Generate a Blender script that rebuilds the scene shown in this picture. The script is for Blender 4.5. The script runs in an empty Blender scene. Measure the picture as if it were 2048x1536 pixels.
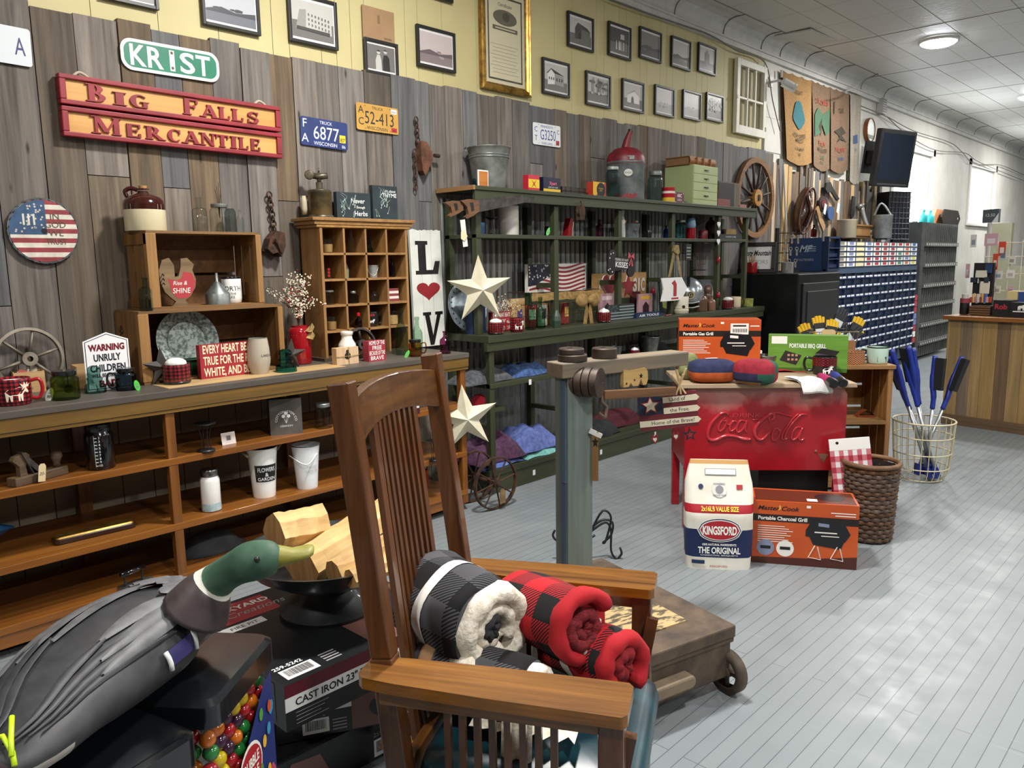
import bpy, bmesh, math, random
from mathutils import Vector, Matrix, Euler
PI=math.pi
SC=bpy.context.scene; COL=SC.collection
rnd=random.Random(7)
# ------------------------------------------------------------------ camera
CAM=Vector((3.9,0.0,1.48)); FPX=1560.0
PITCH,ROLL,YAW=0.154382,-0.015040,0.761610
_f=Vector((-math.sin(YAW)*math.cos(PITCH),math.cos(YAW)*math.cos(PITCH),-math.sin(PITCH)))
_r=Vector((math.cos(YAW),math.sin(YAW),0)); _u=_r.cross(_f)
RT=math.cos(ROLL)*_r+math.sin(ROLL)*_u; UP=-math.sin(ROLL)*_r+math.cos(ROLL)*_u; FW=_f
cd=bpy.data.cameras.new('camera'); cam=bpy.data.objects.new('camera',cd); COL.objects.link(cam)
cd.sensor_width=36; cd.lens=FPX/2048*36; cd.clip_start=.02; cd.clip_end=100
cam.matrix_world=Matrix(((RT.x,UP.x,-FW.x,CAM.x),(RT.y,UP.y,-FW.y,CAM.y),(RT.z,UP.z,-FW.z,CAM.z),(0,0,0,1)))
SC.camera=cam
# ------------------------------------------------------------------ light and exposure
vs=SC.view_settings; vs.view_transform='Standard'; vs.look='None'; vs.gamma=1; vs.use_curve_mapping=False; vs.exposure=0.25
cy=SC.cycles; cy.use_denoising=True; cy.max_bounces=7; cy.diffuse_bounces=3; cy.glossy_bounces=3; cy.transmission_bounces=6; cy.transparent_max_bounces=8
cy.caustics_reflective=False; cy.caustics_refractive=False; cy.sample_clamp_indirect=4; cy.use_adaptive_sampling=True; cy.adaptive_threshold=.02
w=bpy.data.worlds.new('daylight'); SC.world=w; w.use_nodes=True
w.node_tree.nodes['Background'].inputs[0].default_value=(.93,.97,1,1); w.node_tree.nodes['Background'].inputs[1].default_value=10.0
LAMPS=[(1.25,9.28),(4.3,9.3),(1.35,13.4),(4.3,13.4),(1.35,17.5),(4.3,17.5),(4.3,5.2),(4.3,1.1),(1.9,2.3),(7.2,1.1),(7.2,5.2),(7.2,9.3),(2.6,-2)]
LAMP_W=60.0
# ------------------------------------------------------------------ pixel of the photograph -> point of the place
def ray(x,y): return FW+RT*((x-1024)/FPX)+UP*((768-y)/FPX)
def onx(x,y,X): d=ray(x,y); return CAM+d*((X-CAM.x)/d.x)
def ony(x,y,Y): d=ray(x,y); return CAM+d*((Y-CAM.y)/d.y)
def onz(x,y,Z): d=ray(x,y); return CAM+d*((Z-CAM.z)/d.z)
def onp(x,y,p,n): d=ray(x,y); return CAM+d*((Vector(p)-CAM).dot(n)/d.dot(n))
def mpp(p): return (Vector(p)-CAM).dot(FW)/FPX          # metres per pixel at p
def face(p,turn=0): # rotation about z so that local -Y looks at the camera
    d=CAM-Vector(p); return math.atan2(d.y,d.x)+PI/2+turn
# ------------------------------------------------------------------ materials
def lin(h):
    if not isinstance(h,str): return tuple(h)+((1,) if len(h)==3 else ())
    c=[int(h[i:i+2],16)/255 for i in (0,2,4)]
    return tuple((v/12.92 if v<=.04045 else ((v+.055)/1.055)**2.4) for v in c)+(1,)
MATS={}
class NT:
    def __init__(s,name):
        s.m=bpy.data.materials.new(name); s.m.use_nodes=True; s.t=s.m.node_tree; s.b=s.t.nodes['Principled BSDF']
    def n(s,ty,**k):
        o=s.t.nodes.new(ty)
        for a,v in k.items():
            if a[0]=='i' and a[1:].isdigit(): o.inputs[int(a[1:])].default_value=v
            else: setattr(o,a,v)
        return o
    def l(s,a,b,i=0,o=0): s.t.links.new(a.outputs[o] if not isinstance(o,str) else a.outputs[o],b.inputs[i]); return b
    def math(s,op,a,b=None):
        o=s.n('ShaderNodeMath',operation=op)
        for i,v in enumerate((a,b)):
            if v is None: continue
            if isinstance(v,(int,float)): o.inputs[i].default_value=v
            else: s.t.links.new(v,o.inputs[i])
        return o.outputs[0]
    def ramp(s,fac,stops,interp='LINEAR'):
        r=s.n('ShaderNodeValToRGB'); e=r.color_ramp; e.interpolation=interp
        while len(e.elements)<len(stops): e.elements.new(.5)
        for k,(p,c) in zip(e.elements,stops): k.position=p; k.color=lin(c)
        s.t.links.new(fac,r.inputs[0]); return r.outputs[0]
    def mix(s,fac,a,b,mode='MIX'):
        o=s.n('ShaderNodeMix',data_type='RGBA',blend_type=mode)
        for i,v in ((0,fac),(6,a),(7,b)):
            if isinstance(v,(int,float)): o.inputs[i].default_value=v
            elif isinstance(v,(str,tuple)): o.inputs[i].default_value=lin(v)
            else: s.t.links.new(v,o.inputs[i])
        return o.outputs[2]
    def coord(s,scale=(1,1,1),kind='Object',rot=(0,0,0),rand=False):
        tc=s.n('ShaderNodeTexCoord'); mp=s.n('ShaderNodeMapping'); mp.inputs['Scale'].default_value=scale; mp.inputs['Rotation'].default_value=rot
        s.t.links.new(tc.outputs[kind],mp.inputs[0])
        if rand:
            g=s.n('ShaderNodeNewGeometry'); v=s.n('ShaderNodeVectorMath',operation='SCALE'); v.inputs[0].default_value=(37,53,71)
            s.t.links.new(g.outputs['Random Per Island'],v.inputs['Scale']); s.t.links.new(v.outputs[0],mp.inputs['Location'])
        return mp.outputs[0]
    def noise(s,vec,scale,detail=4,rough=.55,dist=0):
        o=s.n('ShaderNodeTexNoise'); o.inputs['Scale'].default_value=scale; o.inputs['Detail'].default_value=detail; o.inputs['Roughness'].default_value=rough; o.inputs['Distortion'].default_value=dist
        s.t.links.new(vec,o.inputs['Vector']); return o.outputs[0]
    def bump(s,h,strength=.3,dist=.005):
        b=s.n('ShaderNodeBump'); b.inputs['Strength'].default_value=strength; b.inputs['Distance'].default_value=dist
        s.t.links.new(h,b.inputs['Height']); s.t.links.new(b.outputs[0],s.b.inputs['Normal'])
    def set(s,col=None,rough=.5,metal=0,spec=None,trans=None,ior=None,emit=None,es=1,alpha=None,coat=None):
        B=s.b.inputs
        if col is not None:
            if isinstance(col,(str,tuple)): B['Base Color'].default_value=lin(col)
            else: s.t.links.new(col,B['Base Color'])
        if isinstance(rough,(int,float)): B['Roughness'].default_value=rough
        else: s.t.links.new(rough,B['Roughness'])
        B['Metallic'].default_value=metal
        if spec is not None: B['Specular IOR Level'].default_value=spec
        if trans is not None: B['Transmission Weight'].default_value=trans
        if ior is not None: B['IOR'].default_value=ior
        if coat is not None: B['Coat Weight'].default_value=coat; B['Coat Roughness'].default_value=.08
        if emit is not None: B['Emission Color'].default_value=lin(emit); B['Emission Strength'].default_value=es
        if alpha is not None: B['Alpha'].default_value=alpha
        return s.m
def flat(c,rough=.5,metal=0,**k):
    key=('f',c,rough,metal,tuple(sorted(k.items())))
    if key not in MATS: MATS[key]=NT('paint_'+c).set(c,rough,metal,**k)
    return MATS[key]
def mott(c1,c2,scale=6,rough=.6,metal=0,bump=0,stretch=(1,1,1),lo=.35,hi=.65,detail=5,**k):
    key=('m',c1,c2,scale,rough,metal,bump,stretch,lo,hi,tuple(k.items()))
    if key not in MATS:
        t=NT('mottled_'+c1); v=t.coord(stretch); n=t.noise(v,scale,detail)
        if bump: t.bump(n,bump)
        MATS[key]=t.set(t.ramp(n,[(lo,c1),(hi,c2)]),rough,metal,**k)
    return MATS[key]
def wood(c1,c2,ax=2,scale=1.0,rough=.5,island=.35,knots=False,bump=.25,coat=None):
    """long grain along axis ax, each plank (mesh island) a little different"""
    key=('w',c1,c2,ax,scale,rough,island,knots)
    if key in MATS: return MATS[key]
    t=NT('wood_'+c1); st=[22*scale]*3; st[ax]=1.3*scale
    v=t.coord(tuple(st),rand=True); n=t.noise(v,1.0,8,.62,.6)
    st2=[70*scale]*3; st2[ax]=2.2*scale
    n2=t.noise(t.coord(tuple(st2),rand=True),1.0,3,.6)
    f=t.math('ADD',t.math('MULTIPLY',n,.7),t.math('MULTIPLY',n2,.3))
    c=t.ramp(f,[(.33,c1),(.5,tuple((a+b)/2 for a,b in zip(lin(c1)[:3],lin(c2)[:3]))),(.66,c2)])
    g=t.n('ShaderNodeNewGeometry'); 
    k=t.math('ADD',t.math('MULTIPLY',g.outputs['Random Per Island'],island*2),1-island)
    hsv=t.n('ShaderNodeHueSaturation'); t.t.links.new(c,hsv.inputs['Color']); t.t.links.new(k,hsv.inputs['Value'])
    r2=t.math('FRACT',t.math('MULTIPLY',g.outputs['Random Per Island'],17.3)); t.t.links.new(t.math('ADD',t.math('MULTIPLY',r2,.5 if island>.19 else .1),.6 if island>.19 else 1.0),hsv.inputs['Saturation'])
    c=hsv.outputs[0]
    if knots:
        vo=t.n('ShaderNodeTexVoronoi'); vo.inputs['Scale'].default_value=1; s3=[9]*3; s3[ax]=2.6; t.t.links.new(t.coord(tuple(s3),rand=True),vo.inputs['Vector'])
        kf=t.ramp(vo.outputs['Distance'],[(.035,(1,1,1)),(.09,(0,0,0))]); c=t.mix(kf,c,'2a2019')
    t.bump(f,bump,.004); MATS[key]=t.set(c,rough,coat=coat); return MATS[key]
def glass(c,rough=.03,ior=1.45,dark=.35):
    """thin-walled glass: tinted see-through body with a fresnel sheen, deeper colour where it is seen edge on"""
    key=('g',c,rough,dark)
    if key not in MATS:
        t=NT('glass_'+c); lw=t.n('ShaderNodeLayerWeight'); lw.inputs[0].default_value=.3
        tr=t.n('ShaderNodeBsdfTransparent'); gl=t.n('ShaderNodeBsdfGlossy'); gl.inputs['Roughness'].default_value=rough
        k=tuple(math.sqrt(v) for v in lin(c)[:3]); t.t.links.new(t.mix(t.math('POWER',lw.outputs['Facing'],2.0),k,tuple(v*dark for v in k)),tr.inputs[0])
        mx=t.n('ShaderNodeMixShader'); l2=t.n('ShaderNodeLayerWeight'); l2.inputs[0].default_value=.5
        t.t.links.new(t.math('ADD',t.math('MULTIPLY',t.math('POWER',l2.outputs['Facing'],3.0),.3*min(1,(ior-1)/.4)),.03),mx.inputs[0]); t.t.links.new(tr.outputs[0],mx.inputs[1]); t.t.links.new(gl.outputs[0],mx.inputs[2])
        t.t.links.new(mx.outputs[0],t.t.nodes['Material Output'].inputs[0]); MATS[key]=t.m
    return MATS[key]
def emis(c,s): return NT('glow_'+c).set('000000',.5,emit=c,es=s)
# ------------------------------------------------------------------ mesh builder
_TX={}
def text_mesh(s,bold,shear,res=3):
    k=(s,bold,shear)
    if k not in _TX:
        cu=bpy.data.curves.new('t','FONT'); cu.body=s; cu.size=1; cu.offset=bold; cu.shear=shear; cu.resolution_u=res; cu.space_line=.95
        o=bpy.data.objects.new('t',cu); me=o.to_mesh()
        V=[tuple(v.co[:2]) for v in me.vertices]; F=[tuple(p.vertices) for p in me.polygons]
        o.to_mesh_clear(); bpy.data.objects.remove(o); bpy.data.curves.remove(cu); _TX[k]=(V,F)
    return _TX[k]
class M:
    def __init__(s): s.v=[]; s.f=[]; s.mi=[]; s.uv={}
    def add(s,V,F,m=0,X=None,uv=None):
        b=len(s.v)
        s.v+= [tuple(X@Vector(p)) for p in V] if X is not None else [tuple(p) for p in V]
        for i,f in enumerate(F):
            s.f.append(tuple(b+j for j in f)); s.mi.append(m)
            if uv: s.uv[len(s.f)-1]=uv[i]
        return s
    def box(s,x0,x1,y0,y1,z0,z1,m=0,X=None):
        V=[(x,y,z) for z in (z0,z1) for y in (y0,y1) for x in (x0,x1)]
        return s.add(V,[(0,2,3,1),(4,5,7,6),(0,1,5,4),(2,6,7,3),(0,4,6,2),(1,3,7,5)],m,X)
    def rod(s,a,b,w,t,m=0,up=(0,0,1)):
        """rectangular bar from a to b, w wide (sideways) and t thick (towards up)"""
        a=Vector(a);b=Vector(b); d=(b-a).normalized(); u=Vector(up)
        if abs(d.dot(u))>.98: u=Vector((1,0,0))
        sd=d.cross(u).normalized(); u=sd.cross(d)
        V=[p+sd*(i*w/2)+u*(j*t/2) for p in (a,b) for i,j in ((-1,-1),(1,-1),(1,1),(-1,1))]
        return s.add(V,[(3,2,1,0),(4,5,6,7),(0,1,5,4),(1,2,6,5),(2,3,7,6),(3,0,4,7)],m)
    def loft(s,rings,m=0,closed=True,cap=True,X=None,uvs=None):
        n=len(rings[0]); V=[p for r in rings for p in r]; F=[];U=[]
        for i in range(len(rings)-1):
            for j in range(n if closed else n-1):
                k=(j+1)%n; F.append((i*n+j,i*n+k,(i+1)*n+k,(i+1)*n+j))
                if uvs: U.append([uvs(i,j),uvs(i,j+1),uvs(i+1,j+1),uvs(i+1,j)])
        if cap and closed:
            F.append(tuple(range(n-1,-1,-1))); F.append(tuple((len(rings)-1)*n+j for j in range(n)))
            if uvs: U+=[[(0,0)]*n]*2
        return s.add(V,F,m,X,U if uvs else None)
    def lathe(s,prof,m=0,n=24,c=(0,0,0),X=None,cap=True,sx=1,sy=1):
        rings=[[(c[0]+sx*max(r,1e-4)*math.cos(2*PI*j/n),c[1]+sy*max(r,1e-4)*math.sin(2*PI*j/n),c[2]+z) for j in range(n)] for r,z in prof]
        return s.loft(rings,m,True,cap,X)
    def tube(s,P,r,m=0,n=8,closed=False,X=None,flat=1):
        P=[Vector(p) for p in P]; N=len(P); rings=[]; up=None
        for i,p in enumerate(P):
            a=P[(i-1)%N] if closed or i else p; b=P[(i+1)%N] if closed or i<N-1 else p
            d=(b-a); d=d.normalized() if d.length>1e-9 else Vector((0,0,1))
            if up is None: up=Vector((0,0,1)) if abs(d.z)<.9 else Vector((1,0,0))
            sd=d.cross(up); sd=sd.normalized() if sd.length>1e-6 else d.orthogonal().normalized()
            up=sd.cross(d).normalized(); rr=r[i] if isinstance(r,(list,tuple)) else r
            rings.append([p+sd*(rr*math.cos(2*PI*j/n))+up*(rr*flat*math.sin(2*PI*j/n)) for j in range(n)])
        if closed: rings.append(rings[0])
        return s.loft(rings,m,True,not closed,X)
    def ball(s,c,r,m=0,n=12,sc=(1,1,1),X=None):
        h=n//2; return s.loft([[(c[0]+sc[0]*r*max(math.sin(PI*i/h),.001)*math.cos(2*PI*j/n),c[1]+sc[1]*r*max(math.sin(PI*i/h),.001)*math.sin(2*PI*j/n),c[2]-sc[2]*r*math.cos(PI*i/h)) for j in range(n)] for i in range(h+1)],m,True,True,X)
    def prism(s,poly,d0,d1,m=0,X=None,mside=None):
        """outline in local x,z extruded from y=d0 (front) to y=d1 (back)"""
        if sum(a[0]*b[1]-b[0]*a[1] for a,b in zip(poly,poly[1:]+poly[:1]))<0: poly=poly[::-1]
        n=len(poly); V=[(x,d0,z) for x,z in poly]+[(x,d1,z) for x,z in poly]
        s.add(V,[tuple(range(n)),tuple(range(2*n-1,n-1,-1))],m,X)
        return s.add(V,[(j,n+j,n+(j+1)%n,(j+1)%n) for j in range(n)],m if mside is None else mside,X)
    def poly(s,pts,y=0,m=0,X=None):
        if sum(a[0]*b[1]-b[0]*a[1] for a,b in zip(pts,pts[1:]+pts[:1]))<0: pts=pts[::-1]
        return s.add([(x,y,z) for x,z in pts],[tuple(range(len(pts)))],m,X)
    def disc(s,x,z,r,y=0,m=0,n=24,X=None,rz=None):
        return s.poly([(x+r*math.cos(2*PI*j/n),z+(rz or r)*math.sin(2*PI*j/n)) for j in range(n)],y,m,X)
    def rect(s,x0,x1,z0,z1,y=0,m=0,X=None): return s.poly([(x0,z0),(x1,z0),(x1,z1),(x0,z1)],y,m,X)
    def text(s,t,x,z,h,m=0,y=0,w=None,bold=0,shear=0,al='c',X=None,wrap=None,arc=None,rot=0,maxw=None):
        """letters of cap height h, centred on x with their foot at z, lying in the plane y"""
        V,F=text_mesh(t,bold,shear)
        if not V: return s
        x0=min(p[0] for p in V); x1=max(p[0] for p in V); k=h/.69; kx=k
        if w: kx=w/(x1-x0)
        elif maxw and (x1-x0)*k>maxw: kx=maxw/(x1-x0)
        ox={'c':(x0+x1)/2,'l':x0,'r':x1}[al]; out=[]
        for px,pz in V:
            a,b=(px-ox)*kx,pz*k
            if arc: th=a/arc; q=(x+(arc+b)*math.sin(th) if arc>0 else x-(arc+b)*math.sin(-th), z-arc+(arc+b)*math.cos(th)); a,b=q
            elif rot: a,b=x+a*math.cos(rot)-b*math.sin(rot),z+a*math.sin(rot)+b*math.cos(rot)
            else: a,b=x+a,z+b
            if wrap: out.append((wrap*math.sin(a/wrap),-wrap*math.cos(a/wrap)+y,b))
            else: out.append((a,y,b))
        return s.add(out,F,m,X)
    def mesh(s,name,mats,smooth=False):
        me=bpy.data.meshes.new(name); me.from_pydata(s.v,[],s.f); 
        for mt in (mats if isinstance(mats,(list,tuple)) else [mats]): me.materials.append(mt)
        me.polygons.foreach_set('material_index',s.mi)
        if s.uv:
            ul=me.uv_layers.new(name='UVMap')
            for p in me.polygons:
                u=s.uv.get(p.index)
                if u:
                    for li,q in zip(p.loop_indices,u): ul.data[li].uv=q
        if smooth:
            me.polygons.foreach_set('use_smooth',[True]*len(me.polygons))
            if smooth is not True: me.set_sharp_from_angle(angle=math.radians(smooth))
        me.update(); return me
def fix(me):
    b=bmesh.new(); b.from_mesh(me); bmesh.ops.recalc_face_normals(b,faces=b.faces); b.to_mesh(me); b.free()
def tag(o,label=None,cat=None,group=None,kind=None):
    for k,v in (('label',label),('category',cat),('group',group),('kind',kind)):
        if v: o[k]=v
    return o
def T(name,label,cat,loc=(0,0,0),rz=0,group=None,rot=None):
    o=bpy.data.objects.new(name,None); COL.objects.link(o); o.empty_display_size=.05
    o.location=loc; o.rotation_euler=rot or (0,0,rz); return tag(o,label,cat,group)
def part(name,m,mats,par=None,smooth=False,bev=0,label=None,loc=(0,0,0),rot=(0,0,0),sub=0,norm=True):
    me=m.mesh(name,mats,smooth)
    if norm: fix(me)
    o=bpy.data.objects.new(name,me); COL.objects.link(o); o.parent=par; o.location=loc; o.rotation_euler=rot
    if bev:
        b=o.modifiers.new('edge','BEVEL'); b.width=bev; b.segments=2; b.limit_method='ANGLE'; b.angle_limit=math.radians(40)
    if sub: q=o.modifiers.new('soft','SUBSURF'); q.levels=sub; q.render_levels=sub
    if label: o['label']=label
    return o
def one(name,m,mats,label,cat,loc=(0,0,0),rz=0,group=None,rot=None,smooth=False,bev=0,kind=None,sub=0,norm=True):
    return tag(part(name,m,mats,None,smooth,bev,None,loc,rot or (0,0,rz),sub,norm),label,cat,group,kind)
def struct(name,m,mats,smooth=False,bev=0,par=None):
    o=part(name,m,mats,par,smooth,bev)
    if not par: o['kind']='structure'
    return o
def dup(root,loc,rz=None,label=None,group=None):
    r=root.copy(); COL.objects.link(r); r.location=loc
    if rz is not None: r.rotation_euler=(0,0,rz)
    if label: r['label']=label
    if group: r['group']=group
    for ch in list(root.children):
        c=ch.copy(); COL.objects.link(c); c.parent=r
        for g in list(ch.children):
            d=g.copy(); COL.objects.link(d); d.parent=c
    return r
def spline(pts,n=6,closed=False):
    P=[Vector(p) for p in pts]; N=len(P); out=[]
    for i in range(N if closed else N-1):
        a,b,c,d=[P[(i+k)%N] if closed else P[min(max(i+k,0),N-1)] for k in (-1,0,1,2)]
        for j in range(n):
            t=j/n; out.append(.5*((2*b)+(c-a)*t+(2*a-5*b+4*c-d)*t*t+(3*b-a-3*c+d)*t**3))
    if not closed: out.append(P[-1])
    return out
def star(R,r,n=5,rot=PI/2): return [((R if i%2==0 else r)*math.cos(rot+PI*i/n),(R if i%2==0 else r)*math.sin(rot+PI*i/n)) for i in range(2*n)]
def heart(w,h,n=28):
    o=[]
    for i in range(n):
        t=2*PI*i/n; o.append((w/2*math.sin(t)**3,h*(13*math.cos(t)-5*math.cos(2*t)-2*math.cos(3*t)-math.cos(4*t)+2.5)/29))
    return o
def rrect(x0,x1,z0,z1,r,n=4):
    o=[]
    for cx,cz,a in ((x1-r,z0+r,-PI/2),(x1-r,z1-r,0),(x0+r,z1-r,PI/2),(x0+r,z0+r,PI)):
        o+=[(cx+r*math.cos(a+PI/2*i/n),cz+r*math.sin(a+PI/2*i/n)) for i in range(n+1)]
    return o
# ------------------------------------------------------------------ the room
def floor_mat():
    t=NT('grey_painted_boards'); v=t.coord((1,1,1),rot=(0,0,PI/2))
    b=t.n('ShaderNodeTexBrick',offset=.37,offset_frequency=3); b.inputs['Scale'].default_value=1; b.inputs['Mortar Size'].default_value=.0013; b.inputs['Mortar Smooth'].default_value=.2
    b.inputs['Brick Width'].default_value=1.9; b.inputs['Row Height'].default_value=.0505; b.inputs['Bias'].default_value=0
    b.inputs['Color1'].default_value=lin('7f8689'); b.inputs['Color2'].default_value=lin('848b8d'); b.inputs['Mortar'].default_value=lin('474d52')
    t.t.links.new(v,b.inputs['Vector'])
    n=t.noise(t.coord((1,1,1)),2.2,6,.6); n2=t.noise(t.coord((1.5,14,1)),3,4,.6)
    c=t.mix(t.ramp(n,[(.3,(.12,)*3),(.72,(0,)*3)]),b.outputs[0],'727a80'); c=t.mix(t.ramp(n2,[(.64,(0,)*3),(.8,(.28,)*3)]),c,'c0c4c2')
    t.bump(b.outputs['Fac'],-.35,.002)
    r=t.ramp(t.noise(t.coord((3,3,3)),2.6,5,.6),[(.3,(.30,)*3),(.7,(.48,)*3)])
    return t.set(c,r,spec=.5)
m=M(); m.box(-.4,9.2,-3.2,26.2,-.1,0); struct('floor',m,floor_mat())
BARN=wood('463f39','837a71',2,1.0,.75,.22,True,.35); BROWN=wood('41362b','75644f',2,1.0,.75,.25,True,.35); GREY=wood('48494b','7c7b79',2,1.0,.75,.2,True,.35)
DARKGAP=flat('15110e',.9)
YEL=mott('c0b481','c9be8c',1.5,.6); WHT=mott('c9c8c0','d8d7d0',2,.6); BEI=mott('8a8474','9a937f',3,.6)
m=M(); W1=(12.0,13.75,1.9,3.03); W2=(16.0,17.75,2.05,3.08); W3=(21,22.5,2.05,3.08)
m.box(-.32,-.03,-3.2,8.0,0,3.72,3)
y=-3.2; r=random.Random(3)
while y<7.93:
    wd=r.choice((.1,.1,.2,.3)); y1=min(y+wd,7.93); m.box(-.03,-.006,y+.0015,y1-.0015,2.4,3.56,0); y=y1
y=-.6
while y<3.5: m.box(-.03,-.006,y+.002,y+.148,0,1.02,1); y+=.15
m.box(-.03,-.002,7.93,8.34,2.95,3.56,2); m.box(-.03,.002,7.98,8.38,2.6,2.945,2)
y=8.0
while y<26.2:
    wd=.3; y1=min(y+wd,26.2)
    cuts=[c for c in (W1,W2,W3) if c[0]<y1 and c[1]>y]
    def seg(a,b,x0,mm):
        z=0
        for c in cuts: m.box(x0,-.006,a,b,0,c[2],mm); m.box(x0,-.006,a,b,c[3],3.72,mm); return
        m.box(x0,-.006,a,b,0,3.72,mm)
    if cuts:
        c=cuts[0]
        if y<c[0]: 
            cc=cuts; cuts=[]; seg(y+.001,c[0],-.09,2); cuts=cc
        if y1>c[1]:
            cc=cuts; cuts=[]; seg(c[1],y1-.001,-.09,2); cuts=cc
        seg(max(y,c[0]),min(y1,c[1]),-.09,2)
    else: seg(y+.001,y1-.001,-.09,2)
    y=y1
struct('wall_left',m,[YEL,BEI,WHT,DARKGAP])
# weathered boards
m=M(); r=random.Random(11); y=-.62
while y<8.05:
    wd=r.uniform(.11,.2); y1=y+wd; top=2.593+r.uniform(-.012,.012)
    mi=r.choice((0,0,1,2)) if y<2.6 else r.choice((0,0,0,2,2,1))
    if y<1.9: mi=r.choice((0,1,1,2))
    th=.018+r.uniform(0,.008); cut=r.uniform(1.2,2.3)
    if r.random()<.45: m.box(-.005,th,y+.002,y1-.002,.9,cut-.002,r.choice((0,1,mi))); m.box(-.005,th+r.uniform(-.003,.003),y+.002,y1-.002,cut+.002,top,mi)
    else: m.box(-.005,th,y+.002,y1-.002,.9,top,mi)
    y=y1
struct('trim_1',m,[BARN,BROWN,GREY])
m=M(); LT=wood('a98a5e','cdb083',2,.8,.7,.25)
while y<11.5:
    wd=r.uniform(.05,.12); y1=y+wd; top=2.52+r.uniform(-.14,.05)-(.05 if y>10.6 else 0)
    m.box(-.005,.02+r.uniform(0,.02),y+.002,y1-.002,.5,top,r.choice((0,1,1,2,3))); y=y1
struct('trim_2',m,[BARN,wood('4a3b2e','7a634a',2,1,.75,.25),GREY,LT])
# windows: frame, sash bars and pane in each hole
for i,c in enumerate((W1,W2,W3)):
    f=M(); a,b,z0,z1=c; fr=.05
    f.box(-.085,-.045,a,a+fr,z0,z1); f.box(-.085,-.045,b-fr,b,z0,z1); f.box(-.085,-.045,a+fr,b-fr,z0,z0+fr); f.box(-.085,-.045,a+fr,b-fr,z1-fr,z1)
    f.box(-.08,-.05,(a+b)/2-.025,(a+b)/2+.025,z0+fr,z1-fr); f.box(-.085,.05,a-.05,b+.05,z0-.03,z0)
    o=struct('window_%d'%(i+1),f,flat('e6e6e0',.5)); g=M(); g.box(-.067,-.063,a+fr,b-fr,z0+fr,z1-fr); struct('pane',g,glass('ffffff',0,1.2),par=o)
    f=M()
    for q in ((a-.1,a),(b,b+.1)): f.box(-.008,.012,q[0],q[1],z0-.03,z1+.1)
    f.box(-.008,.012,a-.1,b+.1,z1,z1+.1); struct('trim_%d'%(i+3),f,flat('dad9d2',.5))
# other walls
UNW=mott('6b6157','7d7266',2,.7)
m=M(); m.box(9,9.2,-3.2,26.2,0,3.72); struct('wall_right',m,UNW)
m=M(); m.box(-.4,9.2,-3.4,-3.2,0,3.72); struct('wall_front',m,UNW)
m=M(); m.box(-.4,9.2,26.2,26.4,0,3.72); struct('wall_back',m,WHT)
# pressed metal ceiling
t=NT('pressed_tin'); v=t.coord((1,1,1)); b=t.n('ShaderNodeTexBrick',offset=0); b.inputs['Scale'].default_value=1; b.inputs['Mortar Size'].default_value=.006; b.inputs['Brick Width'].default_value=.61; b.inputs['Row Height'].default_value=.61; b.inputs['Mortar Smooth'].default_value=.6
b.inputs['Color1'].default_value=lin('cfcec8'); b.inputs['Color2'].default_value=lin('d6d5d0'); b.inputs['Mortar'].default_value=lin('a9a9a4'); t.t.links.new(v,b.inputs['Vector'])
vo=t.n('ShaderNodeTexVoronoi'); vo.inputs['Scale'].default_value=22; t.t.links.new(v,vo.inputs['Vector'])
h=t.math('ADD',t.math('MULTIPLY',b.outputs['Fac'],-1.5),t.math('MULTIPLY',t.noise(v,40,3),.5)); h=t.math('ADD',h,t.math('MULTIPLY',vo.outputs['Distance'],.6)); t.bump(h,.35,.008)
TIN=t.set(b.outputs[0],.5)
m=M(); m.box(.2,9.2,-3.2,26.2,3.7,3.8); struct('ceiling',m,TIN)
m=M(); prof=[(-.01,3.56),(.03,3.565),(.035,3.60),(.05,3.645),(.09,3.685),(.15,3.702),(.25,3.703)]
COVE=mott('c6c5bf','d2d1cb',8,.5,bump=.15)
m.loft([[(x,yy,z) for x,z in prof] for yy in (-3.2,26.2)],0,closed=False,cap=False)
struct('trim_6',m,COVE)
m=M(); m.box(-.01,.035,-3.2,26.2,3.50,3.56); m.box(-.01,.05,-3.2,26.2,3.545,3.562); struct('trim_7',m,COVE)
m=M(); r=random.Random(5); yy=2.0
SEAM=flat('77766f',.6); YS=[4.4,5.3,6.15,7.0,7.77,8.2,8.82,9.7,10.5,11.33,12.6,13.7,14.8,15.9,17,18.2,19.4]
for yy in YS:
    m.tube([(x,yy+.01*math.sin(i*2),z-.004) for i,(x,z) in enumerate(spl)] if False else [(p.x,yy,p.z-.004) for p in spline([(x,0,z) for x,z in prof],3)],.007,0,6)
m.tube([(.25,-3,3.699),(.25,26,3.699)],.006,0,4); 
for xx in (.86,1.47,2.08,2.69,3.3,3.91,4.52,5.13): m.tube([(xx,-3,3.702),(xx,26,3.702)],.005,0,4)
for yy in (3.9,6.0,8.66,10.5,12.4,14.3,16.2,18.1,20): m.tube([(.25,yy,3.702),(9,yy,3.702)],.006,0,4)
struct('trim_8',m,SEAM)
m=M(); m.box(-.34,.03,0,.66,-.012,0,0); one('ceiling_access_panel',m,flat('c4c4bc',.5),'square pale access panel hanging slightly loose from the ceiling','panel',(.47,7.85,3.69),0.02,rot=(.02,.03,.0))
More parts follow.
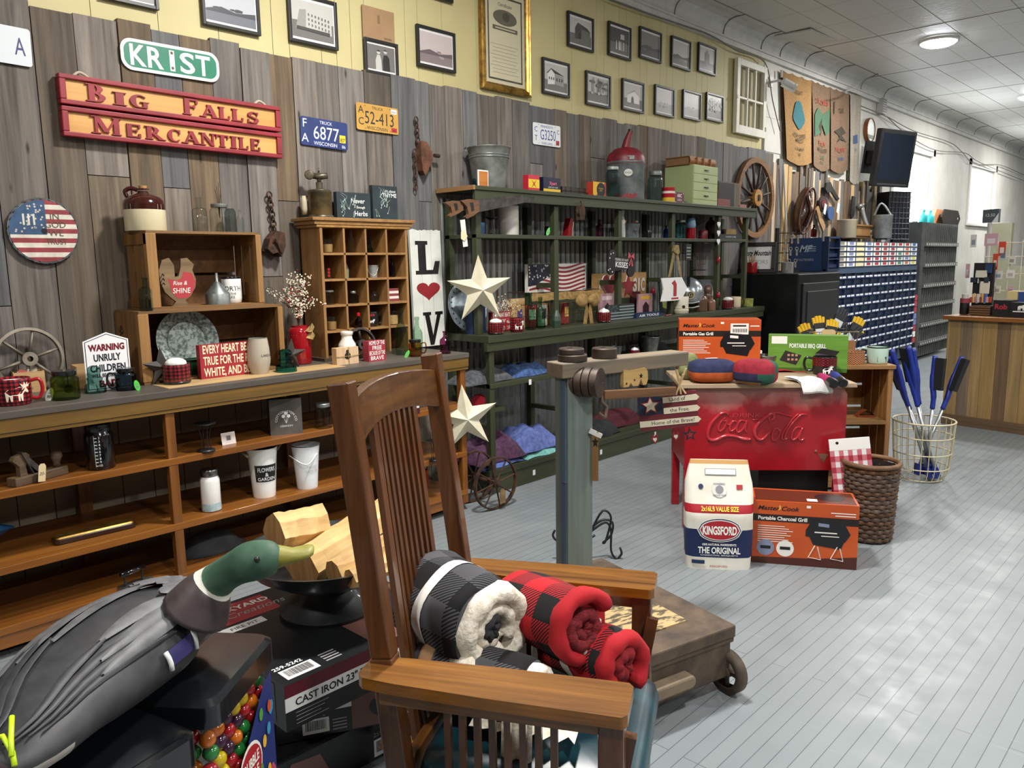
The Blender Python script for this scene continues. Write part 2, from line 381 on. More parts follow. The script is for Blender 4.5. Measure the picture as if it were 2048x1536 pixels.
# ceiling lamps
m=M(); m.lathe([(.001,-.045),(.12,-.042),(.16,-.025),(.17,.0)],0,32)
h_=M(); h_.lathe([(.172,-.014),(.19,-.012),(.195,.012),(.172,.012)],0,32,cap=False)
LG=NT('lamp_diffuser').set('000000',.5,emit='f4f8ff',es=45)
for i,(x,yy) in enumerate(LAMPS):
    lb='round bright ceiling lamp hanging above the blue bin cabinet' if i==0 else 'round ceiling lamp further along the row of ceiling lamps'
    t=T('ceiling_light',lb,'lamp',(x,yy,3.685),0,'round ceiling lamps') if i==0 else dup(t0,(x,yy,3.685),None,lb)
    if i==0: t0=t; part('diffuser',m,LG,t,True); part('housing',h_,flat('eeeeea',.4),t,True)
    L=bpy.data.lights.new('lamp_light','AREA'); L.shape='DISK'; L.size=.34; L.energy=LAMP_W*(1.9 if yy==2.3 else 1.25 if i==0 else 1); L.color=(1,.965,.91); o=bpy.data.objects.new('lamp_light',L); COL.objects.link(o); o.location=(x,yy,3.635)
# ------------------------------------------------------------------ large furniture
SIDE=wood('5f3514','955f2a',1,.8,.38,.12,coat=.2); SIDEV=wood('5f3514','95602a',2,.8,.38,.12,coat=.2); RAIL=wood('54401f','83622f',1,.8,.4,.1); SLATE=mott('4c4640','5c554d',5,.5,bump=.1,stretch=(1,.2,1))
ST=.96
t=T('sideboard','long orange-brown wooden sideboard with open shelves and a dark top along the board wall','sideboard',(0,0,0))
m=M(); m.box(.02,.57,.15,3.13,.932,ST); part('top_board',m,SLATE,t,bev=.002)
m=M(); m.box(.53,.565,.15,3.13,.878,.932); m.box(.535,.56,.15,3.13,.862,.876); part('front_rail',m,RAIL,t,bev=.002)
m=M(); m.box(.06,.555,3.10,3.125,.885,.932); m.box(.06,.1,3.1,3.125,.06,.885); part('end_rail',m,RAIL,t)
for y0,y1 in ((.16,.2),(1.352,1.392),(3.075,3.115)):
    m=M(); m.box(.515,.55,y0,y1,.05,.878); part('post',m,SIDEV,t,bev=.002)
for y0 in (.4,1.13,2.2,3.06):
    m=M(); m.box(.03,.065,y0,y0+.055,.0,.93); part('rear_post',m,SIDEV,t)
for z in (.66,.366,.13):
    m=M(); m.box(.05,.55,.15,3.11,z-.028,z); m.box(.535,.552,.15,3.11,z-.03,z+.001); part('shelf',m,SIDE,t,bev=.002)
m=M(); m.box(.50,.545,.15,3.11,.045,.10); m.box(.07,.5,3.07,3.1,0.0,.10); m.box(.07,.5,.2,.24,0,.1); m.box(.07,.5,1.6,1.64,0,.1); part('plinth',m,SIDE,t)
m=M(); m.box(.042,.048,1.1,1.11,.2,.21)
# dark green shelving with corrugated back
GRN=wood('2b301e','3c422a',1,.6,.5,.08); GRNV=wood('2b301e','3c422a',2,.6,.5,.08)
t=T('shelving_unit','long dark green open shelving unit with a corrugated metal back','shelves',(0,0,0))
GY=(3.43,4.18,4.93,5.68,6.45,6.97)
m=M(); m.box(.03,.38,3.40,7.10,1.925,1.95); m.box(.345,.37,3.40,7.10,1.865,1.925); part('top_board',m,GRN,t,bev=.002)
m=M(); m.box(.03,.375,3.38,3.40,1.925,1.952); part('end_trim',m,wood('7a5a38','a47f52',0,1,.6,.1),t)
m=M(); m.box(.03,.46,3.40,7.16,.985,1.03); m.box(.42,.45,3.40,7.16,.93,.985); part('counter_board',m,GRN,t,bev=.002)
m=M(); m.box(.04,.345,3.43,6.45,1.635,1.66); part('shelf',m,GRN,t,bev=.002)
m=M(); m.box(.04,.345,6.46,6.97,1.64,1.665); part('shelf',m,GRN,t,bev=.002)
m=M(); m.box(.04,.44,3.43,4.20,.69,.72); part('shelf',m,GRN,t,bev=.002)
m=M(); m.box(.04,.44,4.93,7.1,.70,.725); part('shelf',m,GRN,t,bev=.002)
m=M(); m.box(.04,.45,3.40,7.12,.12,.16); m.box(.41,.44,3.42,7.10,.0,.12); m.box(.05,.41,3.42,3.45,0,.12); part('base_board',m,GRN,t,bev=.002)
for y in GY:
    m=M(); m.box(.30,.34,y,y+.045,1.03,1.865); part('post',m,GRNV,t,bev=.002)
    m=M(); m.box(.05,.09,y,y+.045,1.03,1.865); part('rear_post',m,GRNV,t)
    m=M(); m.box(.09,.30,y+.005,y+.04,1.30,1.335); part('side_rail',m,GRN,t)
for y in (3.43,4.2,4.93,5.68,6.45,7.05):
    if y in (3.43,5.68,7.05): m=M(); m.box(.40,.435,y,y+.045,.16,.93); part('post',m,GRNV,t,bev=.002)
    m=M(); m.box(.05,.085,y,y+.045,.16,.93); part('rear_post',m,GRNV,t)
    m=M(); m.box(.085,.40,y+.005,y+.04,.42,.45); part('side_rail',m,GRN,t)
m=M(); N=520; a=[];b=[]
for i in range(N+1):
    yy=3.42+3.03*i/N; x=.026+.009*math.sin(i*2*PI/10); a.append((x,yy,.14)); b.append((x,yy,1.9))
m.loft([a,b],0,False,False); part('corrugated_back',m,mott('6f7472','9a9f9d',5,.45,.75,stretch=(1,1,.15)),t,True)
# rocking chair
OAK=wood('391d0a','683f1f',2,1.1,.32,.08,coat=.3); OAKX=wood('4e2d12','8f602b',0,1.2,.3,.08,coat=.35); OAKY=wood('40240f','704821',1,1.2,.32,.08,coat=.3)
CR=math.radians(28.5)
chair=T('rocking_chair','brown oak rocking chair with slatted back and teal seat holding rolled blankets','chair',(2.73,1.275,0),CR)
for s,nm in ((-1,'near'),(1,'far')):
    y=s*.255
    m=M(); m.rod((-.20,y,.12),(-.255,y,.66),.045,.05,up=(1,0,0)); m.rod((-.255,y,.66),(-.325,y,1.245),.042,.048,up=(1,0,0)); part('rear_post',m,OAK,chair,bev=.004)
    m=M(); m.rod((.235,s*.29,.05),(.235,s*.29,.625),.05,.05,up=(1,0,0)); part('front_leg',m,OAK,chair,bev=.004)
    m=M(); w0,w1=.05,.062; pts=[(-.27,-.045),(-.20,-.052),(.0,-.06),(.26,-.062),(.27,-.05),(.27,.05),(.26,.062),(0,.06),(-.2,.052),(-.27,.045),(-.285,.03),(-.285,-.03)]
    X=Matrix.Translation((0,s*.29,.64))@Matrix.Rotation(PI/2,4,'X')
    m.prism([(p,q) for p,q in pts],-.0,-.025,0,Matrix.Translation((0,s*.29,.625))@Matrix.Rotation(-PI/2,4,'X')); part('armrest',m,OAKX,chair,bev=.004)
    m=M(); m.box(-.25,.22,s*.29-.012,s*.29+.012,.575,.624); part('arm_rail',m,OAKX,chair,bev=.002)
    m=M(); m.box(-.22,.22,s*.27-.012,s*.27+.012,.27,.35); part('seat_rail',m,OAKX,chair,bev=.002)
    for k in range(8):
        x=-.105+k*.032
        m=M(); m.box(x-.007,x+.007,s*.285-.006,s*.285+.006,.34,.58); part('side_slat',m,OAK,chair)
    m=M(); P=[(-.48+i*.05,0,.0) for i in range(0)]; rk=[]
    for i in range(15):
        x=-.52+i*.062; rk.append((x,s*.27,.03+.22*(x-.02)**2+.0))
    for p,q in zip(rk,rk[1:]): m.rod(p,q,.035,.05)
    part('rocker',m,OAKX,chair)
    m=M(); m.rod((.225,s*.245,.33),(.265,s*.262,.56),.02,.03); part('bracket',m,OAK,chair)
m=M(); n=9; top=[];bot=[]
rings=[]
for i in range(n):
    y=-.235+.47*i/(n-1); k=1-(y/.235)**2; bow=-.03*k; zt=1.205+.018*k; zb=1.105+.03*k; xt=-.318+bow; xb=-.306+bow
    rings.append([(xb-.011,y,zb),(xb+.011,y,zb),(xt+.011,y,zt),(xt-.011,y,zt)])
m.loft(rings); part('crest_rail',m,OAKY,chair,bev=.003)
for i in range(9):
    y=-.115+.0288*i; k=1-(y/.235)**2; bow=-.028*k; wv=.016 if i in (0,8) else .009
    m=M(); m.rod((-.306+bow,y,1.115+.03*k),(-.235+bow*.6,y,.38),2*wv*.75,.014,up=(1,0,0)); part('back_slat',m,OAK,chair)
m=M(); m.rod((-.225,-.23,.37),(-.225,.23,.37),.025,.07); part('lower_back_rail',m,OAKY,chair,bev=.003)
m=M(); m.rod((.235,-.26,.29),(.235,.26,.29),.025,.09); part('front_rail',m,OAKY,chair,bev=.003)
m=M(); m.loft([[(x,y,z) for x,y in rrect(-.2-e,.285+e,-.245-e,.245+e,.05)] for e,z in ((-.01,.34),(.0,.35),(.004,.375),(-.004,.405),(-.03,.42),(-.12,.43))]); part('seat',m,mott('0d2f38','123d47',9,.35,bump=.05),chair,True,label='dark teal leather seat')
# fire pit boxes
BK=flat('17191b',.35); BK2=flat('23272a',.4); MAR=flat('5a1220',.35); WHI=flat('e8e8e6',.5); RED=flat('a3343a',.4); BLKT=flat('111111',.5); BRN=flat('6b4a42',.4); GR5=flat('9a9a9a',.5)
def barcode(m,x0,z0,wd,h,mw,mb,y=-.001,X=None,seed=1):
    m.rect(x0,x0+wd,z0,z0+h,y,mw,X); q=random.Random(seed); x=x0+wd*.1
    while x<x0+wd*.88:
        b=q.choice((.012,.02,.03))*wd; m.rect(x,x+b,z0+h*.22,z0+h*.88,y-.0003,mb,X); x+=b+q.choice((.012,.02))*wd
UPX=Matrix.Rotation(-PI/2,4,'X') # local x,z plane -> top face (x, y)
BM=[BK,BK2,MAR,WHI,BLKT,RED,BRN,GR5]
t=T('fire_pit_box','uppermost black and maroon fire pit carton in the stack beneath the log bowl','box',(2.164,.945,.27),PI/2)
m=M(); wd,dp,hh=.6,.6,.13; m.box(0,wd,0,dp,0,hh,0)
m.rect(0,wd,hh*.72,hh,-.0006,2); m.rect(0,wd*.985,hh*.42,hh*.72,-.0006,3); m.text('CAST IRON 23" FIRE PIT',.03,hh*.49,hh*.155,4,-.0012,al='l',bold=.02)
m.text('BACKYARD',.43,hh*.85,.009,7,-.0012,al='l'); m.text('Creations',.445,hh*.76,.012,3,-.0012,al='l',shear=.35)
for k in range(4): m.rect(.03,.13-.012*(k%3),hh*(.33-.08*k),hh*(.345-.08*k),-.0008,7)
X=Matrix.Translation((0,0,hh))@UPX
m.poly([(.30,-.0),(.6,0),(.6,.45),(.30,.32)],-.0006,6,X)
m.text('259-5242',.02,.085,.016,3,-.001,al='l',X=X,bold=.02); barcode(m,.025,.02,.1,.055,3,4,-.001,X)
for k in range(4): m.rect(.15,.2,.03+.014*k,.036+.014*k,-.001,7,X)
m.rect(-.0,.25,.44,.58,-.0006,5,X); m.text('BACKYARD',.03,.525,.03,3,-.0012,al='l',X=X,bold=.02); m.text('Creations',.09,.475,.035,7,-.0012,al='l',X=X,shear=.35)
m.rect(.02,.17,.385,.425,-.0008,3,X); m.text('FIRE PIT',.06,.395,.018,4,-.0014,al='l',X=X)
part('carton',m,BM,t,bev=.0)
m=M(); X=Matrix.Translation((0,0,0))@Matrix.Rotation(-PI/2,4,'Z'); m.rect(-.5,-.05,.01,.12,-.001,0,X); part('side_panel',m,flat('18243c',.3),t,label='dark blue printed side')
p=onz(570,1487,.14); 
t=T('fire_pit_box','middle fire pit carton of the stack with a white barcode label on its front','box',(p.x,p.y,.14),face(p,.02))
m=M(); m.box(-.02,.56,0.0,.52,0,.13,0); m.rect(.19,.56,.003,.127,-.0006,6); m.poly([(.09,.075),(.19,.075),(.19,.105),(.155,.105)],-.0008,3)
m.text('259-5242',.05,.062,.012,7,-.001,al='l'); barcode(m,.05,.012,.075,.045,3,4,seed=3)
for k in range(4): m.rect(.135,.175,.012+.01*k,.016+.01*k,-.001,7)
m.disc(.29,.06,.05,-.001,1,24,rz=.035); m.poly([(.25,.09),(.34,.075),(.40,.045),(.39,.035),(.30,.06)],-.0014,5)
m.rect(.28,.36,.02,.024,-.001,3); part('carton',m,BM,t)
p=onz(560,1520,.135)
t=T('fire_pit_box','lowest fire pit carton of the stack resting on the floor','box',(p.x+.02,p.y-.01,0),face(p,.45))
m=M(); m.box(-.03,.56,0,.55,0,.135,0); m.text('259-5242',.30,.075,.014,7,-.001,al='l'); barcode(m,.3,.01,.09,.055,3,4,seed=5); m.poly([(0.0,.02),(.16,.02),(.12,.11),(.03,.12)],-.0008,6); part('carton',m,BM,t)
# bowl with split logs
p=onz(655,1222,.40); BC=(p.x-.02,p.y+.02,.40)
m=M(); m.lathe([(.001,.0),(.15,.0),(.155,.012),(.10,.05),(.085,.075),(.10,.085),(.16,.11),(.225,.15),(.265,.195),(.27,.20),(.262,.20),(.22,.16),(.14,.115),(.001,.10)],0,48)
one('fire_bowl',m,flat('14181b',.42,coat=.2),'black cast iron fire bowl full of split logs on stacked cartons','fire bowl',BC,0,smooth=35)
LOGW=wood('b88d56','e8c98e',0,.8,.75,.1,bump=.5); BARK=mott('4c3a2a','7b624a',14,.9,bump=.6); ENDG=wood('8a6236','b98d57',2,1.4,.8,.1)
def log(lb,a,b,r,seed,dz=0):
    q=random.Random(seed); L=(Vector(b)-Vector(a)).length; m=M(); rings=[]
    base=[(0,1.0),(.6,.72),(1.0,.0),(.62,-.62),(0,-.75),(-.6,-.6),(-.95,.05),(-.55,.7)]
    for i in range(10):
        k=i/9; tw=.25*k; j=[(u*r*(1+q.uniform(-.09,.09)),v*r*(1+q.uniform(-.09,.09))) for u,v in base]
        rings.append([(k*L,u*math.cos(tw)-v*math.sin(tw),u*math.sin(tw)+v*math.cos(tw)) for u,v in j])
    m.loft(rings,0,True,True); 
    for i,f in enumerate(m.f):
        if len(f)>4: m.mi[i]=2
        elif i%8 in (3,4): m.mi[i]=1
    o=one('split_log',m,[LOGW,BARK,ENDG],lb,'log',a,group='split logs in the fire bowl'); d=Vector(b)-Vector(a); o.rotation_euler=d.to_track_quat('X','Z').to_euler(); return o
Lg=lambda px,py,d: CAM+ray(px,py)*d
log('blocky short log lying uppermost on the pile of split logs',Lg(548,1070,2.40),Lg(640,1045,2.52),.066,1)
log('long pale split log leaning up behind the chair post',Lg(605,1140,2.38),Lg(800,1015,2.78),.072,2)
log('split log with grey bark edge low in the fire bowl',Lg(668,1150,2.29),Lg(800,1085,2.46),.05,4)
log('short pale log at the rim of the fire bowl nearest the chair',Lg(700,1160,2.25),Lg(790,1125,2.36),.035,7)
# platform scale
IRON=mott('4a4038','6b5a4a',12,.7,.3,bump=.3); COLB=wood('56615f','74807a',2,.7,.6,.1); COLN=wood('2c3c4c','51677a',2,.7,.6,.1); BEAMW=wood('5c5850','8c7a62',0,.8,.65,.1)
SR=math.radians(75); t=T('platform_scale','antique platform scale with grey-blue wooden column and worn iron deck','scale',(2.713,2.297,0),SR)
m=M(); m.box(-.56,0.03,-.0,.74,.205,.25); m.box(-.55,.02,.012,.72,.06,.2); m.box(-.56,.03,.006,.73,.185,.207); part('platform',m,IRON,t,bev=.006)
m=M(); m.box(-.46,-.09,.11,.34,.25,.255); m.box(-.46,-.09,.345,.6,.25,.254); part('deck_boards',m,mott('4f4636','b59c6e',16,.8,bump=.2,lo=.46,hi=.54,stretch=(1,3,1)),t)
m=M(); m.loft([[(x,yy,z) for x,z in rrect(-.38,-.18,.10,.145,.02)] for yy in (-.03,.0,.02)]); part('handle',m,mott('6d5f4f','85745f',9,.7),t,bev=.008)
for x in (-.50,.015):
    for yy in (.02,.68):
        m=M(); X=Matrix.Translation((x,yy,.075))@Matrix.Rotation(PI/2,4,'Y'); m.lathe([(.05,-.016),(.075,-.018),(.075,.018),(.05,.016)],0,28,X=X,cap=False); m.lathe([(.001,-.012),(.02,-.014),(.02,.014),(.001,.012)],0,12,X=X)
        for k in range(4): m.rod(X@Vector((0,0,0)),X@Vector((.06*math.cos(k*PI/2),.06*math.sin(k*PI/2),0)),.012,.01)
        part('wheel',m,IRON,t,True)
m=M(); m.box(-.27,-.155,.56,.645,.25,1.06); part('column',m,COLB,t,bev=.004)
m=M(); m.box(-.275,-.27,.57,.60,.66,1.05); m.box(-.275,-.27,.57,.60,.27,.655); part('inset_strip',m,COLN,t,label='dark blue inset strip')
m=M(); m.box(-.30,.32,.55,.655,1.06,1.115); part('beam_shelf',m,BEAMW,t,bev=.004)
m=M(); m.rod((-.12,.54,.985),(.24,.54,.965),.016,.035); part('weighing_beam',m,wood('5a3c24','7b5636',0,1,.6,.1),t,bev=.003)
m=M(); m.tube([(-.135,.54,1.02),(-.13,.54,.96),(-.11,.535,.94),(-.12,.53,.90),(-.15,.53,.92)],.008); part('beam_hook',m,IRON,t,True)
WT=mott('3a3330','55493f',14,.55,.6,bump=.2)
def weight(lb,lx,ly,z,r,h,axis=None):
    m=M(); m.lathe([(.001,0),(r*.95,0),(r,.003),(r,h-.004),(r*.93,h),(.001,h-.002)],0,36); m.box(-.008,.008,-r*1.02,-r*.2,h-.004,h+.0005,0)
    p=t.matrix_basis@Vector((lx,ly,z)) if False else (Matrix.Translation(t.location)@Matrix.Rotation(SR,4,'Z'))@Vector((lx,ly,z))
    return one('scale_weight',m,WT,lb,'weight',p,SR+PI*.9,group='iron weights on the scale',rot=axis,smooth=30)
weight('wide flat iron weight under a smaller one on the scale beam shelf',-.22,.60,1.115,.055,.027)
weight('smaller slotted iron weight stacked on a wide one on the scale',-.225,.60,1.142,.048,.022)
weight('thick iron weight alone farther along the scale beam shelf',-.07,.60,1.115,.048,.04)
m=M()
for k in range(4): m.lathe([(.02,-.03*k),(.055,-.03*k-.001),(.056,-.03*k-.004),(.056,-.03*k-.026),(.053,-.03*k-.029),(.02,-.03*k-.029)],0,36)
m.text('C',0,-.02,.03,0,-.0); part('poise_weight',m,WT,t,30,loc=(-.165,.50,1.04),rot=(PI/2,0,.55))
# red drinks cooler
CRD=40.3*PI/180; CO=Vector((2.041,3.935,0))
def REDP():
    t=NT('worn_red_enamel'); v=t.coord((1,1,1)); n=t.noise(v,3,6,.65); n2=t.noise(t.coord((1,1,1)),9,5,.6)
    sx=t.n('ShaderNodeSeparateXYZ'); t.t.links.new(v,sx.inputs[0])
    edge=t.math('MULTIPLY',t.math('SUBTRACT',sx.outputs[2],.62),6.0); k=t.math('ADD',edge,t.math('MULTIPLY',t.math('SUBTRACT',n,.5),2.6))
    c=t.mix(t.ramp(k,[(.35,(0,0,0)),(1,(.75,)*3)]),t.ramp(n,[(.3,'8e0c18'),(.7,'a81522')]),'a98378'); c=t.mix(t.ramp(n2,[(.68,(0,0,0)),(.78,(.5,)*3)]),c,'7a1a1c')
    return t.set(c,.33,coat=.25)
REDC=REDP(); 
cool=T('drinks_cooler','old red metal drinks cooler with embossed script lettering lightened for highlights','cooler',CO,CRD)
m=M(); prof=[(-.43,.335),(-.43,.72),(-.425,.745),(-.405,.76),(.385,.76),(.41,.75),(.43,.72),(.43,.335)]; prof=[(x,z+(.035 if z>.6 else 0)) for x,z in prof]
m.prism([(x,z) for x,z in prof],0.02,.5,0); part('body',m,REDC,cool,bev=.012,smooth=40)
for x in (-.43,.385):
    for y in (.02,.455): m=M(); m.box(x,x+.045,y,y+.045,0,.34); part('leg',m,REDC,cool,bev=.004)
m=M(); m.box(.0,.385,.12,.40,.05,.334); part('compressor_panel',m,BLKT,cool)
m=M(); m.box(-.4,.4,.06,.08,.10,.13); part('rail',m,BLKT,cool)
m=M(); m.box(-.465,.465,-.02,.53,.797,.82); part('board_lid',m,wood('93806a','bda688',0,.7,.65,.1),cool,bev=.003)
# raised script
def stroke(m,pts,r,n=5,fl=.8,y=.019):
    P=spline([(x,y,z) for x,z in pts],n); R=[1.15*r*(.55+.45*math.sin(PI*min(max(i/(len(P)-1),.04),.96))) for i in range(len(P))]
    return m.tube(P,R,0,8,flat=fl)
def LX(px,py): # pixel of the lettering -> face x,z
    p=onp(px,py,CO,Vector((math.sin(CRD),-math.cos(CRD),0))); d=p-CO; return (d.x*math.cos(CRD)+d.y*math.sin(CRD),p.z)
k=480/2048
c=lambda *ps:[LX(1330+a*k,600+b*k) for a,b in ps]
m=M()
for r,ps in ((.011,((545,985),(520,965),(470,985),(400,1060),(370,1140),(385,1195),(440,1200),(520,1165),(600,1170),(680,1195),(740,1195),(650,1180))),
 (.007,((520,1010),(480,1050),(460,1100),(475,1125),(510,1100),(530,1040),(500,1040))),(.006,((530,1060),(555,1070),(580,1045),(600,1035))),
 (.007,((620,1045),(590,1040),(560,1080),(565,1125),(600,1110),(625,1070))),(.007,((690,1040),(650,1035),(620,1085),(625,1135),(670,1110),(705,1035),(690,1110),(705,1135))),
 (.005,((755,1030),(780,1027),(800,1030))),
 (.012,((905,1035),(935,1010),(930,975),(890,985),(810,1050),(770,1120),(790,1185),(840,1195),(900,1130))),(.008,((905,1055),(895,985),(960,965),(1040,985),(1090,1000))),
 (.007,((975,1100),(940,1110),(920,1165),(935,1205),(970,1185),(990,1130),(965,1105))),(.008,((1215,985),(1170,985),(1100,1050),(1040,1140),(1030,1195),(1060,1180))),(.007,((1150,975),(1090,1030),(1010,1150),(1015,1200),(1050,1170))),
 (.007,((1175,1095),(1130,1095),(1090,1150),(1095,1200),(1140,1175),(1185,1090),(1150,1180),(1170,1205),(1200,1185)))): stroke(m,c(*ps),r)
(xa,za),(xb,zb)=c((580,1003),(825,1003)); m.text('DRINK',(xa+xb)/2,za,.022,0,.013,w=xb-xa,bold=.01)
part('script_lettering',m,flat('b02a35',.12,coat=.6),cool,True,label='raised glossy red lettering',norm=False)  # letter red lighter than the enamel: lamp highlights put into the colour
m=M(); 
for q in c((1295,1297),(1415,1295)): m.ball((q[0],.017,q[1]),.008)
(xa,za),(xb,zb)=c((1300,1320),(1420,1400)); m.poly([(xa+.01,za),(xb-.01,za),((xa+xb)/2,zb)],.0185); part('latch_scar',m,mott('5d3a26','84604a',20,.8),cool)
# slatted pine crate shelf beside the cooler
PINE=wood('805a32','ab8353',0,.8,.6,.12); PINEV=wood('6f4a27','9a7043',2,.8,.6,.12)
p=Vector((2.29,5.16,0)); t=T('crate_shelf','orange pine crate shelf with open front beside the red cooler','shelf',p,CRD+.03)
m=M(); m.box(-.8,.012,-.01,.40,.785,.81); part('top_board',m,PINE,t,bev=.002)
for x in (-.79,-.03): m=M(); m.box(x,x+.03,0,.025,0,.785); m.box(x,x+.03,.36,.385,0,.785); m.box(x+.008,x+.022,.025,.13,.01,.785); m.box(x+.008,x+.022,.14,.245,.01,.785); m.box(x+.008,x+.022,.255,.36,.01,.785); part('side_panel',m,PINEV,t,bev=.001)
m=M(); m.box(-.76,-.03,0.0,.37,.43,.455); part('shelf',m,PINE,t,bev=.002)
m=M(); m.box(-.76,-.03,0.0,.37,.02,.045); part('bottom_board',m,PINE,t)
m=M(); 
for k in range(5): m.box(-.77,-.02,.375,.385,.04+.15*k,.175+.15*k)
part('back_slat',m,PINE,t)
# black safe
p0=onx(1482,548,.03); t=T('iron_safe','tall black iron safe between the green shelving and the blue bin cabinet','safe',(.36,8.1,0),PI/2)
SB=mott('0d0e0f','1a1b1c',5,.32,.3); 
m=M(); m.box(-.79,.24,-.36,.32,.0,1.335); part('body',m,SB,t,bev=.012)
m=M(); m.box(-.70,.18,-.375,-.36,.14,1.24); m.box(-.62,.12,-.385,-.375,.22,1.16); part('door',m,flat('1f2123',.4),t,bev=.006)
m=M(); m.lathe([(.001,0),(.05,0),(.045,.03),(.001,.035)],0,20,X=Matrix.Translation((.1,-.385,.8))@Matrix.Rotation(PI/2,4,'X')); part('dial',m,flat('6a6a66',.3,.8),t,True)
m=M(); m.tube([(.22,-.39,.8),(.22,-.45,.8),(.22,-.45,.70)],.012); part('handle',m,flat('6a6a66',.3,.8),t,True)
# blue fastener bin cabinet
NAVY=flat('16294a',.4); NAVY2=flat('1d3763',.4); STEEL=flat('3c5068',.4); 
Y0,Y1=8.62,11.78; t=T('bin_cabinet','long navy blue hardware bin cabinet with rows of white labels and box ends','cabinet',(.42,Y0,0),PI/2)
L=Y1-Y0
m=M(); m.box(0,L,.0,.36,.10,1.66); part('body',m,NAVY,t)
X=Matrix.Translation((0,.36,0))@Matrix.Rotation(-PI/2,4,'Z'); m=M(); m.box(-.02,.34,-.02,-.001,1.34,1.70,0,X); m.text('MF',.17,1.55,.07,y=-.022,shear=.3,bold=.03,w=.15,X=X,m=1)
for k in range(3): m.rect(.18,.28,1.555+.022*k,1.562+.022*k,-.0215,1,X)
m.text('FASTENERS',.17,1.45,.025,1,-.022,X=X); part('brand_panel',m,[NAVY2,flat('9fb0c4',.4)],t)
m=M(); m.box(.0,.33,-.05,.0,1.335,1.36); m.box(0,.33,-.05,0,1.69,1.71); m.box(.31,.33,-.05,0,1.36,1.7); m.box(.0,.02,-.05,.0,1.36,1.69)
for z in (1.46,1.58): m.box(.02,.31,-.05,0,z,z+.012); m.rect(.05,.3,z-.09,z-.05,-.03,0)
part('side_cubby',m,NAVY,t)
labs=[flat(h,.5) for h in ('ece7dc','e6ddb6','b03a48','b8433f','4a68a8','5d8a72','d1d052','f2f2ee','7a86b8','c96a4a')]
pat=['0000000000','4444422222','1111111111','4442222222','2222222222','2222222222','2222222222','2 75500000'.replace(' ','2'),'3999988888','4446644444']
c0=M(); c0.box(.008,.272,-.008,.0,.006,.064,0); c0.rect(.07,.21,.012,.058,-.0085,1)
cw=(L-.33)/10; BX={}
for k in range(10):
    for rr in range(5):
        ci=(0,8,1,(8 if rr<3 else 2),2,3,2,(3,7,5,5,5)[rr],(3,9,9,8,9)[rr],(4,4,8,6,6)[rr])[k]
        if ci not in BX:
            q=M(); q.box(.01,cw-.01,-.015,.0,.006,.055,0); q.rect(cw*.3,cw*.75,.014,.047,-.016,1); BX[ci]=q.mesh('box_end',[labs[7 if ci not in (0,1) else ci],labs[ci] if ci not in (0,) else flat('8c8478',.5)])
        o=bpy.data.objects.new('box_end',BX[ci]); COL.objects.link(o); o.parent=t; o.location=(.33+k*cw,0,1.61-rr*.06)
m=M()
for k in range(11): m.box(.325+k*cw,.335+k*cw,-.02,0,.1,1.66)
for rr in range(6): m.box(.33,L,-.018,0,1.365+rr*.06-.005,1.365+rr*.06)
m.box(0,L,-.03,0,1.30,1.355); part('grid_frame',m,STEEL,t)
bb=M(); bb.add([(.006,0,.004),(cw-.006,0,.004),(cw-.006,-.035,.02),(.006,-.035,.02),(.006,-.035,.055),(cw-.006,-.035,.055),(.006,-.03,.055),(cw-.006,-.03,.055),(.006,-.03,.024),(cw-.006,-.03,.024)],[(0,1,2,3),(3,2,5,4),(4,5,7,6),(6,7,9,8)],0)
bb.rect(.03,cw*.46,.03,.05,-.0355,1); bb.rect(cw*.54,cw-.03,.03,.05,-.0355,1)
bm_=bb.mesh('bin',[NAVY2,WHI])
for rr in range(10):
    for k in range(10):
        z=1.215-rr*.108; o=bpy.data.objects.new('bin',bm_); COL.objects.link(o); o.parent=t; o.location=(.33+k*cw,-.0,z)
m=M(); q=random.Random(4)
for rr in range(8): m.box(L,L+.10,-.03,.0,.28+rr*.085,.355+rr*.085,q.choice((0,0,1,2)))
part('end_box',m,[labs[2],labs[7],labs[8]],t)
# grey pigeonhole drawer cabinet
GM=mott('5d605e','70736f',6,.5,.3); GMD=mott('46484a','55575a',6,.5,.3)
t=T('steel_drawer_cabinet','tall grey steel cabinet of small open compartments beyond the blue bin cabinet','cabinet',(.44,12.0,0),PI/2)
m=M(); m.box(0,1.62,.02,.4,.05,1.955); part('body',m,GMD,t)
for k in range(17):
    m=M(); x=k*.1012; m.box(x-.004,x+.004,-.02,.02,.06,1.95); part('divider',m,GM,t)
for z in (1.62,1.33,1.04,.76,.48,.22):
    m=M(); m.box(.0,1.62,-.045,.02,z,z+.055,0)
    for k in range(16): m.disc(.05+k*.1012,z+.028,.014,-.046,1,12)
    part('label_strip',m,[GM,WHI],t)
# service counter of reclaimed boards
p=onz(1897,636,.965); A=onz(1887,846,0); B=onz(2048,870,0); ca=math.atan2(B.y-A.y,B.x-A.x)
t=T('service_counter','wooden shop counter clad in reclaimed boards with a thick orange top','counter',A,ca)
m=M(); q=random.Random(8); x=0
while x<1.9: wd=q.uniform(.085,.12); m.box(x+.001,x+wd-.001,0,.02,.09,.93,q.choice((0,1,2,1))); x+=wd
m.box(-.02,.0,.0,.022,.0,.93,1); part('front_boards',m,[wood('5a4734','84694c',2,.8,.6,.2,True),wood('75603f','a38558',2,.8,.6,.15,True),wood('6a5138','96774f',2,.8,.6,.2)],t)
m=M(); m.box(-.02,1.9,-.012,.02,0,.09); part('kick_board',m,wood('54402e','7b6145',0,.8,.6,.1),t)
m=M(); m.box(0,1.9,.03,.6,.01,.93); part('carcass',m,wood('6a5138','96774f',2,.8,.6,.1),t)
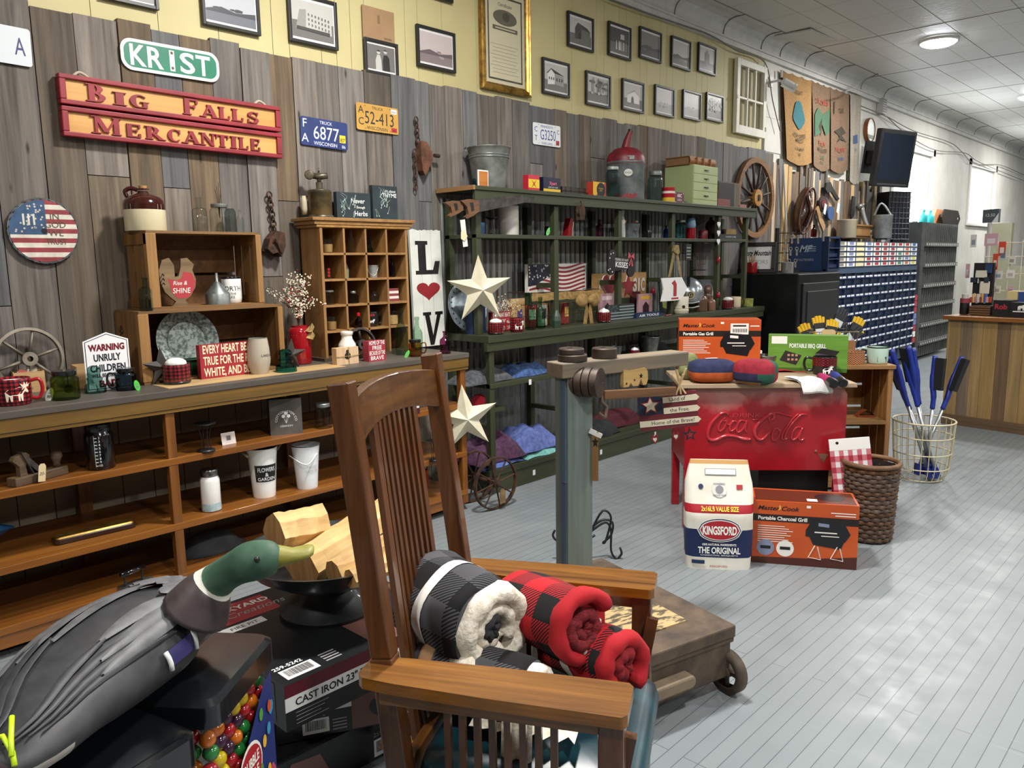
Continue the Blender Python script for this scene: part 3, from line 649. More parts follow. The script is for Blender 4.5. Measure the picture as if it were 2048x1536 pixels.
m=M(); m.box(-.05,1.95,-.05,.65,.93,.965); part('counter_top',m,wood('74431f','9c6536',0,.7,.3,.05,coat=.3),t,bev=.004)
# ------------------------------------------------------------------ things on the wall
G=[flat(h,.35) for h in ('f0efea','c9c7c1','a09e99','75736f','474644','222120')]
BLK=flat('161616',.4); CREAM=flat('efe6cf',.55); GLZ=glass('ffffff',.02,1.35,1)
def wr(X,xl,tl,bl,xr,tr,br):
    a=onx(xl,(tl+bl)/2,X); b=onx(xr,(tr+br)/2,X); z1=(onx(xl,tl,X).z+onx(xr,tr,X).z)/2; z0=(onx(xl,bl,X).z+onx(xr,br,X).z)/2
    return a.y,b.y,z0,z1
def gphoto(kind,seed):
    """black and white print drawn as flat tones: (outline, tone)"""
    q=random.Random(seed); R=[]
    def blob(cx,cz,r,t,n=9,sq=.6): R.append(([(cx+r*q.uniform(.6,1.2)*math.cos(2*PI*i/n),cz+sq*r*q.uniform(.6,1.2)*math.sin(2*PI*i/n)) for i in range(n)],t))
    sky=1 if kind!='dark' else 4
    R.append(([(0,0),(1,0),(1,1),(0,1)],sky)); hz=q.uniform(.3,.45); R.append(([(0,0),(1,0),(1,hz+q.uniform(-.06,.06)),(0,hz)],3 if kind!='pale' else 2))
    if kind=='barn': R+= [([(.25,.2),(.55,.25),(.55,.62),(.38,.85),(.25,.62)],4),([(.55,.25),(.95,.3),(.95,.6),(.55,.62)],3),([(.38,.85),(.55,.62),(.97,.58),(.82,.72)],4),([(.42,.22),(.5,.24),(.5,.45),(.42,.44)],5)]
    elif kind=='house':
        R+=[([(.15,.2),(.45,.25),(.45,.65),(.3,.8),(.15,.62)],0),([(.45,.25),(.85,.22),(.85,.6),(.45,.65)],2),([(.1,.62),(.3,.84),(.9,.62),(.45,.66),(.3,.8),(.15,.62)],5)]
        for i in range(3): R+=[([(.2+.09*i,.4),(.24+.09*i,.4),(.24+.09*i,.5),(.2+.09*i,.5)],5),([(.52+.11*i,.38),(.57+.11*i,.38),(.57+.11*i,.5),(.52+.11*i,.5)],5)]
    elif kind=='block':
        R+=[([(.08,.22),(.32,.25),(.34,.78),(.18,.74)],2),([(.32,.25),(.95,.2),(.95,.6),(.62,.72),(.34,.8)],1)]
        for i in range(7):
            for j in range(3): R.append(([(.38+.08*i,.36+.13*j-.012*i),(.415+.08*i,.36+.13*j-.012*i),(.415+.08*i,.43+.13*j-.012*i),(.38+.08*i,.43+.13*j-.012*i)],3))
        R.append(([(.1,.22),(.9,.18),(.9,.27),(.1,.3)],4))
    elif kind=='trees':
        for i in range(16): x=q.random(); R.append(([(x,.3),(x+.02,.3),(x+.015,q.uniform(.7,1)),(x,.98)],q.choice((3,4,5)))); blob(min(max(x,.1),.9),q.uniform(.55,.85),.1,q.choice((3,4)))
        for i in range(5): blob(q.uniform(.2,.8),q.uniform(.3,.45),.08,q.choice((1,5)))
    elif kind=='cabin': R+=[([(.2,.2),(.85,.2),(.85,.5),(.6,.75),(.2,.5)],0),([(.12,.5),(.58,.8),(.92,.48),(.6,.72)],2),([(.4,.18),(.56,.18),(.54,.42),(.48,.5),(.42,.42)],4)]
    elif kind=='dark':
        for i in range(7): x=q.uniform(.3,.85); R.append(([(x,.15),(x+.05,.15),(x+.04,.5),(x+.01,.5)],q.choice((0,1,2))))
        R.append(([(.55,.6),(.75,.6),(.75,.8),(.55,.8)],1))
    elif kind=='tower': R+=[([(.35,.3),(.65,.3),(.65,.8),(.35,.8)],4),([(.4,.3),(.6,.3),(.58,.9),(.42,.9)],3)]; [blob(q.uniform(.2,.8),.3,.1,4) for i in range(4)]
    elif kind=='couple':
        R[:]=[([(0,0),(1,0),(1,1),(0,1)],3),([(.3,.0),(.52,.0),(.5,.45),(.46,.62),(.36,.62),(.3,.4)],1),([(.56,.0),(.82,.0),(.8,.55),(.72,.66),(.6,.64),(.55,.4)],5)]
        for cx,cz in ((.41,.72),(.66,.78)): R.append(([(cx+.065*math.cos(i*PI/5),cz+.075*math.sin(i*PI/5)) for i in range(10)],1)); R.append(([(cx+.07*math.cos(i*PI/5),cz+.03+.06*math.sin(i*PI/5)) for i in range(6)],5))
    else:
        for i in range(7): blob(q.uniform(.1,.9),q.uniform(.2,hz+.1),q.uniform(.06,.13),q.choice((2,3,4)))
        R.append(([(0,hz),(.3,hz+.12),(.6,hz+.02),(1,hz+.1),(1,hz-.05),(0,hz-.05)],4 if kind!='pale' else 2))
    return R
def frame(lb,px,kind,seed,fw=.017,mat_w=.06,X=.0,tint=None,name='framed_photograph',hh=None,grp='old black and white photographs on the yellow wall'):
    y0,y1,z0,z1=wr(X,*px); 
    if hh: z1=z0+hh
    W_,H_=y1-y0,z1-z0; t=T(name,lb,'picture',(X,(y0+y1)/2,z0),PI/2,grp)
    m=M(); a,b=-W_/2,W_/2
    for x0,x1,q0,q1 in ((a,a+fw,0,H_),(b-fw,b,0,H_),(a+fw,b-fw,0,fw),(a+fw,b-fw,H_-fw,H_)): m.box(x0,x1,-.022,-.001,q0,q1)
    part('frame',m,BLK,t,bev=.002)
    m=M(); m.box(a+fw*.8,b-fw*.8,-.010,-.003,fw*.8,H_-fw*.8,0); mw=mat_w*(H_); x0,x1,q0,q1=a+fw+mw*.45,b-fw-mw*.45,fw+mw,H_-fw-mw
    for i,(pl,tn) in enumerate(gphoto(kind,seed)): m.poly([(x0+(x1-x0)*min(max(u,0),1),q0+(q1-q0)*min(max(v,0),1)) for u,v in pl],-.0102-.00012*i,1+tn)
    part('print',m,[flat('efeeea',.4)]+(G if not tint else [flat(h,.35) for h in tint]),t)
    m=M(); m.box(a+fw,b-fw,-.0175,-.0165,fw,H_-fw); part('pane',m,GLZ,t)
    return t
PINK=('e6dedc','cdbfbe','b3a2a2','8d7f80','6a5f60','453d3e')
frame('framed street photograph hanging above the boards directly over the green name sign',(400,-45,50,516,-20,72),'field',1,tint=('e4e6ea','c2c5cb','9a9da5','73767e','4a4c52','222'+'326'),fw=.016)
frame('framed photograph of a large many-windowed corner building',(574,-20,81,671.5,9,103),'block',2,fw=.016)
frame('framed wedding couple portrait standing behind the top of the board wall',(726,75,146,793,90,157),'couple',3)
frame('framed pinkish landscape photograph beside the wedding couple portrait',(831,48,132,907.5,69,147),'field',4,tint=PINK)
frame('framed photograph cut by the photo edge, above the wide board at far end',(196,-70,-2,313,-40,21),'field',15,fw=.016)
frame('framed photograph whose bottom corner shows above the pinkish landscape',(840,-70,-12,902,-50,9),'pale',16)
frame('framed photograph of a gabled barn, first of the upper row',(1132.5,22,92.5,1184,39,106),'barn',5)
frame('framed dark photograph of figures, second of the upper row',(1214,42,112,1259,57.5,121),'dark',6)
frame('framed dim photograph of a hillside, third of the upper row',(1276.5,53,116,1320,67,127.5),'field',7,tint=('9b9995','84827e','6e6c69','5a5856','454443','2d2c2b'))
frame('framed photograph of a lumber yard, fourth of the upper row',(1340,71,135,1378.5,84.5,142),'field',8)
frame('framed photograph of a tall tower, last of the upper row',(1394,85,144,1429,95.5,152),'tower',9)
frame('framed photograph of a white house, first of the lower row',(1082,115,187,1136,128,196),'house',10)
frame('framed photograph of people among trees, second of the lower row',(1169,142,209.5,1218,152.5,217.5),'trees',11)
frame('framed photograph of a person before a pale cabin, third of the lower row',(1241.5,157,220.5,1285,167,227),'cabin',12)
frame('framed pale photograph of bare trees, fourth of the lower row',(1307,170,230,1346,177.5,236),'pale',13)
frame('framed pale photograph of a curving track, fifth of the lower row',(1363,177.5,237.5,1399,189,243),'pale',14)
frame('framed photograph of a wooded riverbank, last of the lower row',(1410,184.5,241,1444,193,246),'trees',17)
# cardboard sheet
y0,y1,z0,z1=wr(.004,724,10,78,787.5,26,92); m=M(); m.box(0,y1-y0,-.006,0,0,z1-z0,0); m.rect((y1-y0)*.46,(y1-y0)*.54,(z1-z0)*.55,(z1-z0)*.8,-.0065,1); m.rect((y1-y0)*.65,(y1-y0)*.9,(z1-z0)*.12,(z1-z0)*.18,-.0065,1)
one('cardboard_sheet',m,[mott('9a7a58','a68662',5,.8),flat('80664a',.8)],'brown cardboard sheet on the yellow wall above the wedding portrait','cardboard',(.004,y0,z0),PI/2)
# gilt framed certificate
y0,y1,z0,z1=wr(.0,957,-40,178,1056,-15,194); W_,H_=y1-y0,z1-z0
t=T('gilt_framed_certificate','large gilt framed engraved certificate above the board wall','certificate',(0,y0,z0),PI/2)
GILT=mott('6b4c1c','b08a3e',18,.32,.6,bump=.1); m=M(); fw=.05
prof=[(0,-.002),(0,-.03),(.010,-.036),(.018,-.028),(.028,-.032),(.04,-.02),(.05,-.018),(.05,-.002)]
rings=[[(0+d,yy,0+d) for d,yy in prof],[(W_-d,yy,d) for d,yy in prof],[(W_-d,yy,H_-d) for d,yy in prof],[(d,yy,H_-d) for d,yy in prof]]; rings.append(rings[0]); m.loft(rings,cap=False); part('frame',m,GILT,t)
m=M(); m.box(fw,W_-fw,-.012,-.004,fw,H_-fw,0); e=fw+.025
for x0,x1,q0,q1 in ((e,W_-e,e,e+.012),(e,W_-e,H_-e-.012,H_-e),(e,e+.012,e,H_-e),(W_-e-.012,W_-e,e,H_-e)): m.rect(x0,x1,q0,q1,-.0125,1)
c_=W_/2; m.text('Certificate',c_,H_*.80,.022,1,-.0127,maxw=W_*.5); m.disc(c_,H_*.70,W_*.24,-.0127,2,20,rz=.05); m.disc(c_+.01,H_*.71,.035,-.013,1,14,rz=.03); m.rect(c_-W_*.25,c_+W_*.25,H_*.575,H_*.615,-.0127,2); m.rect(c_-W_*.2,c_+W_*.2,H_*.59,H_*.60,-.013,0)
for k in range(9): m.rect(c_-W_*(.26 if k%3 else .3),c_+W_*(.26-.04*(k%2)),H_*(.44-.033*k),H_*(.444-.033*k),-.0127,3)
part('certificate',m,[flat('d8cfae',.6),flat('4a463c',.6),flat('66614f',.6),flat('9a937d',.6)],t)
m=M(); m.box(fw,W_-fw,-.0165,-.0155,fw,H_-fw); part('pane',m,GLZ,t)
# old window sash
y0,y1,z0,z1=wr(.0,1465,117,267,1524,135,278); W_,H_=y1-y0,z1-z0
t=T('window_sash','old white painted window sash with six narrow panes hung on the wall','window sash',(0.0,y0,z0),PI/2)
m=M(); s=.06
for x0,x1,q0,q1 in ((0,s,0,H_),(W_-s,W_,0,H_),(s,W_-s,0,s*1.3),(s,W_-s,H_-s,H_)): m.box(x0,x1,-.05,-.01,q0,q1)
for k in (1,2): x=s+(W_-2*s)*k/3; m.box(x-.012,x+.012,-.045,-.015,s,H_-s)
m.box(s,W_-s,-.045,-.015,H_*.47,H_*.5); part('sash',m,mott('d6d3c2','e4e1d4',6,.5),t,bev=.003)
m=M(); m.box(s,W_-s,-.028,-.024,s,H_-s); part('pane',m,GLZ,t)
m=M(); m.box(-.008,.02,-.056,-.05,H_*.46,H_*.5); m.box(W_-.012,W_+.01,-.056,-.05,H_*.1,H_*.16); m.box(W_-.012,W_+.01,-.056,-.05,H_*.78,H_*.84); part('hinge',m,flat('b9b6a8',.5),t)
# street name sign
y0,y1,z0,z1=wr(.03,241,70,142,437,100,168); W_,H_=y1-y0,z1-z0
a=onx(240,105,.03); b=onx(437,138,.03); tilt=math.atan2(b.z-a.z,b.y-a.y); L=b.y-a.y
def wallthing(name,lb,cat,c,tilt,group=None): # sign lying against the wall, tilted in its plane
    return T(name,lb,cat,c,0,group,rot=tuple((Matrix.Rotation(PI/2,3,'Z')@Matrix.Rotation(-tilt,3,'Y')).to_euler()))
t=wallthing('street_sign','green street sign with a white border reading KRIST','street sign',(.034,(a.y+b.y)/2,(a.z+b.z)/2),tilt)
h=H_*.87; m=M(); m.prism(rrect(-L/2,L/2,-h/2,h/2,.05,6),-.003,0,1); m.poly(rrect(-L/2+.014,L/2-.014,-h/2+.014,h/2-.014,.04,6),-.0034,0)
for i,(ch,x) in enumerate(zip('KRIST',(-.30,-.15,.0,.14,.29))): m.text(ch,x*L*1.12,-h*.32,h*.64,1,-.0042,w=(.028 if ch=='I' else .085)*L/.55,bold=.02)
for z in (-.24,.25): m.disc(0,z*h,.007,-.0046,2,10)
part('sign_plate',m,[mott('0c6b50','0f7a5c',6,.35),flat('e4e8e2',.4),flat('5a4636',.6)],t)
# carved two-board sign
P_=[onx(*q,.03) for q in ((108,148),(552,216),(122,273),(557,319))]; tilt=math.atan2(P_[1].z-P_[0].z,P_[1].y-P_[0].y); t2=math.atan2(P_[3].z-P_[2].z,P_[3].y-P_[2].y); tilt=(tilt+t2)/2
cY=sum(q.y for q in P_)/4; cZ=sum(q.z for q in P_)/4; L=(P_[1].y-P_[0].y+P_[3].y-P_[2].y)/2; Hh=(P_[0].z-P_[2].z+P_[1].z-P_[3].z)/2
SGR=mott('7c1c26','94242f',7,.42); SGY=wood('c08a48','dca964',0,.6,.5,.06)
# serif capitals as strokes: (x0,z0,x1,z1,width) on a unit cap; arcs as ('a',cx,cz,rx,rz,a0,a1,w0,w1)
SER={'B':(.72,[(.16,0,.16,1,.2),('a',.2,.74,.34,.26,90,-90,.1,.1,.2),('a',.2,.27,.42,.27,90,-90,.1,.1,.22)],[(.14,0),(.14,1)]),
'I':(.3,[(.15,0,.15,1,.2)],[(.15,0),(.15,1)]),'G':(.8,[('a',.42,.5,.36,.5,40,300,.08,.12,.22),(.66,.02,.66,.42,.18)],[(.64,.42)]),
'F':(.62,[(.16,0,.16,1,.2),(.1,.95,.58,.95,.1),(.16,.52,.46,.52,.1),(.55,.72,.55,1,.09),(.45,.42,.45,.62,.07)],[(.16,0)]),
'A':(.82,[(.12,0,.42,1,.1),(.7,0,.4,1,.22),(.22,.3,.6,.3,.09)],[(.1,0),(.7,0)]),'L':(.62,[(.16,0,.16,1,.2),(.1,.05,.58,.05,.1),(.55,.0,.58,.32,.09)],[(.16,0),(.16,1)]),
'S':(.62,[('a',.31,.735,.24,.265,30,230,.08,.1,.18),('a',.31,.265,.26,.265,50,-150,.1,.08,.2),(.16,.62,.46,.4,.2),(.5,.7,.52,.98,.07),(.08,.02,.1,.34,.07)],[]),
'M':(1.0,[(.14,0,.14,1,.1),(.16,1,.5,.1,.2),(.86,1,.5,.1,.08),(.86,0,.86,1,.2)],[(.14,0),(.86,0),(.12,1),(.88,1)]),
'E':(.64,[(.16,0,.16,1,.2),(.1,.95,.58,.95,.1),(.16,.52,.46,.52,.1),(.1,.05,.58,.05,.1),(.56,.72,.56,1,.08),(.57,0,.57,.3,.09),(.45,.42,.45,.62,.07)],[]),
'R':(.78,[(.16,0,.16,1,.2),('a',.22,.73,.36,.27,90,-90,.1,.1,.2),(.34,.48,.7,0,.2)],[(.16,0),(.14,1),(.7,0)]),
'C':(.76,[('a',.42,.5,.36,.5,40,320,.08,.08,.22),(.68,.62,.68,.96,.08)],[]),'N':(.84,[(.14,0,.14,1,.1),(.14,1,.7,0,.2),(.7,0,.7,1,.1)],[(.14,0),(.12,1),(.72,1)]),
'T':(.72,[(.36,0,.36,1,.2),(.05,.95,.67,.95,.1),(.06,.7,.06,1,.08),(.66,.7,.66,1,.08)],[(.36,0)])}
def serif(m,s,x,z,h,w,mi=0,y0=-.01,y1=0):
    """one chunky serif letter, raised between y1 and y0"""
    ad,st,sf=SER[s]; kx=w/ad; n=0
    for q in st:
        yo=y0-.00012*n; n+=1
        if q[0]=='a':
            _,cx,cz,rx,rz,a0,a1,w0,w1,wm=q; o=[];i_=[]; N=16
            for i in range(N+1):
                f=i/N; a=math.radians(a0+(a1-a0)*f); ww=(w0*(1-f)+w1*f)+(wm-min(w0,w1))*math.sin(PI*f)
                o.append((x+kx*(cx+rx*math.cos(a)),z+h*(cz+rz*math.sin(a)))); i_.append((x+kx*(cx+(rx-ww)*math.cos(a)),z+h*(cz+(rz-ww*.55)*math.sin(a))))
            for i in range(N): m.prism([o[i],o[i+1],i_[i+1],i_[i]],yo,y1,mi)
        else:
            xa,za,xb,zb,ww=q
            if abs(za-zb)<abs(xa-xb)*.3: m.prism([(x+kx*xa,z+h*(za-ww/2)),(x+kx*xb,z+h*(zb-ww/2)),(x+kx*xb,z+h*(zb+ww/2)),(x+kx*xa,z+h*(za+ww/2))],yo,y1,mi)
            else: m.prism([(x+kx*(xa-ww/2),z+h*za),(x+kx*(xa+ww/2),z+h*za),(x+kx*(xb+ww/2),z+h*zb),(x+kx*(xb-ww/2),z+h*zb)],yo,y1,mi)
    for sx,sz in sf: m.prism([(x+kx*(sx-.17),z+h*(sz-(0 if sz<.5 else .06))),(x+kx*(sx+.17),z+h*(sz-(0 if sz<.5 else .06))),(x+kx*(sx+.17),z+h*(sz+(.06 if sz<.5 else 0))),(x+kx*(sx-.17),z+h*(sz+(.06 if sz<.5 else 0)))],y0-.0009,y1,mi)
t=wallthing('carved_sign','carved wooden sign of two red-framed yellow boards reading BIG FALLS MERCANTILE','sign',(.045,cY,cZ),tilt)
bh=Hh/2-.004
for k,zc in ((0,Hh/4+.002),(1,-Hh/4-.002)):
    m=M(); m.box(-L/2+.02,L/2-.02,-.014,.0,zc-bh/2+.01,zc+bh/2-.01,0)
    e=.021
    zb=zc-bh/2+e*1.25; H0=bh-e*2.5
    fr=lambda px: (px-128)/(543-128)*(L-.07)-L/2+.035
    if k==0: ch=[('B',160,198,1),('I',207,229,.75),('G',234,272,.78),('F',340,372,1),('A',377,412,.78),('L',415,440,.78),('L',444,470,.78),('S',477,508,.76)]
    else: ch=[('M',165,215,1),('E',224,254,.78),('R',262,297,.78),('C',303,332,.78),('A',336,370,.78),('N',372,404,.78),('T',405,434,.78),('I',438,452,.78),('L',456,478,.78),('E',482,506,.78)]
    for c1,xa,xb,hk in ch: serif(m,c1,fr(xa),zb,H0*hk,fr(xb)-fr(xa),1,-.024,-.013)
    part('board',m,[SGY,SGR],t,label='yellow wooden board with raised dark red lettering')
    m=M()
    for x0,x1,q0,q1 in ((-L/2,L/2,zc-bh/2,zc-bh/2+e),(-L/2,L/2,zc+bh/2-e,zc+bh/2),(-L/2,-L/2+e*1.3,zc-bh/2+e,zc+bh/2-e),(L/2-e*1.3,L/2,zc-bh/2+e,zc+bh/2-e)): m.box(x0,x1,-.03,.012,q0,q1)
    part('sign_frame',m,SGR,t,bev=.004)
m=M(); m.tube(spline([(-L/2+.06,0,Hh/2-.01),(-L/2+.09,.0,Hh/2+.018),(-L/2+.12,0,Hh/2+.01),(-L/2+.14,0,Hh/2-.01)]),.006); part('hanging_rope',m,flat('b7ae9a',.8),t)
m=M(); m.tube(spline([(L/2-.14,0,Hh/2-.01),(L/2-.11,.0,Hh/2+.018),(L/2-.08,0,Hh/2+.01),(L/2-.06,0,Hh/2-.01)]),.006); part('hanging_rope',m,flat('b7ae9a',.8),t)
# licence plates
def plate(lb,px,bg,fg,main,sm,rows,sticker):
    y0,y1,z0,z1=wr(.032,*px); a=onx(px[0],(px[1]+px[2])/2,.032); b=onx(px[3],(px[4]+px[5])/2,.032); tl=math.atan2(b.z-a.z,b.y-a.y); L,H=.305,.152
    t=wallthing('licence_plate',lb,'licence plate',(.032,(y0+y1)/2,(z0+z1)/2),tl,'old licence plates on the board wall'); m=M()
    m.prism(rrect(-L/2,L/2,-H/2,H/2,.012),-.002,0,0); m.text(main,.012,-.035,.07,1,-.0027,w=sm,bold=.0)
    for s,x,z,h in rows: m.text(s,x,z,h,1,-.0027)
    for i,(x0,x1,q0,q1,mi,s) in enumerate(sticker): 
        m.rect(x0,x1,q0,q1,-.003,mi); 
        if s: m.text(s,(x0+x1)/2,q0+.004,(q1-q0)*.5,4,-.0035,maxw=(x1-x0)*.8)
    for x in (-.09,.09):
        for z in (-.063,.064): m.disc(x,z,.003,-.0029,4,8)
    part('plate',m,[bg,fg,flat('e8c62c',.4),flat('e8e6e0',.4),BLK,flat('b3262c',.4)],t,bev=0)
plate('dark blue Wisconsin truck licence plate number 6877 on the boards',(600,230,289,695,245,304),mott('12275e','173070',8,.35),flat('dfe3ea',.4),'6877',.165,[('TRUCK',.01,.048,.017),('WISCONSIN',.005,-.067,.019),('F',-.125,.02,.045),('A',-.125,-.058,.045),('86',.125,-.067,.017)],[(.098,.138,-.038,.004,2,'87')])
plate('yellow Wisconsin truck licence plate number 52-413 on the boards',(712.5,204,257.5,796,217.5,271),mott('b98a3a','c79a46',8,.4),flat('1f2028',.4),'52-413',.21,[('TRUCK',.0,.048,.017),('WISCONSIN',-.005,-.067,.019),('A',-.12,.02,.04),('C',-.12,-.045,.04)],[(.098,.14,.04,.066,3,'MAR'),(.098,.14,-.066,-.04,5,'88')])
plate('white Minnesota licence plate with blue number G3250 on the boards',(1066,244,288,1120,252.5,296),flat('e2e6e8',.35),flat('27418f',.4),'G3250',.17,[('MINNESOTA',.0,.048,.017),('10,000 LAKES',.0,-.068,.015),('C',-.12,.015,.035),('T',-.12,-.045,.035),('C',.125,.015,.03)],[(.1,.138,-.064,-.03,5,'88')])
y0,y1,z0,z1=wr(.032,-60,40,110,15,52,126)
t=wallthing('licence_plate','pale licence plate cut off at the photo edge beside the wide board','licence plate',(.032,(y0+y1)/2,(z0+z1)/2),-.02,'old licence plates on the board wall'); m=M(); m.prism(rrect(-.1525,.1525,-.076,.076,.012),-.002,0,0); m.text('A',.11,-.035,.07,1,-.0027,w=.04); part('plate',m,[flat('d5dade',.35),flat('33306e',.4)],t)
# saw blade painted as a flag
c=onx(87.5,462,.035); mp=mpp(c); R=67*mp*.97
m=M(); N=26; pts=[]
for i in range(N):
    a0=2*PI*i/N; pts+=[(R*math.cos(a0),R*math.sin(a0)),(R*.99*math.cos(a0+.17),R*.99*math.sin(a0+.17)),(R*.92*math.cos(a0+.15),R*.92*math.sin(a0+.15)),(R*.94*math.cos(a0+.05),R*.94*math.sin(a0+.05))]
m.prism(pts,-.004,0,0); r=R*.94
t=T('saw_blade','round saw blade painted as a flag with white stars and stripes','saw blade',(.038,c.y,c.z),PI/2)
def chord(z0,z1,xa=-1,xb=1,mi=0,y=-.0046):
    L=[];N=8
    for i in range(N+1):
        z=z0+(z1-z0)*i/N; h=math.sqrt(max(r*r-z*z,0)); L.append((max(-h,xa*r),min(h,xb*r),z))
    m.poly([(a,z) for a,b,z in L]+[(b,z) for a,b,z in reversed(L)],y,mi)
for k in range(13): chord(-r+2*r*k/13,-r+2*r*(k+1)/13,mi=(1 if k%2==0 else 2))
chord(-r*.12,r*.98,-1,.08,3,-.0052)
q=random.Random(2)
for i in range(34):
    x,z=q.uniform(-.85,.02)*r,q.uniform(-.05,.85)*r
    if x*x+z*z<r*r*.8: m.poly([(x+u,z+v) for u,v in star(r*.045,r*.018)],-.0058,2)
m.text('III',-.42*r,.18*r,.36*r,2,-.0061,w=.36*r)
for i,s in enumerate(('IN','GOD','WE','TRUST')): m.text(s,.34*r,(.38-.27*i)*r,.2*r,4,-.0061,maxw=.62*r)
m.disc(0,0,.09*r,-.0065,5,16)
part('blade',m,[mott('4c5054','6d7072',20,.4,.6),mott('7c2a30','94363c',20,.5),mott('c2bcae','dad4c6',20,.5),mott('27415f','33547a',20,.5),flat('57483a',.6),BLK],t)
# rusty ironwork hanging on the boards
RUST=mott('2b211c','5a3b28',26,.75,.3,bump=.4)
def chain(m,a,b,n,r=.012):
    a=Vector(a);b=Vector(b); d=(b-a)/n
    for i in range(n):
        c=a+d*(i+.5); X=Matrix.Translation(c)@(d.normalized().to_track_quat('Z','X').to_matrix().to_4x4())@Matrix.Rotation(PI/2*(i%2),4,'Z'); h=d.length*.68
        m.tube([(r*math.sin(2*PI*j/10),0,h*math.cos(2*PI*j/10)) for j in range(10)],r*.34,0,5,True,X)
def wallpx(px,py,X=.05): return onx(px,py,X)
t=T('hanging_pulley','rusty chain with a curved iron block hanging beside the wedding portrait on the boards','pulley',wallpx(832,235))
o=t.location
m=M(); chain(m,(0,0,0),(0,.01,wallpx(834,285).z-o.z),5,.013); chain(m,(0,-.02,wallpx(831,300).z-o.z),(0,-.02,wallpx(829,380).z-o.z),7,.012); part('chain',m,RUST,t,True)
m=M(); e=[wallpx(x,y)-o for x,y in ((836,282),(848,285),(858,305),(860,320),(851,340),(845,352),(840,342),(836,310))]; m.prism([(p.y,p.z) for p in e],-.03,.02,0,Matrix.Rotation(PI/2,4,'Z')); part('pulley_block',m,mott('4a2f22','7a4f38',14,.7,.2,bump=.3),t,bev=.01)
m=M(); m.tube([(.03,(wallpx(862,312)-o).y,(wallpx(862,312)-o).z),(.03,(wallpx(872,313)-o).y,(wallpx(872,313)-o).z)],.012); part('bolt',m,RUST,t)
t=T('hanging_trap','rusty iron trap hanging on a chain between the crates and the pigeonhole cabinet','trap',wallpx(538,385)); o=t.location
m=M(); chain(m,(0,0,0),(0,.02,wallpx(545,462).z-o.z),8,.014); part('chain',m,RUST,t,True)
m=M(); e=[wallpx(x,y)-o for x,y in ((532,478),(545,462),(561,466),(563,492),(556,514),(547,505),(538,508),(527,498))]; m.prism([(p.y,p.z) for p in e],-.045,.02,0,Matrix.Rotation(PI/2,4,'Z'))
m.tube([wallpx(530,502)-o,wallpx(552,478,.11)-o,wallpx(563,505,.1)-o],.008); m.tube([wallpx(525,500)-o,wallpx(545,515)-o,wallpx(553,508)-o],.008); part('trap_jaw',m,RUST,t,bev=.006)
# wagon wheel
c=onx(1510,396,.06); t=T('wagon_wheel','large wooden wagon wheel with dark spokes leaning on the wall behind the shelf end','wheel',c,PI/2); R=.405
m=M(); m.loft([[((R-d)*math.cos(2*PI*i/48),yy,(R-d)*math.sin(2*PI*i/48)) for d,yy in ((0,-.02),(.055,-.018),(.055,.018),(0,.02))] for i in range(49)],cap=False); part('rim',m,wood('5e4128','92693f',0,.6,.7,.05),t,40)
m=M(); m.lathe([(.001,-.05),(.07,-.05),(.085,-.03),(.085,.04),(.001,.045)],0,28,X=Matrix.Rotation(PI/2,4,'X')); part('hub',m,wood('8a5c2a','bd8b4c',0,.8,.6,.05),t,30)
m=M(); m.box(-.02,.02,-.052,-.04,-.03,.03); part('hub_socket',m,BLK,t)
for k in range(12): a=2*PI*k/12+.2; m=M(); m.tube([(.07*math.cos(a),0,.07*math.sin(a)),(R*.6*math.cos(a),0,R*.6*math.sin(a)),((R-.05)*math.cos(a),0,(R-.05)*math.sin(a))],[.016,.013,.011]); part('spoke',m,wood('2a1f19','4d392b',2,.8,.7,.05),t,True)
# burlap sacks
def sack(lb,pts,col,art,n=12):
    P=[onx(x,y,.03) for x,y in pts]; o=P[0]; t=T('burlap_sack',lb,'sack',o,0,'printed coffee sacks on the wall'); q=random.Random(len(lb))
    (a,b,c,d)=P; rows=[]; N=12; K=14
    def at(u,v):
        top=a.lerp(b,u); bot=d.lerp(c,u); p=top.lerp(bot,v); p=p+Vector((0,0,0)); e=math.sin(PI*u); p.z-=e*.05*v+.02*abs(math.sin(PI*3*u))*(1-v); wv=.006*math.sin(5*PI*u+3*v)+.004
        k=1-.0; return Vector((.035+max(wv,0)+.01*v,p.y,p.z))-o
    m=M(); m.loft([[at(u/N,v/K) for u in range(N+1)] for v in range(K+1)],0,False,False)
    m.loft([[at(u/N,v/K)-Vector((.022,0,0)) for u in range(N+1)] for v in (0,K)],0,False,False); part('cloth',m,col,t,True)
    m=M()
    for poly,mi in art.get('p',[]): 
        V=[at(u,1-v)+Vector((.009,0,0)) for u,v in poly]; m.add(V,[tuple(range(len(V)))],mi)
    for s,u,v,h,mi in art.get('t',[]):
        V,F=text_mesh(s,.01,0); x0=min(p[0] for p in V);x1=max(p[0] for p in V); H=abs(a.z-d.z); W_=abs(b.y-a.y); k=h/.69; kx=min(k,.8*W_/(x1-x0))
        m.add([at(min(max(u+(p[0]-(x0+x1)/2)*kx/W_,0),1),min(max(1-(v+p[1]*k/H),0),1))+Vector((.011,0,0)) for p in V],F,mi)
    part('print',m,[flat('3a3326',.8),flat('1f5f68',.8),flat('96402f',.8),flat('3f6048',.8),flat('37507c',.8)],t,norm=False); return t
BUR=lambda a,b: mott(a,b,60,.9,bump=.3)
leaf=[(.5+.2*math.sin(2*PI*i/24)*(1+.15*math.cos(6*PI*i/24)),.57+.16*math.cos(2*PI*i/24)) for i in range(24)]
dot=[(.52+.05*math.cos(i*PI/5),.57+.03*math.sin(i*PI/5)) for i in range(10)]
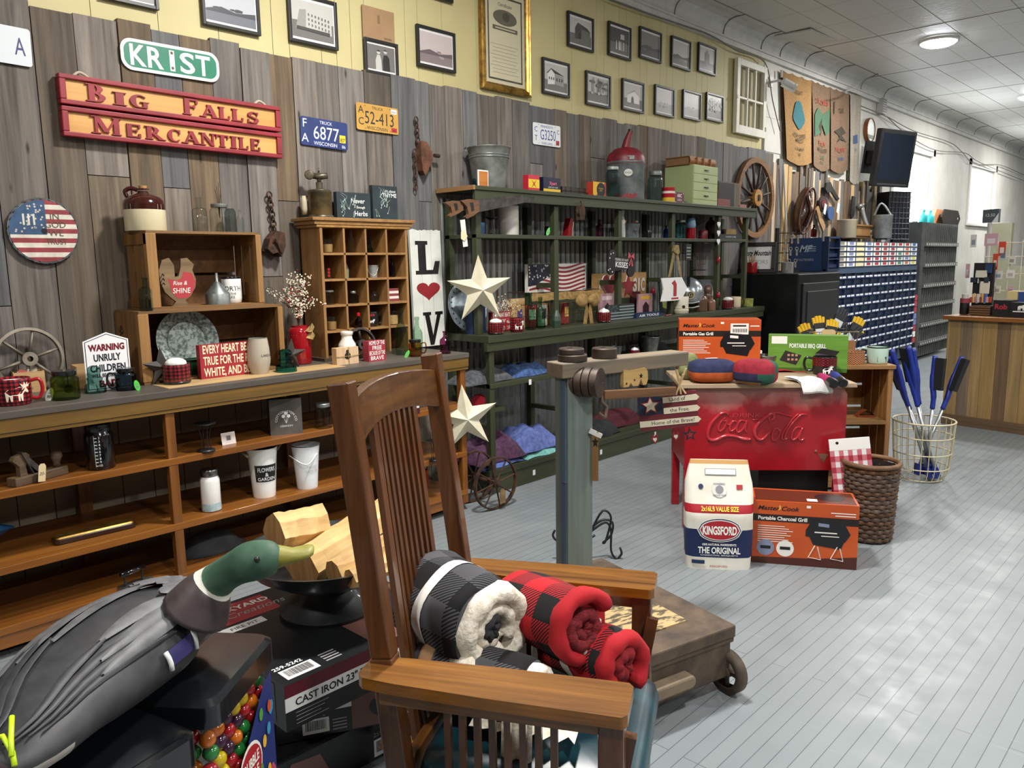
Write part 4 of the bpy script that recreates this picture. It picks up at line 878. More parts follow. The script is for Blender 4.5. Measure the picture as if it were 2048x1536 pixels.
sack('golden burlap sack printed with a teal leaf, nearest the old window sash',((1563,140),(1622,160),(1620,326),(1570,318)),BUR('85643a','9e7b4b'),{'p':[(leaf,1)],'t':[('SPECIALTY',.5,.8,.035,0),('FOR COFFEE',.5,.31,.04,0),('MEXICO',.5,.26,.04,0),('GUATEMALA',.5,.17,.03,0),('SHB',.5,.11,.03,0)]})
hill=[(.08,.62),(.3,.72),(.6,.66),(.95,.74),(.95,.45),(.7,.42),(.5,.55),(.35,.42),(.08,.36)]
sack('brown burlap sack printed with green hills and red lettering',((1622,160),(1659,174),(1656,338),(1624,330)),BUR('655140','7d664d'),{'p':[(hill,3),([(.3,.5),(.5,.62),(.45,.5),(.4,.4)],0)],'t':[('COLOMBIA',.5,.77,.05,2),('FINCA',.5,.29,.05,2),('PRODUCE',.5,.22,.04,0),('CAFE',.5,.14,.04,3),('69 KG',.5,.09,.03,3)]})
fern=[(.2,.5),(.6,.58),(.8,.5),(.6,.47),(.85,.38),(.55,.42),(.3,.36),(.45,.45)]
sack('brown burlap sack printed with dark birds and red POKER-like lettering'.replace('POKER-like','red').replace('red red','bold red'),((1659,174),(1697,186),(1692,340),(1658,338)),BUR('655040','7d644c'),{'p':[(fern,0),([(.15,.85),(.22,.86),(.2,.7),(.14,.72)],0)],'t':[('CAFE',.55,.74,.05,0),('POLCAFE',.5,.26,.05,2),('KENYA',.55,.16,.04,4)]})
sack('pale grey cloth sack with faint blue print hanging lowest beside the brown sacks',((1699,186),(1722,192),(1714,362),(1696,360)),BUR('8f877a','a39b8d'),{'p':[([(.3,.45),(.7,.47),(.68,.56),(.3,.54)],4)],'t':[('70 KG',.5,.38,.03,4)]})
# camera, thermometer, television
c=onx(1577,168,.2); t=T('security_camera','white security camera on a wall bracket above the golden sack','camera',c); d=(onz(1700,400,2.6)-c).normalized()
m=M(); X=(Vector((.55,.55,-.42))).to_track_quat('Z','Y').to_matrix().to_4x4(); m.lathe([(.001,-.07),(.03,-.07),(.036,-.06),(.036,.06),(.04,.062),(.04,.085),(.036,.085)],0,20,X=X); m.box(-.03,.03,-.045,-.037,-.06,.09,0,X); part('body',m,flat('e6e6e4',.4),t,30)
m=M(); m.lathe([(.001,.07),(.034,.07),(.034,.072)],0,20,X=X); part('lens',m,BLK,t)
m=M(); m.tube([(-.02,0,.02),(-.1,0,.05),(-.19,0,.05)],.012); m.box(-.2,-.185,-.035,.035,.0,.1); part('bracket',m,flat('dcdcda',.4),t)
c=onx(1735,261,.0); t=T('wall_thermometer','round copper-rimmed dial thermometer on the white wall near the television','thermometer',(.0,c.y,c.z),PI/2)
m=M(); X=Matrix.Rotation(PI/2,4,'X'); m.lathe([(.001,.0),(.15,0),(.155,.02),(.15,.05),(.14,.052),(.138,.04)],0,36,X=X,cap=False); part('rim',m,mott('7a4a30','96613f',9,.4,.7),t,30)
m=M(); m.disc(0,0,.139,-.042,0,32); m.poly([(-.12,-.06),(.12,-.06),(.08,-.11),(-.08,-.11)],-.0425,1); m.poly([(-.002,0),(.002,0),(.05,.09)],-.043,2)
for k in range(14): a=PI*1.2-k*PI*1.4/13; m.rect(.11*math.cos(a)-.004,.11*math.cos(a)+.004,.11*math.sin(a)-.012,.11*math.sin(a)+.012,-.0426,2)
part('dial',m,[flat('ccd2cc',.4),flat('3d5c46',.5),BLK],t)
c=onx(1788,315,.42); t=T('television','black flat television on a tilted wall bracket beside the window','television',c,0,rot=(.12,0,face(c,.98)))
h=.33; wd=.36; m=M(); m.box(-wd,wd,-.03,.05,-h-.03,h); part('case',m,flat('14161a',.35),t,bev=.012)
m=M(); m.rect(-wd+.05,wd-.05,-h+.05,h-.05,-.0308,0); part('screen',m,flat('1c2633',.12),t,label='dark blue-grey glossy screen'); m=M(); m.box(-.3,.3,-.032,-.03,-h-.01,-h+.01); part('speaker_bar',m,flat('3a3d42',.4),t)
m=M(); m.box(-.1,.1,.05,.35,-.08,.08); m.box(-.12,.12,.33,.36,-.2,.2); part('bracket',m,BLK,t)
c=onx(1762,213,.03); m=M(); m.box(-.07,.07,-.08,0,-.1,.1,0); [m.box(-.06,.06,-.084,-.08,-.08+.03*k,-.065+.03*k,1) for k in range(6)]; one('wall_speaker',m,[flat('b0b0a8',.5),flat('5a5a58',.5)],'small grey grille box high on the white wall below the cove','speaker box',(.0,c.y,c.z),PI/2)
m=M(); m.tube([wallpx(1567,330,.06),wallpx(1572,440,.06),wallpx(1574,520,.06)],.012); m.tube([wallpx(1563,140,.05),wallpx(1563,155,.05)],.012); one('conduit_pipe',m,flat('cfcfca',.4),'thin white pipe running down the boards below the golden sack','pipe')
def cable(lb,pts,X,r=.006,c='6a675f'):
    m=M(); m.tube(spline([onx(x,y,X) for x,y in pts],5),r,0,6); one('wall_cable',m,flat(c,.6),lb,'cable',group='loose cables along the upper wall',smooth=True)
cable('grey cable sagging along the cornice above the photographs',((1215,-2),(1290,25),(1352,46),(1420,70),(1475,102),(1530,125),(1545,200),(1560,262)),.045)
cable('grey cable drooping from the pale sack past the television top',((1722,212),(1775,234),(1828,262),(1900,285),(1925,305),(1950,328),(2000,330),(2048,350)),.05)
cable('lower grey cable drooping over the two windows',((1775,234),(1815,270),(1870,300),(1930,306),(1960,325),(2048,362)),.06)
cable('dark cable over the cove and down behind the pale sack',((1760,146),(1730,160),(1715,176),(1690,183)),.27)
# ------------------------------------------------------------------ small things: helpers
PR={'bottle':[(.6,0),(.95,.01),(1,.03),(1,.55),(.9,.64),(.5,.72),(.36,.78),(.34,.93),(.44,.94),(.44,.99),(.36,1)],
'wine':[(.6,0),(.95,.01),(1,.03),(1,.5),(.92,.56),(.55,.66),(.40,.72),(.36,.90),(.46,.91),(.46,.98),(.38,1)],
'square':[(.7,0),(1,.01),(1,.62),(.85,.68),(.35,.72),(.3,.95),(.4,.96),(.4,1)],
'milk':[(.7,0),(.95,.01),(1,.05),(1,.5),(.93,.6),(.62,.75),(.58,.86),(.68,.90),(.70,.97),(.64,1),(.56,1),(.55,.9)],
'jar':[(.7,0),(.95,.01),(1,.06),(1,.72),(.92,.79),(.74,.83),(.74,.87)],
'mug':[(.6,0),(.84,.0),(.92,.03),(1,.2),(1,.97),(.98,1),(.93,1),(.92,.95),(.9,.12),(.001,.08)],
'cup':[(.6,0),(.9,.0),(.94,.03),(.97,.6),(1,.98),(.98,1),(.94,1),(.9,.5),(.86,.1),(.001,.06)],
'pail':[(.6,0),(.72,.0),(.74,.03),(.8,.3),(.93,.8),(.95,.84),(1,.97),(1.03,.985),(1.02,1),(.97,1),(.95,.95),(.7,.06),(.001,.04)],
'crock':[(.9,0),(.97,.0),(1,.02),(1,.93),(1.03,.95),(1.03,.99),(1,1),(.92,1),(.91,.95),(.9,.1),(.001,.05)],
'tumbler':[(.6,0),(.72,.0),(.75,.02),(.97,.3),(1,.42),(.94,.7),(.82,.97),(.8,1),(.76,1),(.75,.93),(.001,.93)],
'flask':[(.8,0),(.95,.01),(1,.03),(1,.72),(.96,.78),(.85,.82),(.85,.84)],
'insul':[(.7,0),(1,.0),(1.0,.08),(.95,.28),(.74,.34),(.66,.42),(.72,.46),(.74,.54),(.60,.58),(.56,.70),(.62,.74),(.60,.86),(.5,.95),(.25,1),(.001,1)],
'jug':[(.85,0),(.98,.01),(1,.03),(1,.62),(.96,.70),(.82,.78),(.5,.85),(.28,.88),(.25,.93),(.30,.94),(.30,.99),(.2,1)],
'funnel':[(1,0),(1,.33),(.96,.36),(.2,.72),(.15,.74),(.11,1),(.08,1),(.1,.72)],
'votive':[(.7,0),(.8,.0),(.85,.03),(1,1),(.96,1),(.82,.12),(.001,.1)]}
def base(x,y,z,w,k=.8,X=None):
    if X is not None: p=onx(x,y,X); p.z=z; return p,w*mpp(p)/2
    p=onz(x,y,z); r=w*mpp(p)/2; d=Vector((p.x-CAM.x,p.y-CAM.y,0)).normalized(); return p+d*r*k, r
def lath(pr,r,h): return [(a*r,b*h) for a,b in PR[pr]]
def rp(name,lb,cat,x,y,z,w,h,pr,mat_,group=None,n=28,pname='body',turn=0,single=False,X=None):
    p,r=base(x,y,z,w,X=X); H=h*mpp(p); m=M(); m.lathe(lath(pr,r,H),0,n)
    if single: return one(name,m,mat_,lb,cat,p,face(p,turn),group,smooth=40)
    t=T(name,lb,cat,p,face(p,turn),group); part(pname,m,mat_,t,40); t['_r']=r; t['_h']=H; return t,r,H
def handle(t,r,z0,z1,mat_,out=.75,ang=0,th=.11,name='handle'):
    m=M(); m.tube(spline([(r*.92,0,z1),(r*(1+out*.75),0,z1+(z1-z0)*.06),(r*(1+out),0,(z0+z1)/2),(r*(1+out*.65),0,z0),(r*.95,0,z0+.02*(z1-z0))],5),r*th,0,8); return part(name,m,mat_,t,True,rot=(0,0,ang))
def lid(t,r,z,h,mat_,k=.78,name='lid'):
    m=M(); m.lathe([(.001,0),(r*k,0),(r*k*1.03,h*.1),(r*k*1.03,h*.85),(r*k*.96,h),(.001,h)],0,28); return part(name,m,mat_,t,40,loc=(0,0,z))
def htag(t,lb,x,z,h,w,c,y=None,rot=.35,name='paper_tag',r=0):
    m=M(); m.prism([(w/2*math.cos(2*PI*i/16),h/2*math.sin(2*PI*i/16)) for i in range(16)],-.001,0,0); m.rect(-w*.25,w*.25,-h*.2,-h*.02,-.0014,1); m.rect(-w*.25,w*.25,.1*h,.14*h,-.0014,1); part(name,m,[flat(c,.5),flat('8a8a86',.6)],t,label=lb,loc=(x,y if y is not None else -r*1.05,z),rot=(-.1,rot,0))
def wb(xl,yb,z,xr,yt,X=None):
    a=onz(xl,yb,z)
    if X is not None: a=onx(xl,yb,X); a.z=z
    b=onx(xr,yb,a.x); return a,b.y-a.y,onx(xl,yt,a.x).z-z
def wbx(X,xl,yb,xr,yt,z=None): a=onx(xl,yb,X); b=onx(xr,yb,X); return Vector((X,a.y,a.z if z is None else z)),b.y-a.y,onx(xl,yt,X).z-a.z
def plaid(name,red,dark,black,s,stripes=True,uv=False,rough=.5,mode='xz'):
    key=('plaid',red,s,uv,mode)
    if key in MATS: return MATS[key]
    t=NT(name); tc=t.n('ShaderNodeTexCoord'); sx=t.n('ShaderNodeSeparateXYZ'); t.t.links.new(tc.outputs['UV' if uv else 'Object'],sx.inputs[0]); o=sx.outputs
    if uv: a,b=o[0],o[1]
    else:
        a=t.math('MULTIPLY',t.math('ARCTAN2',o[0],o[1]),.045); b=o[2]
    f=lambda q: t.math('GREATER_THAN',t.math('FRACT',t.math('DIVIDE',q,2*s)),.5)
    fa,fb=f(a),f(b); sm=t.math('ADD',fa,fb)
    c=t.ramp(t.math('MULTIPLY',sm,.5),[(0,red),(.25,dark),(.75,black)],'CONSTANT')
    if stripes:
        d=t.math('FRACT',t.math('DIVIDE',t.math('ADD',a,b),s*.14)); st=t.math('GREATER_THAN',d,.5)
        one_=t.math('MULTIPLY',t.math('COMPARE',sm,1.0),1.0); c=t.mix(t.math('MULTIPLY',st,one_),t.ramp(t.math('MULTIPLY',sm,.5),[(0,red),(.25,red),(.75,black)],'CONSTANT'),dark)
        c=t.mix(t.math('MULTIPLY',one_,st),c,black)
    MATS[key]=t.set(c,rough); return MATS[key]
PLM=plaid('red_plaid_glaze','9c1f28','55131b','1c0d10',.008,False,rough=.25)
WG=flat('eeede8',.25,coat=.3); BG=flat('15171a',.25,coat=.3); POM=mott('e9e6df','fdfcf8',60,.95,bump=.8)
CLEAR=glass('e8f0ee'); AQUA=glass('9fc4c2'); TEALG=glass('4f9a98'); GREENG=glass('a9cdb4'); PURP=glass('8a3c65',dark=.5); OLIVE=glass('7d9a2c'); AMBER=glass('b06a18'); BLACKG=glass('1c2c33'); BLUEG=glass('3f8fb0')
GALV=mott('6f7472','9aa09d',14,.42,.75,bump=.08); SPECK=mott('54605a','98a39d',70,.35,.4,lo=.42,hi=.55)
KR=mott('a98355','c39c6b',6,.7); NWOOD=wood('a88355','ceab7b',0,1,.6,.1); JUTE=mott('8f7748','b49a66',50,.95,bump=.5)
# ------------------------------------------------------------------ on top of the sideboard
def spoked(name,lb,cx,cy,X,R,mat_,n=6,lean=.1):
    c=onx(cx,cy,X); t=T(name,lb,'wheel',(X,c.y,c.z),0,rot=tuple((Matrix.Rotation(PI/2,3,'Z')@Matrix.Rotation(-lean,3,'X')).to_euler()))
    m=M(); m.loft([[((R-d)*math.cos(2*PI*i/40),yy,(R-d)*math.sin(2*PI*i/40)) for d,yy in ((0,-.012),(.012,-.014),(.014,.008),(0,.012))] for i in range(41)],cap=False); part('rim',m,mat_,t,40)
    m=M(); X_=Matrix.Rotation(PI/2,4,'X'); m.lathe([(.012,-.02),(.028,-.02),(.03,-.01),(.03,.02),(.012,.02)],0,20,X=X_,cap=False); part('hub',m,mat_,t,40)
    for k in range(n): a=2*PI*k/n+.3; m=M(); m.tube([(.028*math.cos(a),0,.028*math.sin(a)),((R-.01)*math.cos(a),-.0,(R-.01)*math.sin(a))],[.011,.008],flat=.7); part('spoke',m,mat_,t,True)
    return t
spoked('spoked_wheel','pale grey cast iron spoked wheel leaning behind the white lidded tumbler',58,718,.10,.135,mott('6f675a','8c8375',14,.55,.5,bump=.2))
def crate_cards(lb,x,y,w,h,n,seed):
    a=onz(x,y,ST); k=mpp(a); t=T('card_box',lb,'wooden box',a,PI/2-.15); W_,H_=w*k,h*k; m=M(); m.box(0,W_,0,.004,0,H_); m.box(0,W_,.09,.094,0,H_); m.box(0,.004,.004,.09,0,H_); m.box(W_-.004,W_,.004,.09,0,H_); m.box(0.004,W_-.004,.004,.09,0,.004); part('box',m,NWOOD,t)
    q=random.Random(seed)
    for i in range(n): m=M(); X=Matrix.Translation((W_*q.uniform(.2,.8),.012+.075*i/n,H_*.5))@Matrix.Rotation(q.uniform(-.35,.35),4,'Y'); m.box(-.022,.022,0,.002,-.03,q.uniform(.03,.06),0,X); part('card',m,flat(q.choice(('c7a98c','d8c3a4','b5544e','e4d9c4')),.6),t)
    return t
crate_cards('small open wooden box of price cards beside the white tumbler',31,788,54,42,9,1)
crate_cards('small open wooden box of cards cut by the photo edge',-25,775,48,22,4,2)
t,r,H=rp('travel_tumbler','white travel tumbler with steel rim and lake artwork before the spoked wheel','tumbler',102,773,ST,42,60,'flask',WG)
lid(t,r,H*.82,H*.17,mott('8d8d8b','bcbcba',9,.25,.9,stretch=(1,1,8)),.95,'steel_rim')
m=M(); m.poly([(-.02,.05),(-.012,.075),(-.002,.06),(.004,.05)],-r*1.01,0); m.poly([(.014,.045),(.019,.08),(.024,.045)],-r*.96,1); m.rect(.005,.0065,.045,.095,-r*1.01,0); m.text('LAKE',0,.02,.014,2,-r,wrap=r*1.012); part('artwork',m,[flat('2a3a44',.4),flat('2c4a44',.4),flat('5a2a2a',.4)],t,norm=False)
def moose(m,x,z,s,mi,y): 
    P=[(-.5,.0),(-.42,.0),(-.38,.22),(-.34,.28),(-.30,.0),(-.22,0),(-.2,.3),(.02,.28),(.04,0),(.11,0),(.13,.27),(.17,0),(.24,0),(.26,.36),(.36,.46),(.52,.38),(.58,.44),(.48,.60),(.44,.66),(.6,.68),(.7,.84),(.56,.78),(.52,.92),(.44,.78),(.36,.94),(.3,.78),(.14,.88),(.24,.7),(.3,.64),(.12,.72),(-.1,.62),(-.4,.6),(-.54,.46)]
    m.poly([(x+a*s,z+b*s) for a,b in P],y,mi)
def moosewrap(t,r,z,s,mat_,ang=0):
    m=M(); moose(m,0,z,s,0,0); m.v=[(r*math.sin(v[0]/r),-r*math.cos(v[0]/r),v[2]) for v in m.v]; part('moose_print',m,mat_,t,rot=(0,0,ang),norm=False)
t,r,H=rp('moose_mug','red plaid mug with a cream moose standing at the sideboard front edge','mug',30,812,ST,64,53,'mug',PLM); handle(t,r,H*.2,H*.85,flat('a3131f',.2,coat=.4),.6,-.1); moosewrap(t,r*1.012,H*.18,H*.75,flat('ead9c2',.4),.2)
m=M(); m.lathe([(r*.86,H*.2),(r*.925,H*.97),(r*.93,H*.97)],0,28,cap=False); part('inner_glaze',m,WG,t,True)
t,r,H=rp('olive_glass_jar','olive green glass mug jar with black lid and white oval tag','jar',133,801,ST,52,58,'jar',OLIVE); lid(t,r,H*.84,H*.16,BG,.86); htag(t,'white oval price tag',-r*1.1,.022,.06,.026,'efefec')
m=M(); m.disc(.012,H*.4,.017,-r*1.02,0,16); part('emblem',m,OLIVE,t)
t,r,H=rp('glass_insulator','grey-green ribbed glass insulator before the wooden star box','insulator',192,787,ST,40,54,'insul',glass('6f9a90'))
t,r,H=rp('mug_jar','black glass mug jar with lid and bright green oval tag','jar',254,782,ST,40,44,'jar',BLACKG); lid(t,r,H*.86,H*.15,BG,.84); handle(t,r,H*.15,H*.75,BG,.7,PI-.1); htag(t,'bright green oval tag',r*.95,.022,.048,.022,'4fd04a',rot=-.2,r=r)
a,W_,H_=wb(157,778,ST,222,733); t=T('wooden_star_box','light wooden box holding a cream and red wooden star','wooden box',a,PI/2-.1); m=M(); m.box(0,W_,0,.005,0,H_); m.box(0,W_,.1,.105,0,H_); m.box(0,.005,.005,.1,0,H_); m.box(W_-.005,W_,.005,.1,0,H_); m.box(.005,W_-.005,.005,.1,0,.005); part('box',m,NWOOD,t)
m=M(); m.prism([(x*.75+.03,z) for x,z in star(.055,.022)],-.006,.006,0); part('wooden_star',m,CREAM,t,loc=(.05,.03,H_+.01)); m=M(); m.poly([(0,.05),(.035,.01),(.1,-.02),(.02,-.015)],-.007,0); part('red_band',m,flat('8e2027',.5),t,loc=(.05,.03,H_+.01))
# warning sign
a=onx(172,762,.31); b=onx(262,750,.31); W_=b.y-a.y; H_=onx(215,664,.31).z-ST
t=T('warning_sign','white metal sign reading WARNING UNRULY CHILDREN standing behind the star box','sign',(.31,a.y,ST),PI/2); m=M()
o=[(0,0),(W_,0),(W_,H_*.86),(W_*.52,H_),(0,H_*.86)]; m.prism(o,-.003,0,0); i_=lambda e:[(e,e),(W_-e,e),(W_-e,H_*.86-e*.6),(W_*.52,H_-e*1.1),(e,H_*.86-e*.6)]
m.poly(i_(.006),-.0034,1); m.poly(i_(.009),-.0038,0); c_=W_/2
for s,z,h,mi,ww in (('WARNING',.69,.105,2,.8),('UNRULY',.51,.115,1,.6),('CHILDREN',.33,.115,1,.78),('WILL BE USED FOR',.23,.06,1,.75),('BAIT',.06,.11,2,.45)): m.text(s,c_,H_*z,H_*h,mi,-.0044,w=W_*ww,bold=.05 if mi==2 else .035)
part('sign_plate',m,[flat('e9e9ea',.35),flat('20242c',.4),flat('6e1320',.4)],t)
def barn_star(name,lb,cx,cy,R,mat_,n,z=None,rot=PI/2,depth=.3,cat='star',group=None,X=None,turn=0,k=None):
    """five-pointed star folded along its ridges, facing the room"""
    m=M(); S=star(R,R*.40,5,rot); V=[(x,0,zz) for x,zz in S]+[(0,-R*depth,0),(0,R*.05,0)]
    m.add(V,[(i,(i+1)%10,10) for i in range(10)]+[((i+1)%10,i,11) for i in range(10)]); return one(name,m,mat_,lb,cat,n,k if k is not None else face(n,turn),group)
DST=mott('2b2723','3c3631',10,.6)
p=onx(318,727,.30); barn_star('barn_star','dark brown metal star leaning against the lower crate corner',0,0,.095,DST,(.33,p.y,ST+.075),turn=.5,rot=PI/2+.05)
p=onx(577,700,.28); barn_star('barn_star','dark brown metal star leaning behind the teal insulator','','',.085,DST,(.30,p.y,ST+.068),turn=.4,rot=PI/2-.1)
t,r,H=rp('cocoa_mug','red plaid mug topped with a white pompom, wrapped in clear film on the sideboard','mug',355,770,ST,52,40,'mug',PLM,'plaid cocoa mugs wrapped in film'); 
m=M(); m.lathe([(r*.88,H*.3),(r*.935,H*.98)],0,28,cap=False); part('inner_glaze',m,WG,t,True); m=M(); m.ball((0,0,H*1.02),r*.8,0,16,(1,1,.55)); part('pompom',m,POM,t,True); m=M(); m.lathe([(r*.95,0),(r*1.1,H*.3),(r*1.08,H),(r*.8,H*1.4),(r*.3,H*1.5),(r*.2,H*1.62)],0,18,cap=False); part('clear_film',m,glass('f4f6f6',.15,1.2,1),t); COCOA=t; CR_,CH_=r,H
m=M(); m.lathe([(.001,0),(r*.93,0),(r*1.02,.008),(r*1.02,.014)],0,28); part('black_foot',m,BG,t,True)
# red sign block
def block_sign(lb,xl,yb,xr,yt,z,lines,bg,fg,X=None,th=.035,hs=.2,name='block_sign',bold=.02,back=None,ww=.9,rz=PI/2,cat='sign',grp=None):
    a,W_,H_=wb(xl,yb,z,xr,yt,X); t=T(name,lb,cat,a,rz,grp); m=M(); m.box(0,W_,0,th,0,H_); n=len(lines)
    for i,s in enumerate(lines): m.text(s,W_/2,H_*(1-(i+.82)/n)+H_*.02,H_*hs,1,-.0008,w=W_*ww if len(s)>6 else None,maxw=W_*ww,bold=bold)
    part('block',m,[bg,fg],t); return t
RB=mott('8e1f28','a12a33',8,.55)
block_sign('red block sign reading EVERY HEART BEATS TRUE on the sideboard',403,757,522,691,ST,['EVERY HEART BEATS','TRUE FOR THE RED,','WHITE, AND BLUE'],RB,flat('ecdfbf',.6),hs=.24,X=.365)
t,r,H=rp('wine_tumbler','beige rounded wine tumbler with clear lid standing before the red block sign','tumbler',520,750,ST,45,72,'tumbler',mott('a79c8b','b7ad9c',4,.5)); lid(t,r,H*.99,H*.03,CLEAR,.82); m=M(); m.text('LAKE LIFE',0,H*.5,.012,0,0,wrap=r*1.01,rot=0); part('engraving',m,flat('4a443c',.5),t,rot=(0,0,.9),norm=False)
t,r,H=rp('glass_insulator','deep teal glass insulator standing alone near the sideboard front','insulator',573,746,ST,42,46,'insul',glass('1f7a80'),single=False)
# red jar of berry sprays
t,r,H=rp('berry_vase','red glass jar tied with burlap holding cream and red berry sprays','vase',602,724,ST,44,88,'jar',flat('8f0f18',.12,coat=.5),X=0.2)
m=M(); m.lathe([(r*1.0,H*.66),(r*.98,H*.70),(r*.85,H*.74),(r*.84,H*.7)],0,24); part('burlap_band',m,JUTE,t)
for s in (-1,1):
    m=M(); m.loft([[(r*.5+s*.0+x*.02,-r*.8-y*.01,H*.7+zz*.02+s*.018) for x,y,zz in ((0,0,-.3),(1.2*abs(s),1,-.6),(2.2,0,.2),(1.2,-1,.9))],[(r*.9+x*.012,-r*.9,H*.72+zz*.03+s*.022) for x,y,zz in ((0,0,-.3),(1.2,1,-.6),(2.2,0,.2),(1.2,-1,.9))]]); part('burlap_bow',m,JUTE,t)
m=M(); q=random.Random(9); tips=[]
for i in range(44):
    a=q.uniform(0,2*PI); e=q.uniform(.15,1); hgt=q.uniform(.12,.27); P=spline([(0,0,H*.8),(.03*e*math.cos(a),.03*e*math.sin(a),H+.05),(.15*e*math.cos(a),.13*e*math.sin(a),H+hgt-.05*e)],4); m.tube(P,.0011,0,4); tips.append(P)
part('twigs',m,flat('4e3a26',.8),t)
for nm,cc,cnt in (('cream_berries','e6dcc4',820),('red_berries','9b1d22',120)):
    m=M()
    for i in range(cnt): P=q.choice(tips); k=q.randrange(3,len(P)); p=P[k]; m.ball((p.x+q.uniform(-.016,.016),p.y+q.uniform(-.016,.016),p.z+q.uniform(-.012,.012)),q.uniform(.0035,.0055),0,6)
    o=part(nm,m,flat(cc,.5),t,True); o['kind']='stuff'
t,r,H=rp('milk_bottle','white ceramic milk bottle standing behind twine-tied soap blocks','bottle',695,704,ST,36,62,'milk',flat('dcd5cc',.22,coat=.4),X=0.36)
spoked('spoked_wheel','dark iron wheel leaning on the pigeonhole cabinet behind the white milk bottle',722,690,.29,.098,mott('2a2422','443a36',12,.5,.4),5,.2)
a,W_,H_=wb(674,731,ST,718,697); t=T('soap_bundle','blocks of pale wood tied with twine, a dark bear on the front','coasters',a,PI/2); m=M()
for k in range(4): m.box(-.0,W_,.011*k,.011*k+.0095,0,H_)
m.disc(W_*.5,H_*.5,H_*.22,-.0008,1,12); m.disc(W_*.5,H_*.75,H_*.12,-.001,1,10); part('coaster_blocks',m,[wood('b8926a','dcc1a0',2,1,.6,.1),flat('2b1d14',.6)],t)
m=M(); m.tube([(0-.002,-.003,H_*.5),(W_*.5,-.005,H_*.48),(W_+.002,-.003,H_*.5)],.0015); m.tube([(W_*.55,-.004,-.0),(W_*.53,-.005,H_*.5),(W_*.55,-.003,H_+.003)],.0015); part('twine',m,JUTE,t)
block_sign('small pink-edged block sign reading FREE BECAUSE OF THE BRAVE',738,724,772,683,ST,['HOME OF THE','FREE','BECAUSE OF THE','BRAVE'],flat('9c2a38',.55),flat('efe3e0',.5),th=.05,hs=.19)
for lb,x,y,w,h in (('tallest clear green glass bottle at the far end of the sideboard',804,705,25,92),('shorter clear green glass bottle beside the white letter sign',835,690,21,66)):
    rp('green_bottle',lb,'bottle',x,y,ST,w,h,'wine',GREENG,'clear green bottles on the sideboard',single=True,X=.33 if w>22 else .2)
t,r,H=rp('mug_jar','amber glass mug jar with black lid and a green oval tag','jar',831,714,ST,26,34,'jar',AMBER); lid(t,r,H*.84,H*.17,BG,.9); handle(t,r,H*.2,H*.75,AMBER,.7,.1); htag(t,'green oval tag',-r*1.25,.018,.05,.02,'58c24e',rot=.5,r=r)
rp('purple_bottle','small purple embossed glass bottle at the far end of the sideboard','bottle',891,708,ST,22,45,'bottle',PURP,single=True)
a=onx(335,770,.5); b=onx(690,735,.5); m=M(); m.box(.33,.51,a.y,b.y,ST,ST+.002); one('pale_board',m,wood('a08358','c7a878',1,.8,.6,.05),'thin pale wooden board lying on the sideboard top under the red block sign','board')
# ------------------------------------------------------------------ crates with their things
CRT=wood('5a3e22','8a6538',0,.9,.65,.16); CRTV=wood('5a3e22','8a6538',2,.9,.65,.16); CRTY=wood('5a3e22','8a6538',1,.9,.65,.16); CRI=wood('4b3018','7a5229',0,.8,.7,.1)
def crate(lb,Y0,Y1,z,h,X0,X1,slat_end):
    """a fruit crate lying on its side, open towards the room"""
    t=T('wooden_crate',lb,'crate',(0,Y0,z),0,'old fruit crates on the sideboard'); L=Y1-Y0; th=.018
    m=M(); m.box(X0,X1,0,L,h-.012,h); part('upper_board',m,CRTY,t); m=M(); m.box(X0,X1,0,L,0,.012); part('lower_board',m,CRTY,t)
    for y0 in (0,L-th):
        m=M()
        if slat_end:
            for k in range(3): m.box(X0+.01+(X1-X0)*k/3,X0-.004+(X1-X0)*(k+1)/3,y0+.003,y0+th-.003,.012,h-.012)
            m.box(X0,X1,y0-.004,y0+th,h-.06,h-.012); m.box(X0,X1,y0-.004,y0+th,.012,.05)
        else: m.box(X0,X1-.03,y0,y0+th,.012,h-.012)
        part('end_panel',m,CRTV,t)
        m=M(); yy=(y0-.004,y0+th+.004) if y0==0 else (y0-.006,y0+th+.004); m.box(X1-.028,X1+.002,yy[0],yy[1]+.02*(y0==0),.012,h-.012); part('corner_batten',m,wood('7a572e','a77c48',2,.9,.6,.1),t,bev=.002)
    m=M(); m.box(X0,X0+.01,th,L-th,.012,h*.42); m.box(X0,X0+.01,th,L-th,h*.46,h-.012); part('back_slat',m,CRI,t); return t
a=onx(297,755,.32); b=onx(566,720,.32); t=crate('lower wooden fruit crate holding a grey enamel plate and green tray',a.y-.02,b.y+.01,ST,onx(310,622,.32).z-ST,.04,.32,False)
m=M(); m.text('SUNKIST',-.20,.10,.045,0,-.001,rot=-1.2); part('stencil_lettering',m,flat('33241a',.8),t,loc=(.32,-.0015,.03),norm=False); 
Z2=onx(310,622,.32).z; a2=onx(318,618,.30); b2=onx(524,606,.30)
t=crate('upper wooden fruit crate on its side holding a wooden rooster and funnel',a2.y-.03,b2.y+.01,Z2,onx(318,461,.30).z-Z2,.05,.30,True); Z3=onx(318,461,.30).z
